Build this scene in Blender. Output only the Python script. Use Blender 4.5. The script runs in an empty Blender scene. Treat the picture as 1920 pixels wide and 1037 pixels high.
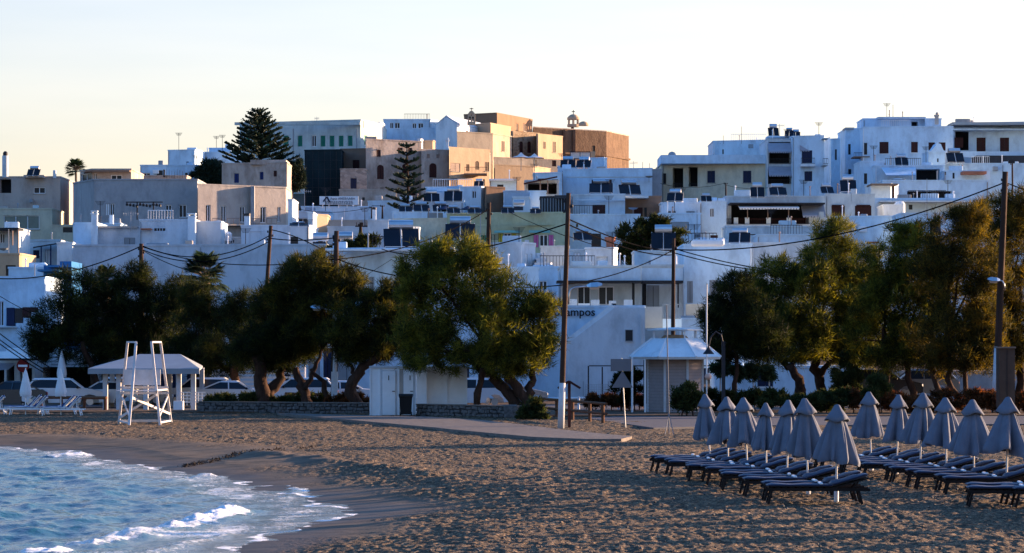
import bpy, math, random
import numpy as np
from mathutils import Vector, Matrix

# ------------------------------------------------------------------ camera, sky, sun
scene = bpy.context.scene
COL = scene.collection
F = 5600.0            # focal length in pixels of a 1920 px wide picture
HZ = 655.0            # image row of the horizon
CH = 3.15             # height of the lens above the beach
cam_d = bpy.data.cameras.new('camera')
cam = bpy.data.objects.new('camera', cam_d)
COL.objects.link(cam)
cam.location = (0, 0, CH)
cam.rotation_euler = (math.radians(90), 0, 0)
cam_d.sensor_width = 36.0
cam_d.lens = F * 36.0 / 1920.0
cam_d.shift_y = (HZ - 518.5) / 1920.0
cam_d.clip_start = 0.5
cam_d.clip_end = 9000
scene.camera = cam

SUN_AZ = 25.0         # degrees from +X towards +Y
SUN_EL = 8.5
HAZE_COL = (1.5, 0.98, 0.60)
world = bpy.data.worlds.new('World')
scene.world = world
world.use_nodes = True
wn = world.node_tree.nodes
wl = world.node_tree.links
bg = wn['Background']
sky = wn.new('ShaderNodeTexSky')
sky.sky_type = 'NISHITA'
sky.sun_disc = False
sky.sun_elevation = math.radians(SUN_EL)
sky.sun_rotation = math.radians(90 - SUN_AZ)
sky.altitude = 0
sky.air_density = 1.0
sky.dust_density = 1.2
sky.ozone_density = 3.0
# morning haze: the sky pales towards the horizon, most of all on the sun's side
tc = wn.new('ShaderNodeTexCoord')
sepv = wn.new('ShaderNodeSeparateXYZ'); wl.new(tc.outputs['Generated'], sepv.inputs[0])
el = wn.new('ShaderNodeMath'); el.operation = 'MAXIMUM'; el.inputs[1].default_value = 0.0; wl.new(sepv.outputs[2], el.inputs[0])
ex = wn.new('ShaderNodeMath'); ex.operation = 'MULTIPLY'; ex.inputs[1].default_value = -4.2; wl.new(el.outputs[0], ex.inputs[0])
ee = wn.new('ShaderNodeMath'); ee.operation = 'EXPONENT'; wl.new(ex.outputs[0], ee.inputs[0])
dt = wn.new('ShaderNodeVectorMath'); dt.operation = 'DOT_PRODUCT'; wl.new(tc.outputs['Generated'], dt.inputs[0])
dt.inputs[1].default_value = (math.cos(math.radians(SUN_AZ)), math.sin(math.radians(SUN_AZ)), 0)
sd = wn.new('ShaderNodeMapRange'); sd.interpolation_type = 'SMOOTHSTEP'; sd.inputs[1].default_value = -0.6; sd.inputs[2].default_value = 0.75
sd.inputs[3].default_value = 0.0; sd.inputs[4].default_value = 1.0; wl.new(dt.outputs['Value'], sd.inputs[0])
hz_ = wn.new('ShaderNodeMath'); hz_.operation = 'MULTIPLY'; wl.new(ee.outputs[0], hz_.inputs[0]); wl.new(sd.outputs[0], hz_.inputs[1])
cn = wn.new('ShaderNodeTexNoise'); cn.inputs['Scale'].default_value = 1.0; cn.inputs['Detail'].default_value = 5
cm = wn.new('ShaderNodeMapping'); cm.inputs['Scale'].default_value = (3.5, 3.5, 26); wl.new(tc.outputs['Generated'], cm.inputs[0]); wl.new(cm.outputs[0], cn.inputs['Vector'])
cr_ = wn.new('ShaderNodeMapRange'); cr_.inputs[1].default_value = .35; cr_.inputs[2].default_value = .7; cr_.inputs[3].default_value = .62; cr_.inputs[4].default_value = 1.3; wl.new(cn.outputs[0], cr_.inputs[0])
hq = wn.new('ShaderNodeMath'); hq.operation = 'MULTIPLY'; wl.new(hz_.outputs[0], hq.inputs[0]); wl.new(cr_.outputs[0], hq.inputs[1]); hz_ = hq
hc = wn.new('ShaderNodeVectorMath'); hc.operation = 'SCALE'; hc.inputs[0].default_value = HAZE_COL; wl.new(hz_.outputs[0], hc.inputs['Scale'])
tm = wn.new('ShaderNodeMapRange'); tm.interpolation_type = 'SMOOTHSTEP'; tm.inputs[1].default_value = 0.06; tm.inputs[2].default_value = 0.55; wl.new(el.outputs[0], tm.inputs[0])
tx = wn.new('ShaderNodeMix'); tx.data_type = 'RGBA'; tx.inputs['A'].default_value = (1.10, .90, .935, 1); tx.inputs['B'].default_value = (.58, 1.10, 1.58, 1)  # upper sky above the frame tinted bluer to cool the shaded walls
wl.new(tm.outputs[0], tx.inputs['Factor'])
tn = wn.new('ShaderNodeVectorMath'); tn.operation = 'MULTIPLY'; wl.new(tx.outputs['Result'], tn.inputs[1]); wl.new(sky.outputs[0], tn.inputs[0])
ad_ = wn.new('ShaderNodeVectorMath'); ad_.operation = 'ADD'; wl.new(tn.outputs[0], ad_.inputs[0]); wl.new(hc.outputs[0], ad_.inputs[1])
wl.new(ad_.outputs[0], bg.inputs[0])
bg.inputs[1].default_value = 0.09
sun_d = bpy.data.lights.new('sun', 'SUN')
sun_d.energy = 5.0
sun_d.angle = math.radians(0.55)
sun_d.color = (1.0, 0.66, 0.40)
sun = bpy.data.objects.new('sun', sun_d)
COL.objects.link(sun)
sv = Vector((math.cos(math.radians(SUN_AZ)) * math.cos(math.radians(SUN_EL)),
             math.sin(math.radians(SUN_AZ)) * math.cos(math.radians(SUN_EL)),
             math.sin(math.radians(SUN_EL))))
sun.rotation_euler = sv.to_track_quat('Z', 'Y').to_euler()
sun.location = (60, 40, 60)
scene.view_settings.view_transform = 'Standard'
scene.view_settings.look = 'None'
scene.view_settings.gamma = 1
scene.view_settings.exposure = 1.95
scene.view_settings.use_curve_mapping = False
scene.render.engine = 'CYCLES'
scene.cycles.max_bounces = 6

R = random.Random(7)
NR = np.random.default_rng(11)

# ------------------------------------------------------------------ helpers
def W(px, py, d):
    """world point seen at row/column (px, py) of the photograph at distance d"""
    return ((px - 960) / F * d, d, CH + (HZ - py) / F * d)
def WX(px, d): return (px - 960) / F * d
def WZ(py, d): return CH + (HZ - py) / F * d
def gd(py, z=0.0): return F * (CH - z) / (py - HZ)

def vnoise(x, y, seed=0):
    xi = np.floor(x).astype(np.int64); yi = np.floor(y).astype(np.int64)
    xf = x - xi; yf = y - yi
    def h(a, b):
        n = (a * 374761393 + b * 668265263 + seed * 1442695041) & 0xffffffff
        n = ((n ^ (n >> 13)) * 1274126177) & 0xffffffff
        n = (n ^ (n >> 16)) & 0xffffffff
        return n / 4294967295.0 * 2 - 1
    u = xf * xf * (3 - 2 * xf); v = yf * yf * (3 - 2 * yf)
    return (h(xi, yi) * (1 - u) + h(xi + 1, yi) * u) * (1 - v) + (h(xi, yi + 1) * (1 - u) + h(xi + 1, yi + 1) * u) * v
def fbm(x, y, o=3, seed=0):
    s = 0; a = 1.0; f = 1.0
    for i in range(o):
        s = s + a * vnoise(x * f + 17.3 * i, y * f - 9.1 * i, seed + i); a *= 0.5; f *= 2.03
    return s

class MB:
    def __init__(s): s.v = []; s.f = []
    def add(s, vs, fs):
        o = len(s.v); s.v.extend([tuple(v) for v in vs]); s.f.extend([tuple(i + o for i in f) for f in fs]); return s
    def quad(s, a, b, c, d): return s.add([a, b, c, d], [(0, 1, 2, 3)])
    def box(s, x0, y0, z0, x1, y1, z1):
        v = [(x0, y0, z0), (x1, y0, z0), (x1, y1, z0), (x0, y1, z0), (x0, y0, z1), (x1, y0, z1), (x1, y1, z1), (x0, y1, z1)]
        return s.add(v, [(0, 3, 2, 1), (4, 5, 6, 7), (0, 1, 5, 4), (1, 2, 6, 5), (2, 3, 7, 6), (3, 0, 4, 7)])
    def bbox(s, x0, y0, z0, x1, y1, z1, b=0.02):
        """box with bevelled edges (24 verts)"""
        vs = []; 
        for ax in range(3):
            pass
        b = min(b, (x1 - x0) * .3, (y1 - y0) * .3, (z1 - z0) * .3)
        rings = []
        for z, i in ((z0, b), (z0 + b, 0), (z1 - b, 0), (z1, b)):
            X0, X1, Y0, Y1 = x0 + i, x1 - i, y0 + i, y1 - i
            rings.append([(X0 + b, Y0, z), (X1 - b, Y0, z), (X1, Y0 + b, z), (X1, Y1 - b, z), (X1 - b, Y1, z), (X0 + b, Y1, z), (X0, Y1 - b, z), (X0, Y0 + b, z)])
        v = [p for r in rings for p in r]; f = []
        for k in range(3):
            for j in range(8):
                f.append((k * 8 + j, k * 8 + (j + 1) % 8, k * 8 + 8 + (j + 1) % 8, k * 8 + 8 + j))
        f.append(tuple(range(7, -1, -1))); f.append(tuple(range(24, 32)))
        return s.add(v, f)
    def pbox(s, x0, y0, x1, y1, d, th):
        a = W(x0, y1, d); b = W(x1, y0, d)
        return s.box(a[0], d, a[2], b[0], d + th, b[2])
    def bar(s, p, q, w, h=None, up=(0, 0, 1)):
        h = h or w
        p = Vector(p); q = Vector(q); t = (q - p).normalized()
        u = Vector(up)
        if abs(t.dot(u)) > .98: u = Vector((0, 1, 0))
        a = t.cross(u).normalized(); b = a.cross(t).normalized()
        vs = []
        for c in (p, q):
            for i, j in ((-1, -1), (1, -1), (1, 1), (-1, 1)):
                vs.append(c + a * i * w / 2 + b * j * h / 2)
        return s.add(vs, [(0, 1, 2, 3), (7, 6, 5, 4), (0, 4, 5, 1), (1, 5, 6, 2), (2, 6, 7, 3), (3, 7, 4, 0)])
    def tube(s, pts, rad, n=8, jit=0):
        pts = [Vector(p) for p in pts]; vs = []; fs = []
        if not hasattr(rad, '__len__'): rad = [rad] * len(pts)
        pa = None
        for i, p in enumerate(pts):
            t = (pts[min(i + 1, len(pts) - 1)] - pts[max(i - 1, 0)]).normalized()
            if pa is None:
                u = Vector((0, 0, 1)) if abs(t.z) < .9 else Vector((1, 0, 0))
                a = t.cross(u).normalized()
            else:
                a = (pa - t * pa.dot(t)).normalized()
            pa = a; b = t.cross(a)
            for k in range(n):
                r = rad[i] * (1 + (R.random() - .5) * jit)
                an = 2 * math.pi * k / n
                vs.append(p + a * math.cos(an) * r + b * math.sin(an) * r)
        for i in range(len(pts) - 1):
            for k in range(n):
                fs.append((i * n + k, i * n + (k + 1) % n, (i + 1) * n + (k + 1) % n, (i + 1) * n + k))
        fs.append(tuple(range(n - 1, -1, -1))); m = (len(pts) - 1) * n; fs.append(tuple(range(m, m + n)))
        return s.add(vs, fs)
    def lathe(s, prof, c=(0, 0, 0), n=16):
        vs = []; fs = []
        for r, z in prof:
            for k in range(n):
                an = 2 * math.pi * k / n
                vs.append((c[0] + r * math.cos(an), c[1] + r * math.sin(an), c[2] + z))
        for i in range(len(prof) - 1):
            for k in range(n):
                fs.append((i * n + k, i * n + (k + 1) % n, (i + 1) * n + (k + 1) % n, (i + 1) * n + k))
        fs.append(tuple(range(n - 1, -1, -1))); m = (len(prof) - 1) * n; fs.append(tuple(range(m, m + n)))
        return s.add(vs, fs)
    def prism(s, poly, z0, z1):
        n = len(poly)
        vs = [(x, y, z0) for x, y in poly] + [(x, y, z1) for x, y in poly]
        fs = [tuple(range(n - 1, -1, -1)), tuple(range(n, 2 * n))] + [(i, (i + 1) % n, n + (i + 1) % n, n + i) for i in range(n)]
        return s.add(vs, fs)
    def extrude_x(s, prof, x0, x1):
        """profile of (y, z) points extruded along X"""
        n = len(prof)
        vs = [(x0, y, z) for y, z in prof] + [(x1, y, z) for y, z in prof]
        return s.add(vs, [tuple(range(n)), tuple(range(2 * n - 1, n - 1, -1))] + [(i, n + i, n + (i + 1) % n, (i + 1) % n) for i in range(n)])
    def extrude_y(s, prof, y0, y1):
        n = len(prof)
        vs = [(x, y0, z) for x, z in prof] + [(x, y1, z) for x, z in prof]
        return s.add(vs, [tuple(range(n)), tuple(range(2 * n - 1, n - 1, -1))] + [(i, n + i, n + (i + 1) % n, (i + 1) % n) for i in range(n)])
    def build(s, name, m, parent=None, smooth=False, kind=None):
        o0 = (0, 0, 0)
        if parent is not None:
            o0 = parent.get('_o', (0, 0, 0))
        me = bpy.data.meshes.new(name)
        me.from_pydata([(x - o0[0], y - o0[1], z - o0[2]) for x, y, z in s.v], [], s.f)
        me.materials.append(m)
        if smooth: me.shade_smooth()
        return link(name, me, parent, kind)

def link(name, me, parent=None, kind=None):
    o = bpy.data.objects.new(name, me)
    COL.objects.link(o)
    if parent is not None:
        o.parent = parent
        o['_o'] = tuple(parent.get('_o', (0, 0, 0)))
    if kind: o['kind'] = kind
    return o

def thing(name, label, cat, loc=(0, 0, 0), group=None, rot=None):
    o = bpy.data.objects.new(name, None)
    o.empty_display_size = 0.3
    COL.objects.link(o)
    o.location = loc
    o['_o'] = tuple(float(c) for c in loc)
    o['label'] = label; o['category'] = cat
    if group: o['group'] = group
    return o
def tag(o, label, cat, group=None):
    o['label'] = label; o['category'] = cat
    if group: o['group'] = group
    return o
def solo(name, mb, m, label, cat, loc=None, group=None, smooth=False):
    """a thing that is one mesh, with its origin at its foot"""
    xs = [v[0] for v in mb.v]; ys = [v[1] for v in mb.v]; zs = [v[2] for v in mb.v]
    o0 = loc or ((min(xs) + max(xs)) / 2, (min(ys) + max(ys)) / 2, min(zs))
    me = bpy.data.meshes.new(name)
    me.from_pydata([(x - o0[0], y - o0[1], z - o0[2]) for x, y, z in mb.v], [], mb.f)
    me.materials.append(m)
    if smooth: me.shade_smooth()
    o = bpy.data.objects.new(name, me); COL.objects.link(o); o.location = o0
    return tag(o, label, cat, group)
def copy_tree(o, parent=None):
    c = o.copy(); COL.objects.link(c)
    if parent is not None: c.parent = parent
    for ch in list(o.children): copy_tree(ch, c)
    return c
def np_mesh(name, V, Fc, m, smooth=True):
    me = bpy.data.meshes.new(name)
    k = Fc.shape[1]
    me.vertices.add(len(V)); me.vertices.foreach_set('co', V.astype(np.float32).ravel())
    me.loops.add(Fc.size); me.loops.foreach_set('vertex_index', Fc.astype(np.int32).ravel())
    me.polygons.add(len(Fc))
    me.polygons.foreach_set('loop_start', np.arange(0, Fc.size, k, dtype=np.int32))
    me.polygons.foreach_set('loop_total', np.full(len(Fc), k, dtype=np.int32))
    me.materials.append(m)
    me.update(calc_edges=True)
    if smooth: me.polygons.foreach_set('use_smooth', np.ones(len(Fc), dtype=bool))
    return me
def grid_faces(nr, nc):
    i = np.arange(nr - 1)[:, None] * nc + np.arange(nc - 1)[None, :]
    i = i.ravel()
    return np.stack([i, i + 1, i + 1 + nc, i + nc], 1)

# ------------------------------------------------------------------ materials
def new_mat(name):
    m = bpy.data.materials.new(name); m.use_nodes = True
    return m, m.node_tree.nodes, m.node_tree.links, m.node_tree.nodes['Principled BSDF']
def mat(name, col, rough=.8, var=.10, scale=1.2, stretch=1.0, bump=0.0, metal=0.0, spec=.12, col2=None, amt2=0.0, fine=0.0):
    m, N, L, P = new_mat(name)
    P.inputs['Roughness'].default_value = rough
    P.inputs['Metallic'].default_value = metal
    P.inputs['Specular IOR Level'].default_value = spec
    g = N.new('ShaderNodeNewGeometry')
    mp = N.new('ShaderNodeMapping'); mp.inputs['Scale'].default_value = (scale, scale, scale * stretch)
    L.new(g.outputs['Position'], mp.inputs[0])
    n = N.new('ShaderNodeTexNoise'); n.inputs['Scale'].default_value = 1; n.inputs['Detail'].default_value = 6; n.inputs['Roughness'].default_value = .65
    L.new(mp.outputs[0], n.inputs['Vector'])
    mr = N.new('ShaderNodeMapRange'); mr.inputs[1].default_value = .3; mr.inputs[2].default_value = .7
    mr.inputs[3].default_value = 1 - var; mr.inputs[4].default_value = 1 + var * .6
    L.new(n.outputs[0], mr.inputs[0])
    vm = N.new('ShaderNodeVectorMath'); vm.operation = 'SCALE'
    vm.inputs[0].default_value = col
    L.new(mr.outputs[0], vm.inputs['Scale'])
    out = vm.outputs[0]
    if col2:
        n2 = N.new('ShaderNodeTexNoise'); n2.inputs['Scale'].default_value = .55; n2.inputs['Detail'].default_value = 7; n2.inputs['Roughness'].default_value = .7
        mp2 = N.new('ShaderNodeMapping'); mp2.inputs['Scale'].default_value = (scale * 1.7, scale * 1.7, scale * .9); mp2.inputs['Location'].default_value = (13, 5, 2)
        L.new(g.outputs['Position'], mp2.inputs[0]); L.new(mp2.outputs[0], n2.inputs['Vector'])
        r2 = N.new('ShaderNodeMapRange'); r2.inputs[1].default_value = .46; r2.inputs[2].default_value = .66; r2.inputs[4].default_value = amt2
        L.new(n2.outputs[0], r2.inputs[0])
        mx = N.new('ShaderNodeMix'); mx.data_type = 'RGBA'
        L.new(r2.outputs[0], mx.inputs['Factor']); L.new(out, mx.inputs['A']); mx.inputs['B'].default_value = (*col2, 1)
        out = mx.outputs['Result']
    L.new(out, P.inputs['Base Color'])
    if bump:
        b = N.new('ShaderNodeBump'); b.inputs['Strength'].default_value = bump; b.inputs['Distance'].default_value = .08
        n3 = N.new('ShaderNodeTexNoise'); n3.inputs['Scale'].default_value = 3.5; n3.inputs['Detail'].default_value = 5
        L.new(g.outputs['Position'], n3.inputs['Vector'])
        L.new(n3.outputs[0], b.inputs['Height']); L.new(b.outputs[0], P.inputs['Normal'])
    return m
def masonry(name, c1, c2, c3, size=.42, mortar=.25):
    """rubble masonry too far away for single stones"""
    m, N, L, P = new_mat(name)
    P.inputs['Roughness'].default_value = .9; P.inputs['Specular IOR Level'].default_value = .1
    g = N.new('ShaderNodeNewGeometry')
    mp = N.new('ShaderNodeMapping'); mp.inputs['Scale'].default_value = (1 / size, 1 / size, 1.5 / size)
    L.new(g.outputs['Position'], mp.inputs[0])
    v = N.new('ShaderNodeTexVoronoi'); v.inputs['Scale'].default_value = 1
    L.new(mp.outputs[0], v.inputs['Vector'])
    cr = N.new('ShaderNodeValToRGB'); e = cr.color_ramp.elements
    e[0].color = (*c1, 1); e[1].color = (*c2, 1); e[0].position = .15; e[1].position = .85
    x = cr.color_ramp.elements.new(.5); x.color = (*c3, 1)
    sp = N.new('ShaderNodeSeparateColor'); L.new(v.outputs['Color'], sp.inputs[0]); L.new(sp.outputs[0], cr.inputs[0])
    n = N.new('ShaderNodeTexNoise'); n.inputs['Scale'].default_value = .35; n.inputs['Detail'].default_value = 7; n.inputs['Roughness'].default_value = .7
    L.new(g.outputs['Position'], n.inputs['Vector'])
    mr = N.new('ShaderNodeMapRange'); mr.inputs[1].default_value = .35; mr.inputs[2].default_value = .65
    L.new(n.outputs[0], mr.inputs[0])
    mx = N.new('ShaderNodeMix'); mx.data_type = 'RGBA'; L.new(mr.outputs[0], mx.inputs['Factor'])
    L.new(cr.outputs[0], mx.inputs['A']); mx.inputs['B'].default_value = (*[a * .55 + b * .45 for a, b in zip(c2, c3)], 1)
    L.new(mx.outputs['Result'], P.inputs['Base Color'])
    b = N.new('ShaderNodeBump'); b.inputs['Strength'].default_value = .6; b.inputs['Distance'].default_value = .06
    L.new(v.outputs['Distance'], b.inputs['Height']); b.invert = True; L.new(b.outputs[0], P.inputs['Normal'])
    return m
def leafmat(name, c1, c2, c3, trans=.42):
    m, N, L, P = new_mat(name)
    P.inputs['Roughness'].default_value = .7; P.inputs['Specular IOR Level'].default_value = .15
    g = N.new('ShaderNodeNewGeometry')
    n = N.new('ShaderNodeTexNoise'); n.inputs['Scale'].default_value = .95; n.inputs['Detail'].default_value = 5; n.inputs['Roughness'].default_value = .6
    L.new(g.outputs['Position'], n.inputs['Vector'])
    ad = N.new('ShaderNodeMath'); ad.operation = 'MULTIPLY_ADD'; ad.inputs[1].default_value = .35; 
    L.new(g.outputs['Random Per Island'], ad.inputs[0]); L.new(n.outputs[0], ad.inputs[2])
    cr = N.new('ShaderNodeValToRGB'); e = cr.color_ramp.elements
    e[0].position = .45; e[0].color = (*c1, 1); e[1].position = .9; e[1].color = (*c3, 1)
    x = cr.color_ramp.elements.new(.66); x.color = (*c2, 1)
    L.new(ad.outputs[0], cr.inputs[0]); L.new(cr.outputs[0], P.inputs['Base Color'])
    t = N.new('ShaderNodeBsdfTranslucent'); hs = N.new('ShaderNodeHueSaturation'); hs.inputs['Value'].default_value = 1.6; hs.inputs['Saturation'].default_value = 1.1
    L.new(cr.outputs[0], hs.inputs['Color']); L.new(hs.outputs[0], t.inputs[0])
    ms = N.new('ShaderNodeMixShader'); ms.inputs[0].default_value = trans
    L.new(P.outputs[0], ms.inputs[1]); L.new(t.outputs[0], ms.inputs[2])
    L.new(ms.outputs[0], N['Material Output'].inputs[0])
    return m

M = {}
def wallm(k, c, **kw):
    a = dict(rough=.9, var=.11, scale=.9, stretch=.22, bump=.25, spec=.1, col2=(c[0] * .56, c[1] * .56, c[2] * .58), amt2=.6); a.update(kw)
    M[k] = mat('plaster_' + k, c, **a)
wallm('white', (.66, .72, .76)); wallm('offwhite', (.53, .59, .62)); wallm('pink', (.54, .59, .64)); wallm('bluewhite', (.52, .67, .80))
wallm('cream', (.62, .56, .42)); wallm('beige', (.40, .33, .25)); wallm('grey', (.34, .34, .35)); wallm('greybeige', (.42, .37, .33))
wallm('concrete', (.33, .31, .28), col2=(.22, .2, .18), amt2=.6); wallm('tan', (.52, .40, .28), col2=(.38, .26, .18), amt2=.5)
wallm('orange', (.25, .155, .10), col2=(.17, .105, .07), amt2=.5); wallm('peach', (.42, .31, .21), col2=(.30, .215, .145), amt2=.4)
wallm('green', (.40, .47, .33)); wallm('mint', (.50, .56, .55)); wallm('blue', (.04, .16, .36)); wallm('yellow', (.60, .52, .30))
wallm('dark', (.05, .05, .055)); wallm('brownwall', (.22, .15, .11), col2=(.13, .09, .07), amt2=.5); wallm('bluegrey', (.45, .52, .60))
M['ruin'] = mat('weathered_plaster', (.44, .37, .32), rough=.95, var=.22, scale=.8, stretch=.5, bump=.4, col2=(.22, .17, .14), amt2=.85, spec=.1)
M['stone'] = masonry('rubble_stone', (.17, .12, .08), (.32, .24, .17), (.24, .175, .12))
M['greystone'] = masonry('grey_rubble_stone', (.15, .13, .12), (.38, .34, .30), (.26, .22, .19))
M['rust'] = mat('weathered_tan_masonry', (.155, .102, .07), rough=.95, var=.3, scale=1.6, stretch=.4, bump=.6, col2=(.085, .052, .038), amt2=.8)
M['glass'] = mat('window_glass', (.010, .013, .02), rough=.3, var=.3, spec=.3)
M['tealglass'] = mat('teal_glass', (.07, .14, .14), rough=.2, var=.2, spec=.6)
M['brown'] = mat('brown_shutter_paint', (.045, .016, .015), rough=.6, var=.2)
M['palebrown'] = mat('pale_brown_wood', (.30, .22, .18), rough=.7, var=.2)
M['greenp'] = mat('green_shutter_paint', (.02, .17, .12), rough=.6, var=.12)
M['bluep'] = mat('blue_door_paint', (.015, .03, .12), rough=.6, var=.12)
M['navy'] = mat('navy_shutter_paint', (.018, .025, .06), rough=.6, var=.12)
M['whitep'] = mat('white_paint', (.74, .75, .77), rough=.55, var=.06, scale=3)
M['greyp'] = mat('grey_paint', (.26, .29, .32), rough=.6, var=.1)
M['yellowp'] = mat('yellow_shutter_paint', (.42, .38, .05), rough=.6, var=.15)
M['pinkp'] = mat('pink_shutter_paint', (.50, .13, .33), rough=.6, var=.12)
M['tealp'] = mat('teal_lintel_paint', (.15, .40, .42), rough=.7, var=.12)
M['void'] = mat('interior_shade', (.02, .02, .022), rough=.9, var=.2)  # near-black colour standing in for the shade inside openings
M['net'] = mat('scaffold_netting', (.012, .025, .03), rough=.8, var=.35, scale=.8, stretch=.3, bump=.6)
M['awning'] = mat('grey_awning_canvas', (.30, .31, .36), rough=.85, var=.1, scale=2)
M['lightcanvas'] = mat('pale_canvas', (.66, .64, .62), rough=.85, var=.08, scale=2)
M['tile'] = mat('roof_tile_brown', (.15, .06, .045), rough=.8, var=.25, scale=3)
M['rail'] = mat('dark_iron', (.03, .03, .035), rough=.5, var=.2, metal=.3)
M['steel'] = mat('galvanised_steel', (.45, .47, .50), rough=.32, var=.12, metal=.9, scale=4)
M['tank'] = mat('steel_tank', (.55, .57, .60), rough=.3, var=.1, metal=.85, scale=2)
M['solar'] = mat('solar_collector', (.008, .011, .02), rough=.45, var=.3, spec=.25)
M['wood'] = mat('pole_timber', (.050, .028, .020), rough=.85, var=.35, scale=5, stretch=.08, bump=.5)
M['fencewood'] = mat('fence_timber', (.12, .06, .035), rough=.85, var=.35, scale=5, bump=.4)
M['brownwall2'] = mat('brown_fibreboard', (.09, .055, .04), rough=.9, var=.3)
M['black'] = mat('black_plastic', (.012, .012, .014), rough=.45, var=.2)
M['limewash'] = mat('limewashed_wood', (.50, .51, .54), rough=.85, var=.12, scale=5, col2=(.4, .36, .3), amt2=.5)
M['signback'] = mat('grey_sign_back', (.13, .145, .17), rough=.6, var=.1)
M['chairwood'] = mat('painted_white_timber', (.52, .51, .52), rough=.7, var=.14, scale=4, col2=(.45, .40, .36), amt2=.5)
M['cable'] = mat('black_cable', (.006, .006, .007), rough=1, var=.1, spec=0)
M['bark'] = mat('tamarisk_bark', (.050, .028, .020), rough=.95, var=.45, scale=6, stretch=.25, bump=1.0)
M['palmbark'] = mat('palm_bark', (.13, .10, .07), rough=.95, var=.4, scale=5, bump=1.0)
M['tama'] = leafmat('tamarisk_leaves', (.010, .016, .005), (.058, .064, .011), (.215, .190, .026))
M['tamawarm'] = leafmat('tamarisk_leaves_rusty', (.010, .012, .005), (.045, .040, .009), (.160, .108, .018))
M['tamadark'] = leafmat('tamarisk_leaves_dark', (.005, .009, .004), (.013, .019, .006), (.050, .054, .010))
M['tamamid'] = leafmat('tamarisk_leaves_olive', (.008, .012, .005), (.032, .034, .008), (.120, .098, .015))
M['pine'] = leafmat('norfolk_pine_needles', (.008, .018, .012), (.015, .028, .018), (.028, .042, .024), .1)
M['shrub'] = leafmat('shrub_leaves', (.014, .022, .009), (.030, .040, .012), (.065, .065, .02))
M['shrubred'] = leafmat('rusty_shrub_leaves', (.03, .018, .010), (.10, .038, .016), (.17, .062, .024))
M['palm'] = leafmat('palm_leaves', (.012, .028, .016), (.028, .050, .024), (.055, .080, .035), .2)
M['asphalt'] = mat('asphalt', (.09, .09, .10), rough=.9, var=.15, scale=3, bump=.2)
M['paving'] = mat('concrete_paving', (.13, .115, .105), rough=.9, var=.16, scale=2.2, bump=.3, col2=(.22, .18, .15), amt2=.6)
M['earth'] = mat('earth', (.11, .07, .045), rough=.95, var=.4, scale=3, bump=.8)
M['tyre'] = mat('tyre_rubber', (.015, .015, .015), rough=.8, var=.1)
M['carwhite'] = mat('white_car_paint', (.56, .58, .61), rough=.25, var=.03, spec=.6)
M['cardark'] = mat('dark_car_paint', (.015, .02, .03), rough=.25, var=.05, spec=.6)
M['cargrey'] = mat('grey_car_paint', (.22, .24, .27), rough=.25, var=.05, metal=.3, spec=.6)
M['redp'] = mat('red_sign_paint', (.16, .01, .01), rough=.5, var=.05)
M['orangep'] = mat('warm_bulkhead', (.6, .38, .3), rough=.6, var=.05)
M['stonewall'] = mat('field_stone', (.115, .108, .105), rough=.95, var=.55, scale=6, bump=.9)
M['mortar'] = mat('mortar', (.035, .032, .03), rough=.95, var=.2, scale=5)
M['terracotta'] = mat('terracotta', (.38, .14, .08), rough=.85, var=.15)
# ------------------------------------------------------------------ shoreline, beach, sea, terrain
ZW = -0.30
SH_PX = [(0, 838), (130, 846), (270, 872), (400, 893), (500, 912), (560, 930), (620, 948), (668, 964), (600, 978), (480, 1018), (430, 1037)]
SH = [(-300, 145), (-120, 132), (-60, 124), (-32, 113)]
for px, py in SH_PX:
    d = gd(py, ZW); SH.append((WX(px, d), d))
SH += [(-6.2, 44), (-9, 36), (-14, 24), (-20, 5), (-24, -60)]
SH = np.array(SH)
def shore_dist(x, y):
    """signed distance to the waterline, positive inland"""
    x = np.asarray(x, float); y = np.asarray(y, float)
    best = np.full(x.shape, 1e9); sg = np.ones(x.shape)
    for (ax, ay), (bx, by) in zip(SH[:-1], SH[1:]):
        dx, dy = bx - ax, by - ay; L2 = dx * dx + dy * dy
        t = np.clip(((x - ax) * dx + (y - ay) * dy) / L2, 0, 1)
        qx, qy = ax + t * dx - x, ay + t * dy - y
        d = np.hypot(qx, qy)
        cr = dx * (y - ay) - dy * (x - ax)
        u = d < best
        best = np.where(u, d, best); sg = np.where(u, np.where(cr > 0, 1, -1), sg)
    return best * sg
def smooth(t): t = np.clip(t, 0, 1); return t * t * (3 - 2 * t)
def sand_z(x, y):
    s = shore_dist(x, y) + .35 * fbm(x * .35, y * .35, 2, 5)
    z = ZW - .005 + .055 * np.clip(s, 0, 2) + .19 * smooth((s - 1.2) / 3.4)
    z = np.where(s < 0, ZW - .005 + .07 * s, z)
    return np.maximum(z, -2.5), s
H_PTS = [(0, 0), (172, 0), (186, .6), (200, 2.2), (240, 7), (290, 12), (350, 19), (400, 24), (460, 25), (700, 10), (9000, 0)]
def hill(d): return float(np.interp(d, [p[0] for p in H_PTS], [p[1] for p in H_PTS]))

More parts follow.
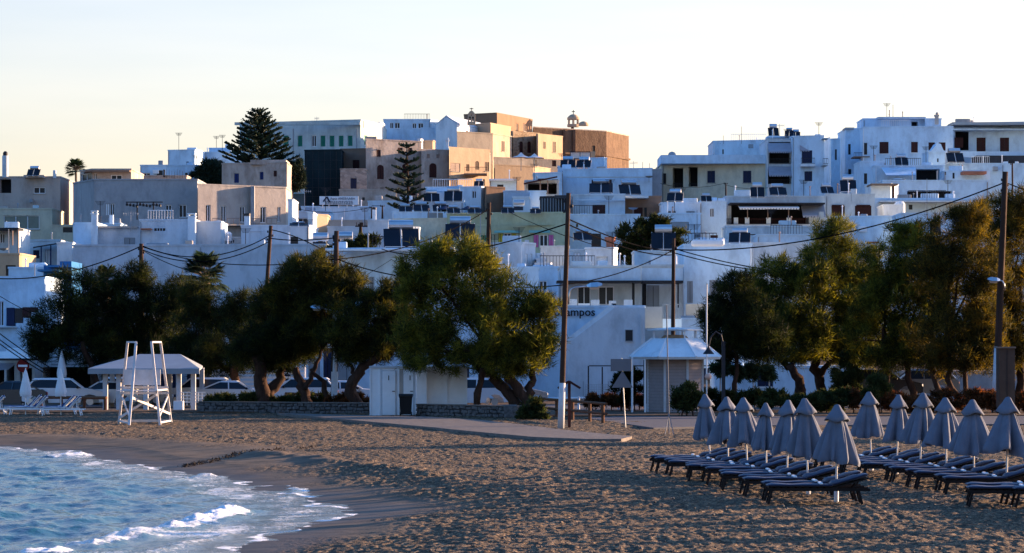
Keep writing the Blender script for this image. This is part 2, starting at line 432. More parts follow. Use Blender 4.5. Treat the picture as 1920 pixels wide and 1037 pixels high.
def sandmat():
    m, N, L, P = new_mat('beach_sand')
    P.inputs['Specular IOR Level'].default_value = .25
    g = N.new('ShaderNodeNewGeometry')
    at = N.new('ShaderNodeAttribute'); at.attribute_name = 'shore'
    ns = N.new('ShaderNodeTexNoise'); ns.inputs['Scale'].default_value = 7; ns.inputs['Detail'].default_value = 8; ns.inputs['Roughness'].default_value = .75
    L.new(g.outputs['Position'], ns.inputs['Vector'])
    cr = N.new('ShaderNodeValToRGB'); e = cr.color_ramp.elements
    e[0].position = .3; e[0].color = (.011, .008, .005, 1); e[1].position = .70; e[1].color = (.42, .275, .155, 1)
    x = e.new(.5); x.color = (.072, .048, .027, 1)
    L.new(ns.outputs[0], cr.inputs[0])
    # fine wet sand towards the water
    nw = N.new('ShaderNodeTexNoise'); nw.inputs['Scale'].default_value = 1.3; nw.inputs['Detail'].default_value = 4
    L.new(g.outputs['Position'], nw.inputs['Vector'])
    cw = N.new('ShaderNodeValToRGB'); e = cw.color_ramp.elements
    e[0].position = .3; e[0].color = (.070, .049, .034, 1); e[1].position = .7; e[1].color = (.135, .092, .060, 1)
    L.new(nw.outputs[0], cw.inputs[0])
    mx = N.new('ShaderNodeMix'); mx.data_type = 'RGBA'
    L.new(at.outputs['Fac'], mx.inputs['Factor']); L.new(cw.outputs[0], mx.inputs['A']); L.new(cr.outputs[0], mx.inputs['B'])
    at2 = N.new('ShaderNodeAttribute'); at2.attribute_name = 'wet'
    m2 = N.new('ShaderNodeMix'); m2.data_type = 'RGBA'; m2.blend_type = 'MULTIPLY'
    L.new(at2.outputs['Fac'], m2.inputs['Factor']); L.new(mx.outputs['Result'], m2.inputs['A']); m2.inputs['B'].default_value = (.6, .58, .56, 1)
    L.new(m2.outputs['Result'], P.inputs['Base Color'])
    rr = N.new('ShaderNodeMapRange'); rr.inputs[3].default_value = .95; rr.inputs[4].default_value = .62
    L.new(at2.outputs['Fac'], rr.inputs[0]); L.new(rr.outputs[0], P.inputs['Roughness'])
    nb = N.new('ShaderNodeTexNoise'); nb.inputs['Scale'].default_value = 17; nb.inputs['Detail'].default_value = 5
    L.new(g.outputs['Position'], nb.inputs['Vector'])
    b = N.new('ShaderNodeBump'); b.inputs['Distance'].default_value = .09
    ml = N.new('ShaderNodeMath'); ml.operation = 'MULTIPLY_ADD'; ml.inputs[1].default_value = .9; ml.inputs[2].default_value = .08
    L.new(at.outputs['Fac'], ml.inputs[0]); L.new(ml.outputs[0], b.inputs['Strength'])
    L.new(nb.outputs[0], b.inputs['Height']); L.new(b.outputs[0], P.inputs['Normal'])
    return m
M['sand'] = sandmat()

def build_beach():
    ys = np.concatenate([np.arange(44, 70, .065), np.arange(70, 100, .1), np.arange(100, 152, .16)])
    us = np.linspace(-1, 1, 700)
    Y = np.repeat(ys[:, None], len(us), 1); X = us[None, :] * (.185 * Y + 3.0)
    z, s = sand_z(X, Y)
    s0_ = .8 + 2.7 * smooth((Y - 70) / 24)
    rough = smooth((s - s0_ + 1.3 * fbm(X * .3, Y * .3, 2, 3)) / 2.2)
    lump = fbm(X / .10, Y / .24, 3, 21)
    pit = np.abs(vnoise(X / .27, Y / .34, 33))
    z = z + rough * (.024 * lump - .010 * pit + .010 * fbm(X / .6, Y / .7, 2, 22) + .05 * fbm(X / 2.4, Y / 2.4, 2, 8)) + (1 - rough) * .010 * fbm(X / .9, Y / .35, 2, 4)
    # little scarp where the dry sand begins
    sc = np.exp(-((s - 4.0) / .5) ** 2) * smooth((Y - 66) / 8) * smooth((96 - Y) / 6)
    z = z + .06 * sc * (1 + vnoise(X / .5, Y / .5, 9))
    # the beach meets the paving and the road
    wet = 1 - smooth((s - .2) / 2.2 + .25 * fbm(X * .8, Y * .5, 2, 6))
    V = np.stack([X, Y, z], -1).reshape(-1, 3)
    me = np_mesh('beach', V, grid_faces(len(ys), len(us)), M['sand'])
    a = me.attributes.new('shore', 'FLOAT', 'POINT'); a.data.foreach_set('value', rough.astype(np.float32).ravel())
    a = me.attributes.new('wet', 'FLOAT', 'POINT'); a.data.foreach_set('value', np.clip(wet, 0, 1).astype(np.float32).ravel())
    link('beach', me, None, 'structure')
build_beach()

def build_ground():
    xs = np.concatenate([np.arange(-4000, -320, 400), np.arange(-320, 321, 8), np.arange(400, 4001, 400)]).astype(float)
    ys = np.concatenate([np.arange(148, 172, 4), np.arange(172, 480, 6), [520, 600, 700, 900, 1500, 3000, 6000, 8500]]).astype(float)
    X, Y = np.meshgrid(xs, ys)
    z, s = sand_z(X, Y)
    z = z - .16
    hz = np.interp(Y, [p[0] for p in H_PTS], [p[1] for p in H_PTS])
    hz = hz * np.exp(-(np.maximum(np.abs(X - 10) - 90, 0) / 120) ** 2)
    hz = np.where(Y > 151.5, np.maximum(hz, .0), z)
    V = np.stack([X, Y, hz], -1).reshape(-1, 3)
    me = np_mesh('ground', V, grid_faces(len(ys), len(xs)), M['earth'], True)
    link('ground', me, None, 'structure')
build_ground()
def build_margin():
    xs = np.concatenate([np.arange(-4000, -60, 200), np.arange(-60, 61, 1.5), np.arange(100, 4001, 300)]).astype(float)
    ys = np.concatenate([np.arange(-600, -40, 80), np.arange(-40, 152, 1.5), [152.5]]).astype(float)
    X, Y = np.meshgrid(xs, ys)
    z, s = sand_z(X, Y)
    V = np.stack([X, Y, z - .13], -1).reshape(-1, 3)
    me = np_mesh('outer_beach', V, grid_faces(len(ys), len(xs)), M['sand'])
    a = me.attributes.new('shore', 'FLOAT', 'POINT'); a.data.foreach_set('value', smooth((s - 4) / 2.2).astype(np.float32).ravel())
    a = me.attributes.new('wet', 'FLOAT', 'POINT'); a.data.foreach_set('value', (1 - smooth((s - .2) / 2.2)).astype(np.float32).ravel())
    link('outer_beach', me, None, 'structure')
build_margin()

def seamat():
    m, N, L, P = new_mat('sea_water')
    sh = N.new('ShaderNodeAttribute'); sh.attribute_name = 'shallow'
    cx = N.new('ShaderNodeMix'); cx.data_type = 'RGBA'; cx.inputs['A'].default_value = (.010, .065, .085, 1); cx.inputs['B'].default_value = (.12, .11, .095, 1)
    L.new(sh.outputs['Fac'], cx.inputs['Factor']); L.new(cx.outputs['Result'], P.inputs['Base Color'])
    P.inputs['Roughness'].default_value = .09; P.inputs['IOR'].default_value = 1.33
    P.inputs['Specular IOR Level'].default_value = .6
    g = N.new('ShaderNodeNewGeometry')
    n = N.new('ShaderNodeTexNoise'); n.inputs['Scale'].default_value = 5; n.inputs['Detail'].default_value = 5; n.inputs['Roughness'].default_value = .6
    L.new(g.outputs['Position'], n.inputs['Vector'])
    b = N.new('ShaderNodeBump'); b.inputs['Strength'].default_value = .55; b.inputs['Distance'].default_value = .06
    L.new(n.outputs[0], b.inputs['Height']); L.new(b.outputs[0], P.inputs['Normal'])
    at = N.new('ShaderNodeAttribute'); at.attribute_name = 'foam'
    n2 = N.new('ShaderNodeTexNoise'); n2.inputs['Scale'].default_value = 3.6; n2.inputs['Detail'].default_value = 8; n2.inputs['Roughness'].default_value = .78; n2.inputs['Distortion'].default_value = 1.4
    mp = N.new('ShaderNodeMapping'); mp.inputs['Scale'].default_value = (1, .6, 1); L.new(g.outputs['Position'], mp.inputs[0]); L.new(mp.outputs[0], n2.inputs['Vector'])
    ad = N.new('ShaderNodeMath'); ad.operation = 'ADD'; L.new(at.outputs['Fac'], ad.inputs[0]); L.new(n2.outputs[0], ad.inputs[1])
    r = N.new('ShaderNodeMapRange'); r.inputs[1].default_value = .90; r.inputs[2].default_value = 1.14; L.new(ad.outputs[0], r.inputs[0])
    d = N.new('ShaderNodeBsdfPrincipled'); d.inputs['Base Color'].default_value = (.80, .82, .84, 1); d.inputs['Roughness'].default_value = .7
    b2 = N.new('ShaderNodeBump'); b2.inputs['Strength'].default_value = .8; b2.inputs['Distance'].default_value = .06
    L.new(n2.outputs[0], b2.inputs['Height']); L.new(b2.outputs[0], d.inputs['Normal'])
    ms = N.new('ShaderNodeMixShader'); L.new(r.outputs[0], ms.inputs[0]); L.new(P.outputs[0], ms.inputs[1]); L.new(d.outputs[0], ms.inputs[2])
    L.new(ms.outputs[0], N['Material Output'].inputs[0])
    return m
M['sea'] = seamat()
def seg_dist(x, y, pts):
    best = np.full(x.shape, 1e9); tt = np.zeros(x.shape); n = len(pts) - 1
    for i, ((ax, ay), (bx, by)) in enumerate(zip(pts[:-1], pts[1:])):
        dx, dy = bx - ax, by - ay
        t = np.clip(((x - ax) * dx + (y - ay) * dy) / (dx * dx + dy * dy), 0, 1)
        d = np.hypot(ax + t * dx - x, ay + t * dy - y)
        u = d < best; best = np.where(u, d, best); tt = np.where(u, (i + t) / n, tt)
    return best, tt
def build_sea():
    ys = np.concatenate([[-400, -200, -100, -40, 0, 20, 34, 40], np.arange(42, 112, .11), [113, 116, 122, 140, 170]])
    us = np.concatenate([[-40, -15, -6, -3, -2, -1.5, -1.2], np.linspace(-1.08, .1, 300)])
    Y = np.repeat(ys[:, None], len(us), 1); X = us[None, :] * (.174 * np.clip(Y, 40, 120) + .6)
    s = -shore_dist(X, Y)
    deep = smooth((s + .1) / 5)
    def wv(dx, dy, lam, a, ph, wob):
        q = (X * dx + Y * dy) / lam * 2 * np.pi + ph + wob * vnoise(X / 3.1, Y / 3.1, 40)
        return a * (1 - np.abs(np.sin(q / 2))) * 2 - a
    z = wv(.75, -.66, 2.6, .045, 0, 2.2) + wv(.9, .35, 1.5, .022, 1, 2.5) + wv(.3, -.95, .85, .012, 2, 3)
    z = z + .050 * fbm(X / .7, Y / .9, 4, 50)
    z = z * (.18 + .82 * deep)
    foam = np.zeros(X.shape)
    # swash edge
    e = s + .5 * fbm(X / 1.1, Y / 1.1, 2, 60)
    foam = np.maximum(foam, .66 * np.exp(-((e + .02) / .20) ** 2))
    foam = np.maximum(foam, .42 * np.exp(-((e - .9) / .9) ** 2))
    foam = np.maximum(foam, .44 * smooth((s - .3) / .6) * smooth((5.0 - s) / 2.4) * (.6 + .6 * vnoise(X / .9, Y / 1.8, 61)))
    foam = np.where(s > 4, foam + .14 * smooth((7 - s) / 3), foam)
    # breaking crests
    for pts, h, w, fo in (
        ([(-7.75, 52.0), (-7.0, 55.6), (-6.45, 58.6), (-6.1, 61.2), (-5.85, 64.2)], .13, .40, .66),
        ([(-8.1, 50.6), (-7.85, 51.6)], .10, .35, .7),
        ([(-14.9, 95.5), (-14.0, 97.5)], .10, .4, .62),
        ([(-7.6, 46.5), (-6.4, 49.5), (-5.8, 52.5), (-5.2, 56)], .05, .22, .45),
        ([(-9.2, 78.0), (-8.1, 81.0)], .08, .4, .45),
        ([(-5.3, 69), (-5.0, 72.5), (-5.6, 75)], .05, .3, .45)):
        dd, t = seg_dist(X, Y, pts)
        env = smooth(np.minimum(t, 1 - t) / .12 + .25) * (.55 + .45 * t)
        nz = 1 + .45 * fbm(X / .2, Y / .32, 4, 70)
        z = z + h * env * np.exp(-(dd / w) ** 2) * nz
        foam = np.maximum(foam, fo * smooth((w * 1.35 - dd) / (w * .7) + .3 * fbm(X / .35, Y / .5, 2, 71)) * env ** .5)
    zz = ZW + z
    V = np.stack([X, Y, zz], -1).reshape(-1, 3)
    me = np_mesh('sea', V, grid_faces(len(ys), len(us)), M['sea'])
    a = me.attributes.new('foam', 'FLOAT', 'POINT'); a.data.foreach_set('value', foam.astype(np.float32).ravel())
    a = me.attributes.new('shallow', 'FLOAT', 'POINT'); a.data.foreach_set('value', smooth((2.6 - s) / 2.6).astype(np.float32).ravel())
    link('sea', me, None, 'structure')
build_sea()

def sheet(name, px_poly, m, z0, z1, dz=None):
    poly = []
    for px, py in px_poly:
        d = gd(py, z1); poly.append((WX(px, d), d))
    return MB().prism(poly[::-1], z0, z1).build(name, m, None, kind='structure')
sheet('pavement', [(520, 774), (620, 777), (700, 779), (800, 781), (900, 787), (970, 795), (1060, 806), (1120, 812), (1185, 818), (1165, 823), (1100, 823), (1000, 819), (900, 810), (800, 800), (700, 791), (610, 783)], M['paving'], -.15, .09)
MB().prism([(3.6, 133), (3.4, 136), (5, 138.5), (30, 139), (30, 126), (9, 121.5), (5.6, 118)][::-1], -.1, .05).build('road', M['asphalt'], None, kind='structure')
MB().prism([(-60, 152.2), (-60, 168), (60, 168), (60, 152.2)][::-1], -.05, .03).build('beach_road', M['asphalt'], None, kind='structure')
MB().prism([(-30, 148.5), (-30, 152.6), (40, 152.6), (40, 141), (8, 139.5), (1, 140), (-2, 148)][::-1], -.1, .06).build('verge', M['earth'], None, kind='structure')

# ------------------------------------------------------------------ buildings
def rdep(pc, dc, pr, k=2.2):
    """distance of a right-hand corner whose wall recedes k metres per metre sideways"""
    Xc = WX(pc, dc)
    return (dc - k * Xc) / (1 - k * (pr - 960) / F)

def frame_basis(A, B):
    A = Vector((A[0], A[1], 0)); B = Vector((B[0], B[1], 0))
    t = (B - A); L = t.length; t.normalize()
    n = Vector((t.y, -t.x, 0))          # outward (towards the camera)
    return A, t, n, L

def wall_grid(mb, A, B, z0, z1, holes):
    """vertical wall from A to B with rectangular openings and their reveals.  holes: (u0, u1, v0, v1, depth)"""
    A, t, n, L = frame_basis(A, B)
    us = sorted({0.0, L} | {min(max(h[i], 0), L) for h in holes for i in (0, 1)})
    zs = sorted({z0, z1} | {min(max(h[i], z0), z1) for h in holes for i in (2, 3)})
    P = lambda u, z, o=0: tuple((A + t * u - n * o) + Vector((0, 0, z)))
    for i in range(len(us) - 1):
        for j in range(len(zs) - 1):
            uc = (us[i] + us[i + 1]) / 2; zc = (zs[j] + zs[j + 1]) / 2
            if any(h[0] < uc < h[1] and h[2] < zc < h[3] for h in holes): continue
            mb.quad(P(us[i], zs[j]), P(us[i + 1], zs[j]), P(us[i + 1], zs[j + 1]), P(us[i], zs[j + 1]))
    for u0, u1, v0, v1, dp in holes:
        mb.quad(P(u0, v0), P(u0, v0, dp), P(u0, v1, dp), P(u0, v1))
        mb.quad(P(u1, v0, dp), P(u1, v0), P(u1, v1), P(u1, v1, dp))
        mb.quad(P(u0, v0), P(u1, v0), P(u1, v0, dp), P(u0, v0, dp))
        mb.quad(P(u0, v1, dp), P(u1, v1, dp), P(u1, v1), P(u0, v1))
        mb.quad(P(u0, v0, dp), P(u1, v0, dp), P(u1, v1, dp), P(u0, v1, dp))
    return P

SHUT = {'brown': 'brown', 'green': 'greenp', 'blue': 'bluep', 'navy': 'navy', 'grey': 'greyp', 'white': 'whitep', 'pale': 'palebrown', 'yellow': 'yellowp', 'pink': 'pinkp'}
def fit_window(P, u0, u1, z0, z1, kind, root, dp=.18):
    w = u1 - u0; h = z1 - z0
    def bx(mb, a, b, c, d, o0, o1):
        vs = [P(a, c, o0), P(b, c, o0), P(b, d, o0), P(a, d, o0), P(a, c, o1), P(b, c, o1), P(b, d, o1), P(a, d, o1)]
        mb.add(vs, [(0, 1, 2, 3), (7, 6, 5, 4), (0, 4, 5, 1), (1, 5, 6, 2), (2, 6, 7, 3), (3, 7, 4, 0)])
    arch = kind.endswith('^')
    kind = kind.rstrip('^')
    if arch:
        mb = MB(); r = w / 2; n = 8
        for sgn in (0, 1):
            pts = []
            for i in range(n + 1):
                a = math.pi / 2 * i / n
                uu = r - r * math.cos(a); zz = z1 - r * .85 + r * .85 * math.sin(a)
                pts.append((u0 + uu if sgn == 0 else u1 - uu, zz))
            cu = u0 if sgn == 0 else u1
            for (a1, b1), (a2, b2) in zip(pts[:-1], pts[1:]):
                mb.add([P(a1, b1, .01), P(a2, b2, .01), P(a2, z1, .01), P(a1, z1, .01), P(a1, b1, .17), P(a2, b2, .17)], [(0, 1, 2, 3), (1, 0, 4, 5)])
        mb.build('arch_spandrel', root['_m'] and M[root['_m']], root)
    if kind == 'void':
        if dp > .9:
            g = MB(); bx(g, u0 + .02, u1 - .02, z0 + .02, z1 - .02, dp - .12, dp - .02); g.build('recess_shade', M['void'], root)  # near-black panel puts deep shade on the back of the recess
        return
    o = .10
    if kind == 'slit':
        mb = MB(); bx(mb, u0, u1, z0, z1, .12, .16); mb.build('window', M['glass'], root); return
    fr = 'whitep' if kind in ('glass', 'door', 'teal') else {'brown': 'brown', 'green': 'whitep'}.get(kind, 'greyp')
    f = MB(); b = min(.07, w * .12)
    bx(f, u0, u0 + b, z0, z1, o, .17); bx(f, u1 - b, u1, z0, z1, o, .17)
    bx(f, u0 + b, u1 - b, z1 - b, z1, o, .17); bx(f, u0 + b, u1 - b, z0, z0 + b, o, .17)
    if kind in ('glass', 'teal', 'door') or w > 1.2:
        k = 3 if w > 3 else 2
        for i in range(1, k):
            c = u0 + w * i / k; bx(f, c - .035, c + .035, z0 + b, z1 - b, o + .005, .165)
    fo = f.build('window', M[fr], root)
    g = MB(); bx(g, u0 + b * .5, u1 - b * .5, z0 + b * .5, z1 - b * .5, .145, .155)
    g.build('pane', M['tealglass' if kind == 'teal' else 'glass'], fo)
    if kind in SHUT and kind not in ():
        half = w / 2
        for a0, a1 in ((u0 + b * .6, u0 + half - .02), (u0 + half + .02, u1 - b * .6)):
            s = MB(); bx(s, a0, a1, z0 + .03, z1 - .03, .05, .09)
            nn = max(3, int(h / .22))
            for i in range(nn):
                zc = z0 + .1 + (h - .2) * (i + .5) / nn
                bx(s, a0 + .06, a1 - .06, zc - .045, zc + .045, .03, .05)
            s.build('shutter', M[SHUT[kind]], fo)
    if w > .75 and kind not in ('yellow', 'pink'):
        s = MB(); bx(s, u0 - .08, u1 + .08, z0 - .07, z0 - .005, -.07, .05)
        s.build('sill', M['whitep' if root['_m'] in ('white', 'offwhite', 'bluewhite', 'mint') else 'concrete'], fo)

def hash_(s):
    h = 7
    for c in s: h = (h * 131 + ord(c)) & 0xffffffff
    return h
def B(label, pts, top, m, wins=(), thick=9, z0=None, name='house', cat='house', group=None, coping=True, top_m=None, pw=None):
    """building. pts: (px, d) corners of the visible front, left to right; ('R', px[, k]) = a wall turning away to the right"""
    P = []
    for p in pts:
        if p[0] == 'R': P.append((p[1], rdep(P[-1][0], P[-1][1], p[1], p[2] if len(p) > 2 else 2.2)))
        else: P.append(p)
    XY = [(WX(px, d), d) for px, d in P]
    zt = WZ(top, P[0][1])
    dmin = min(d for _, d in P)
    zb = (hill(dmin) - 1.0) if z0 is None else z0
    root = thing(name, label, cat, ((XY[0][0] + XY[-1][0]) / 2, dmin + thick / 2, zb), group)
    root['_m'] = m
    mb = MB(); fits = []
    for i in range(len(XY) - 1):
        A, t, n, L = frame_basis(XY[i], XY[i + 1])
        holes = []
        for w in wins:
            c = (w[0] + w[2]) / 2
            if not (P[i][0] <= c < P[i + 1][0]): continue
            def uof(px):
                q = (px - 960) / F
                den = t.x - q * t.y
                return (q * A.y - A.x) / den
            ua, ub = uof(w[0]), uof(w[2])
            dd = A.y + t.y * (ua + ub) / 2
            za, zc = WZ(w[3], dd), WZ(w[1], dd)
            ua = max(ua, .02); ub = min(ub, L - .02)
            kind = w[4]; dp = .18
            if kind == 'void': dp = w[5] if len(w) > 5 else 1.6
            holes.append((ua, ub, za, zc, dp)); fits.append((i, len(holes) - 1, kind))
        extra_h = []
        if i == 0 and not wins and name == 'house' and cat == 'house' and L > 2.4 and zt - zb > 3 and 'plain' not in label and dmin > 200:
            rw = random.Random(hash_(label) + 5); k = rw.randint(1, 3 if L > 5 else 2); sl_ = L / k
            for q in range(k):
                w_ = rw.uniform(.55, .95); u_ = sl_ * q + rw.uniform(.3, max(.35, sl_ - w_ - .3)); t_ = zt - rw.uniform(.45, .9); h_ = w_ * rw.uniform(.9, 1.6)
                if u_ + w_ < L - .2: holes.append((u_, u_ + w_, t_ - h_, t_, .18)); fits.append((i, 0, rw.choice(['slit', 'brown', 'navy', 'glass', 'slit', 'grey'])))
        Pf = wall_grid(mb, XY[i], XY[i + 1], zb, zt, holes)
        for q, h in zip([f for f in fits if f[0] == i], holes):
            fit_window(Pf, h[0], h[1], h[2], h[3], q[2], root, h[4])
    a, b = XY[0], XY[-1]
    a2 = (a[0], max(a[1], dmin) + thick); b2 = (b[0], max(b[1] + thick * .5, a2[1]))
    mb.quad((*b, zb), (*b2, zb), (*b2, zt), (*b, zt)); mb.quad((*b2, zb), (*a2, zb), (*a2, zt), (*b2, zt)); mb.quad((*a2, zb), (*a, zb), (*a, zt), (*a2, zt))
    mb.build('wall', M[m], root)
    poly = XY + [b2, a2]
    cx = sum(p[0] for p in poly) / len(poly); cy = sum(p[1] for p in poly) / len(poly)
    if coping:
        e = .05
        pl = [(x + (e if x > cx else -e), y + (e if y > cy else -e)) for x, y in poly]
        MB().prism(pl, zt, zt + .14).build('roof', M[top_m or m], root)
    wd_ = XY[1][0] - XY[0][0]
    if m in ('white', 'bluewhite', 'offwhite', 'pink', 'cream', 'bluegrey') and wd_ > 2.2:
        rg = random.Random(hash_(label))
        x0, y0_ = XY[0]; x1, y1_ = XY[1]
        for k in range(rg.randint(0, 2) + (wd_ > 8)):
            f = rg.uniform(0, .8); w = rg.uniform(.5, 1.8); x = x0 + (x1 - x0) * f; y = y0_ + (y1_ - y0_) * f + rg.choice([.3, 1.2, 2.4]); w = min(w, x1 - x - .05)
            if w > .3: MB().bbox(x, y, zt, x + w, y + .4, zt + rg.uniform(.18, .75), .05).build('parapet_block', M[rg.choice([m, m, 'white', 'greybeige', 'greyp'])], root)
        for k in range(rg.randint(0, 2) + (wd_ > 6)):
            f = rg.uniform(.06, .94); x = x0 + (x1 - x0) * f; y = y0_ + (y1_ - y0_) * f + rg.uniform(.4, 2); h = rg.uniform(.35, 1.1)
            MB().tube([(x, y, zt), (x, y, zt + h)], .05, 6).lathe([(.05, 0), (.1, .03), (.03, .12)], (x, y, zt + h), 6).build('vent_pipe', M[rg.choice(['greyp', 'whitep', 'palebrown'])], root)
        for k in range(1 + (wd_ > 7)):
            f = rg.choice([.02, .98]) if k == 0 else rg.uniform(.3, .7)
            if k and len(wins): break
            x = x0 + (x1 - x0) * f; y = y0_ + (y1_ - y0_) * f - .07
            MB().bar((x, y, zt - .1), (x, y, max(zb, zt - rg.uniform(3, 8))), .07).build('downpipe', M[rg.choice(['greyp', 'whitep', 'palebrown'])], root)
        if rg.random() < .4:
            f = rg.uniform(.1, .9); x = x0 + (x1 - x0) * f; y = y0_ + (y1_ - y0_) * f + 1.5; h = rg.uniform(1.2, 2.4)
            a_ = MB().bar((x, y, zt), (x, y, zt + h), .05)
            for q in range(5): a_.bar((x - .45 + .05 * q, y, zt + h - .08 * q), (x + .45 - .05 * q, y, zt + h - .08 * q), .03)
            a_.build('aerial', M['rail'], root)
        if rg.random() < .35 and wd_ > 3.5:
            f = rg.uniform(0, .45); xa = x0 + (x1 - x0) * f; xb = xa + min(rg.uniform(2, 4.5), (x1 - xa) - .1); yy = y0_ + (y1_ - y0_) * f + .2; a_ = MB()
            a_.box(xa, yy, zt + .85, xb, yy + .05, zt + .9); nb = max(3, int((xb - xa) / .22))
            for q in range(nb + 1): xq = xa + (xb - xa - .03) * q / nb; a_.box(xq, yy + .01, zt + .1, xq + .03, yy + .04, zt + .86)
            a_.build('roof_railing', M[rg.choice(['rail', 'rail', 'whitep'])], root)
        if rg.random() < .45 and not wins:
            f = rg.uniform(.2, .7); x = x0 + (x1 - x0) * f; y = y0_ + (y1_ - y0_) * f; z = zt - rg.uniform(.7, 1.6)
            MB().bbox(x, y - .3, z, x + .75, y - .01, z + .5, .03).build('air_conditioner', M['whitep'], root)
    return root
def extra(root, name, m, mb, parent=None, kind=None):
    return mb.build(name, M[m], parent or root, kind=kind)
def rail(root, x0, y0, x1, y1, d, m='rail', name='railing', bars=True, out=0):
    """balcony railing: top and bottom rail and balusters, px rectangle at distance d"""
    a = W(x0, y1, d); b = W(x1, y0, d); mb = MB()
    mb.box(a[0], d, b[2] - .05, b[0], d + .05, b[2]); mb.box(a[0], d, a[2], b[0], d + .05, a[2] + .04)
    n = max(2, int((b[0] - a[0]) / .16)) if bars else 2
    for i in range(n + 1):
        x = a[0] + (b[0] - a[0] - .03) * i / n
        mb.box(x, d + .01, a[2], x + .03, d + .04, b[2] - .05)
    return mb.build(name, M[m], root)
def awning(root, x0, y0, x1, y1, d, proj, m='awning', name='awning'):
    a = W(x0, y0, d); b = W(x1, y1, d - proj)
    mb = MB(); th = .05
    xb0 = a[0]; xb1 = WX(x1, d)
    mb.add([(xb0, d, a[2]), (xb1, d, a[2]), (xb1, d - proj, b[2]), (xb0, d - proj, b[2]), (xb0, d, a[2] - th), (xb1, d, a[2] - th), (xb1, d - proj, b[2] - th), (xb0, d - proj, b[2] - th)],
           [(0, 3, 2, 1), (4, 5, 6, 7), (3, 7, 6, 2), (0, 4, 7, 3), (1, 2, 6, 5), (0, 1, 5, 4)])
    n = max(2, int((xb1 - xb0) / .25))
    for i in range(n):       # scalloped valance
        x = xb0 + (xb1 - xb0) * i / n; w = (xb1 - xb0) / n
        mb.add([(x + .01, d - proj - .01, b[2]), (x + w - .01, d - proj - .01, b[2]), (x + w * .85, d - proj - .01, b[2] - .18), (x + w * .15, d - proj - .01, b[2] - .18)], [(0, 3, 2, 1)])
    return mb.build(name, M[m], root)
def chimney(root, x0, y0, x1, y1, d, m='white', name='chimney'):
    a = W(x0, y1, d); b = W(x1, y0, d); w = b[0] - a[0]
    mb = MB().box(a[0], d, a[2], b[0], d + w, b[2] - .25)
    mb.box(a[0] - .06, d - .06, b[2] - .25, b[0] + .06, d + w + .06, b[2] - .17)
    for dx in (0, w - .12):
        mb.box(a[0] + dx, d, b[2] - .17, a[0] + dx + .12, d + .12, b[2] - .02); mb.box(a[0] + dx, d + w - .12, b[2] - .17, a[0] + dx + .12, d + w, b[2] - .02)
    mb.box(a[0] - .04, d - .04, b[2] - .02, b[0] + .04, d + w + .04, b[2] + .05)
    return mb.build(name, M[m], root)
# ============ castle hill, farthest rows first
# long school building with green shutters
r = B('long pale mint building with a row of green shutters behind the big dark pine', [(449, 408), (676, 402), ('R', 718, 3)], 232, 'mint',
      [(531, 254, 541, 275, 'green'), (558, 254, 567, 275, 'green'), (584, 254, 593, 275, 'glass'), (601, 254, 610, 275, 'green'), (618, 254, 627, 275, 'green'),
       (635, 254, 644, 275, 'green'), (652, 254, 661, 274, 'green'), (683, 254, 688, 272, 'green'), (556, 297, 569, 312, 'green'), (460, 254, 469, 275, 'green'), (500, 254, 509, 275, 'green')], thick=14, cat='building', name='long_building')
a = W(447, 240, 407); b = W(679, 228, 407)
MB().box(a[0], 401.3, a[2], b[0], 402, a[2] + .35).build('cornice', M['mint'], r)
MB().pbox(549, 241, 551, 320, 403.6, .15).build('downpipe', M['greyp'], r); MB().pbox(667.5, 241, 669.5, 300, 401.6, .15).build('downpipe', M['greyp'], r)
r = B('flat white house on the castle ridge with two small window groups', [(719, 424), (807, 424), ('R', 822)], 225, 'bluewhite',
      [(731, 230, 738, 241, 'glass'), (740, 230, 750, 241, 'glass'), (773, 231, 781, 241, 'glass'), (784, 231, 794, 241, 'glass')], thick=12)
B('plain low white annex beside the gabled chapel', [(790, 400), (818, 400)], 241, 'bluewhite', [], thick=6, name='annex')
B('small lit white block above the school roof', [(699, 415), (712, 415), ('R', 719)], 231, 'white', [], thick=5, name='rooftop_block')
# gabled chapel
z0 = hill(395)
ch = thing('chapel', 'white chapel with a gabled front and a two-arched bell gable', 'chapel', (WX(838, 398), 405, z0)); ch['_m'] = 'white'
dL, dR = 398, 396
A = (WX(817, dL), dL); C = (WX(857, dR), dR); zE = WZ(235, dL); zA = WZ(220, dL)
dB = rdep(857, dR, 920, 3.0); Bk = (WX(920, dB), dB); L = (Bk[0] - C[0], Bk[1] - C[1]); D2 = (A[0] + L[0], A[1] + L[1])
mid = ((A[0] + C[0]) / 2, (A[1] + C[1]) / 2); mid2 = (mid[0] + L[0], mid[1] + L[1])
mb = MB()
mb.add([(*A, z0), (*C, z0), (*C, zE), (*mid, zA), (*A, zE)], [(0, 1, 2, 3, 4)])
mb.add([(*Bk, z0), (*D2, z0), (*D2, zE), (*mid2, zA), (*Bk, zE)], [(0, 1, 2, 3, 4)])
P_ = wall_grid(mb, C, Bk, z0, zE, [(3.6, 4.4, WZ(251, 398), WZ(243, 398), .2)])
mb.quad((*D2, z0), (*A, z0), (*A, zE), (*D2, zE))
mb.build('wall', M['white'], ch)
fit_window(P_, 3.6, 4.4, WZ(251, 398), WZ(243, 398), 'brown', ch)
mb = MB()
def pp(p, z): return (p[0], p[1], z)
for q, q2, r0 in ((A, D2, 1), (C, Bk, -1)):
    mb.add([pp(q, zE + .02), pp(q2, zE + .02), pp(mid2, zA + .04), pp(mid, zA + .04), pp(q, zE + .16), pp(q2, zE + .16), pp(mid2, zA + .2), pp(mid, zA + .2)], [(0, 1, 2, 3), (7, 6, 5, 4), (0, 4, 5, 1), (0, 3, 7, 4), (2, 1, 5, 6)])
mb.build('roof', M['pink'], ch)
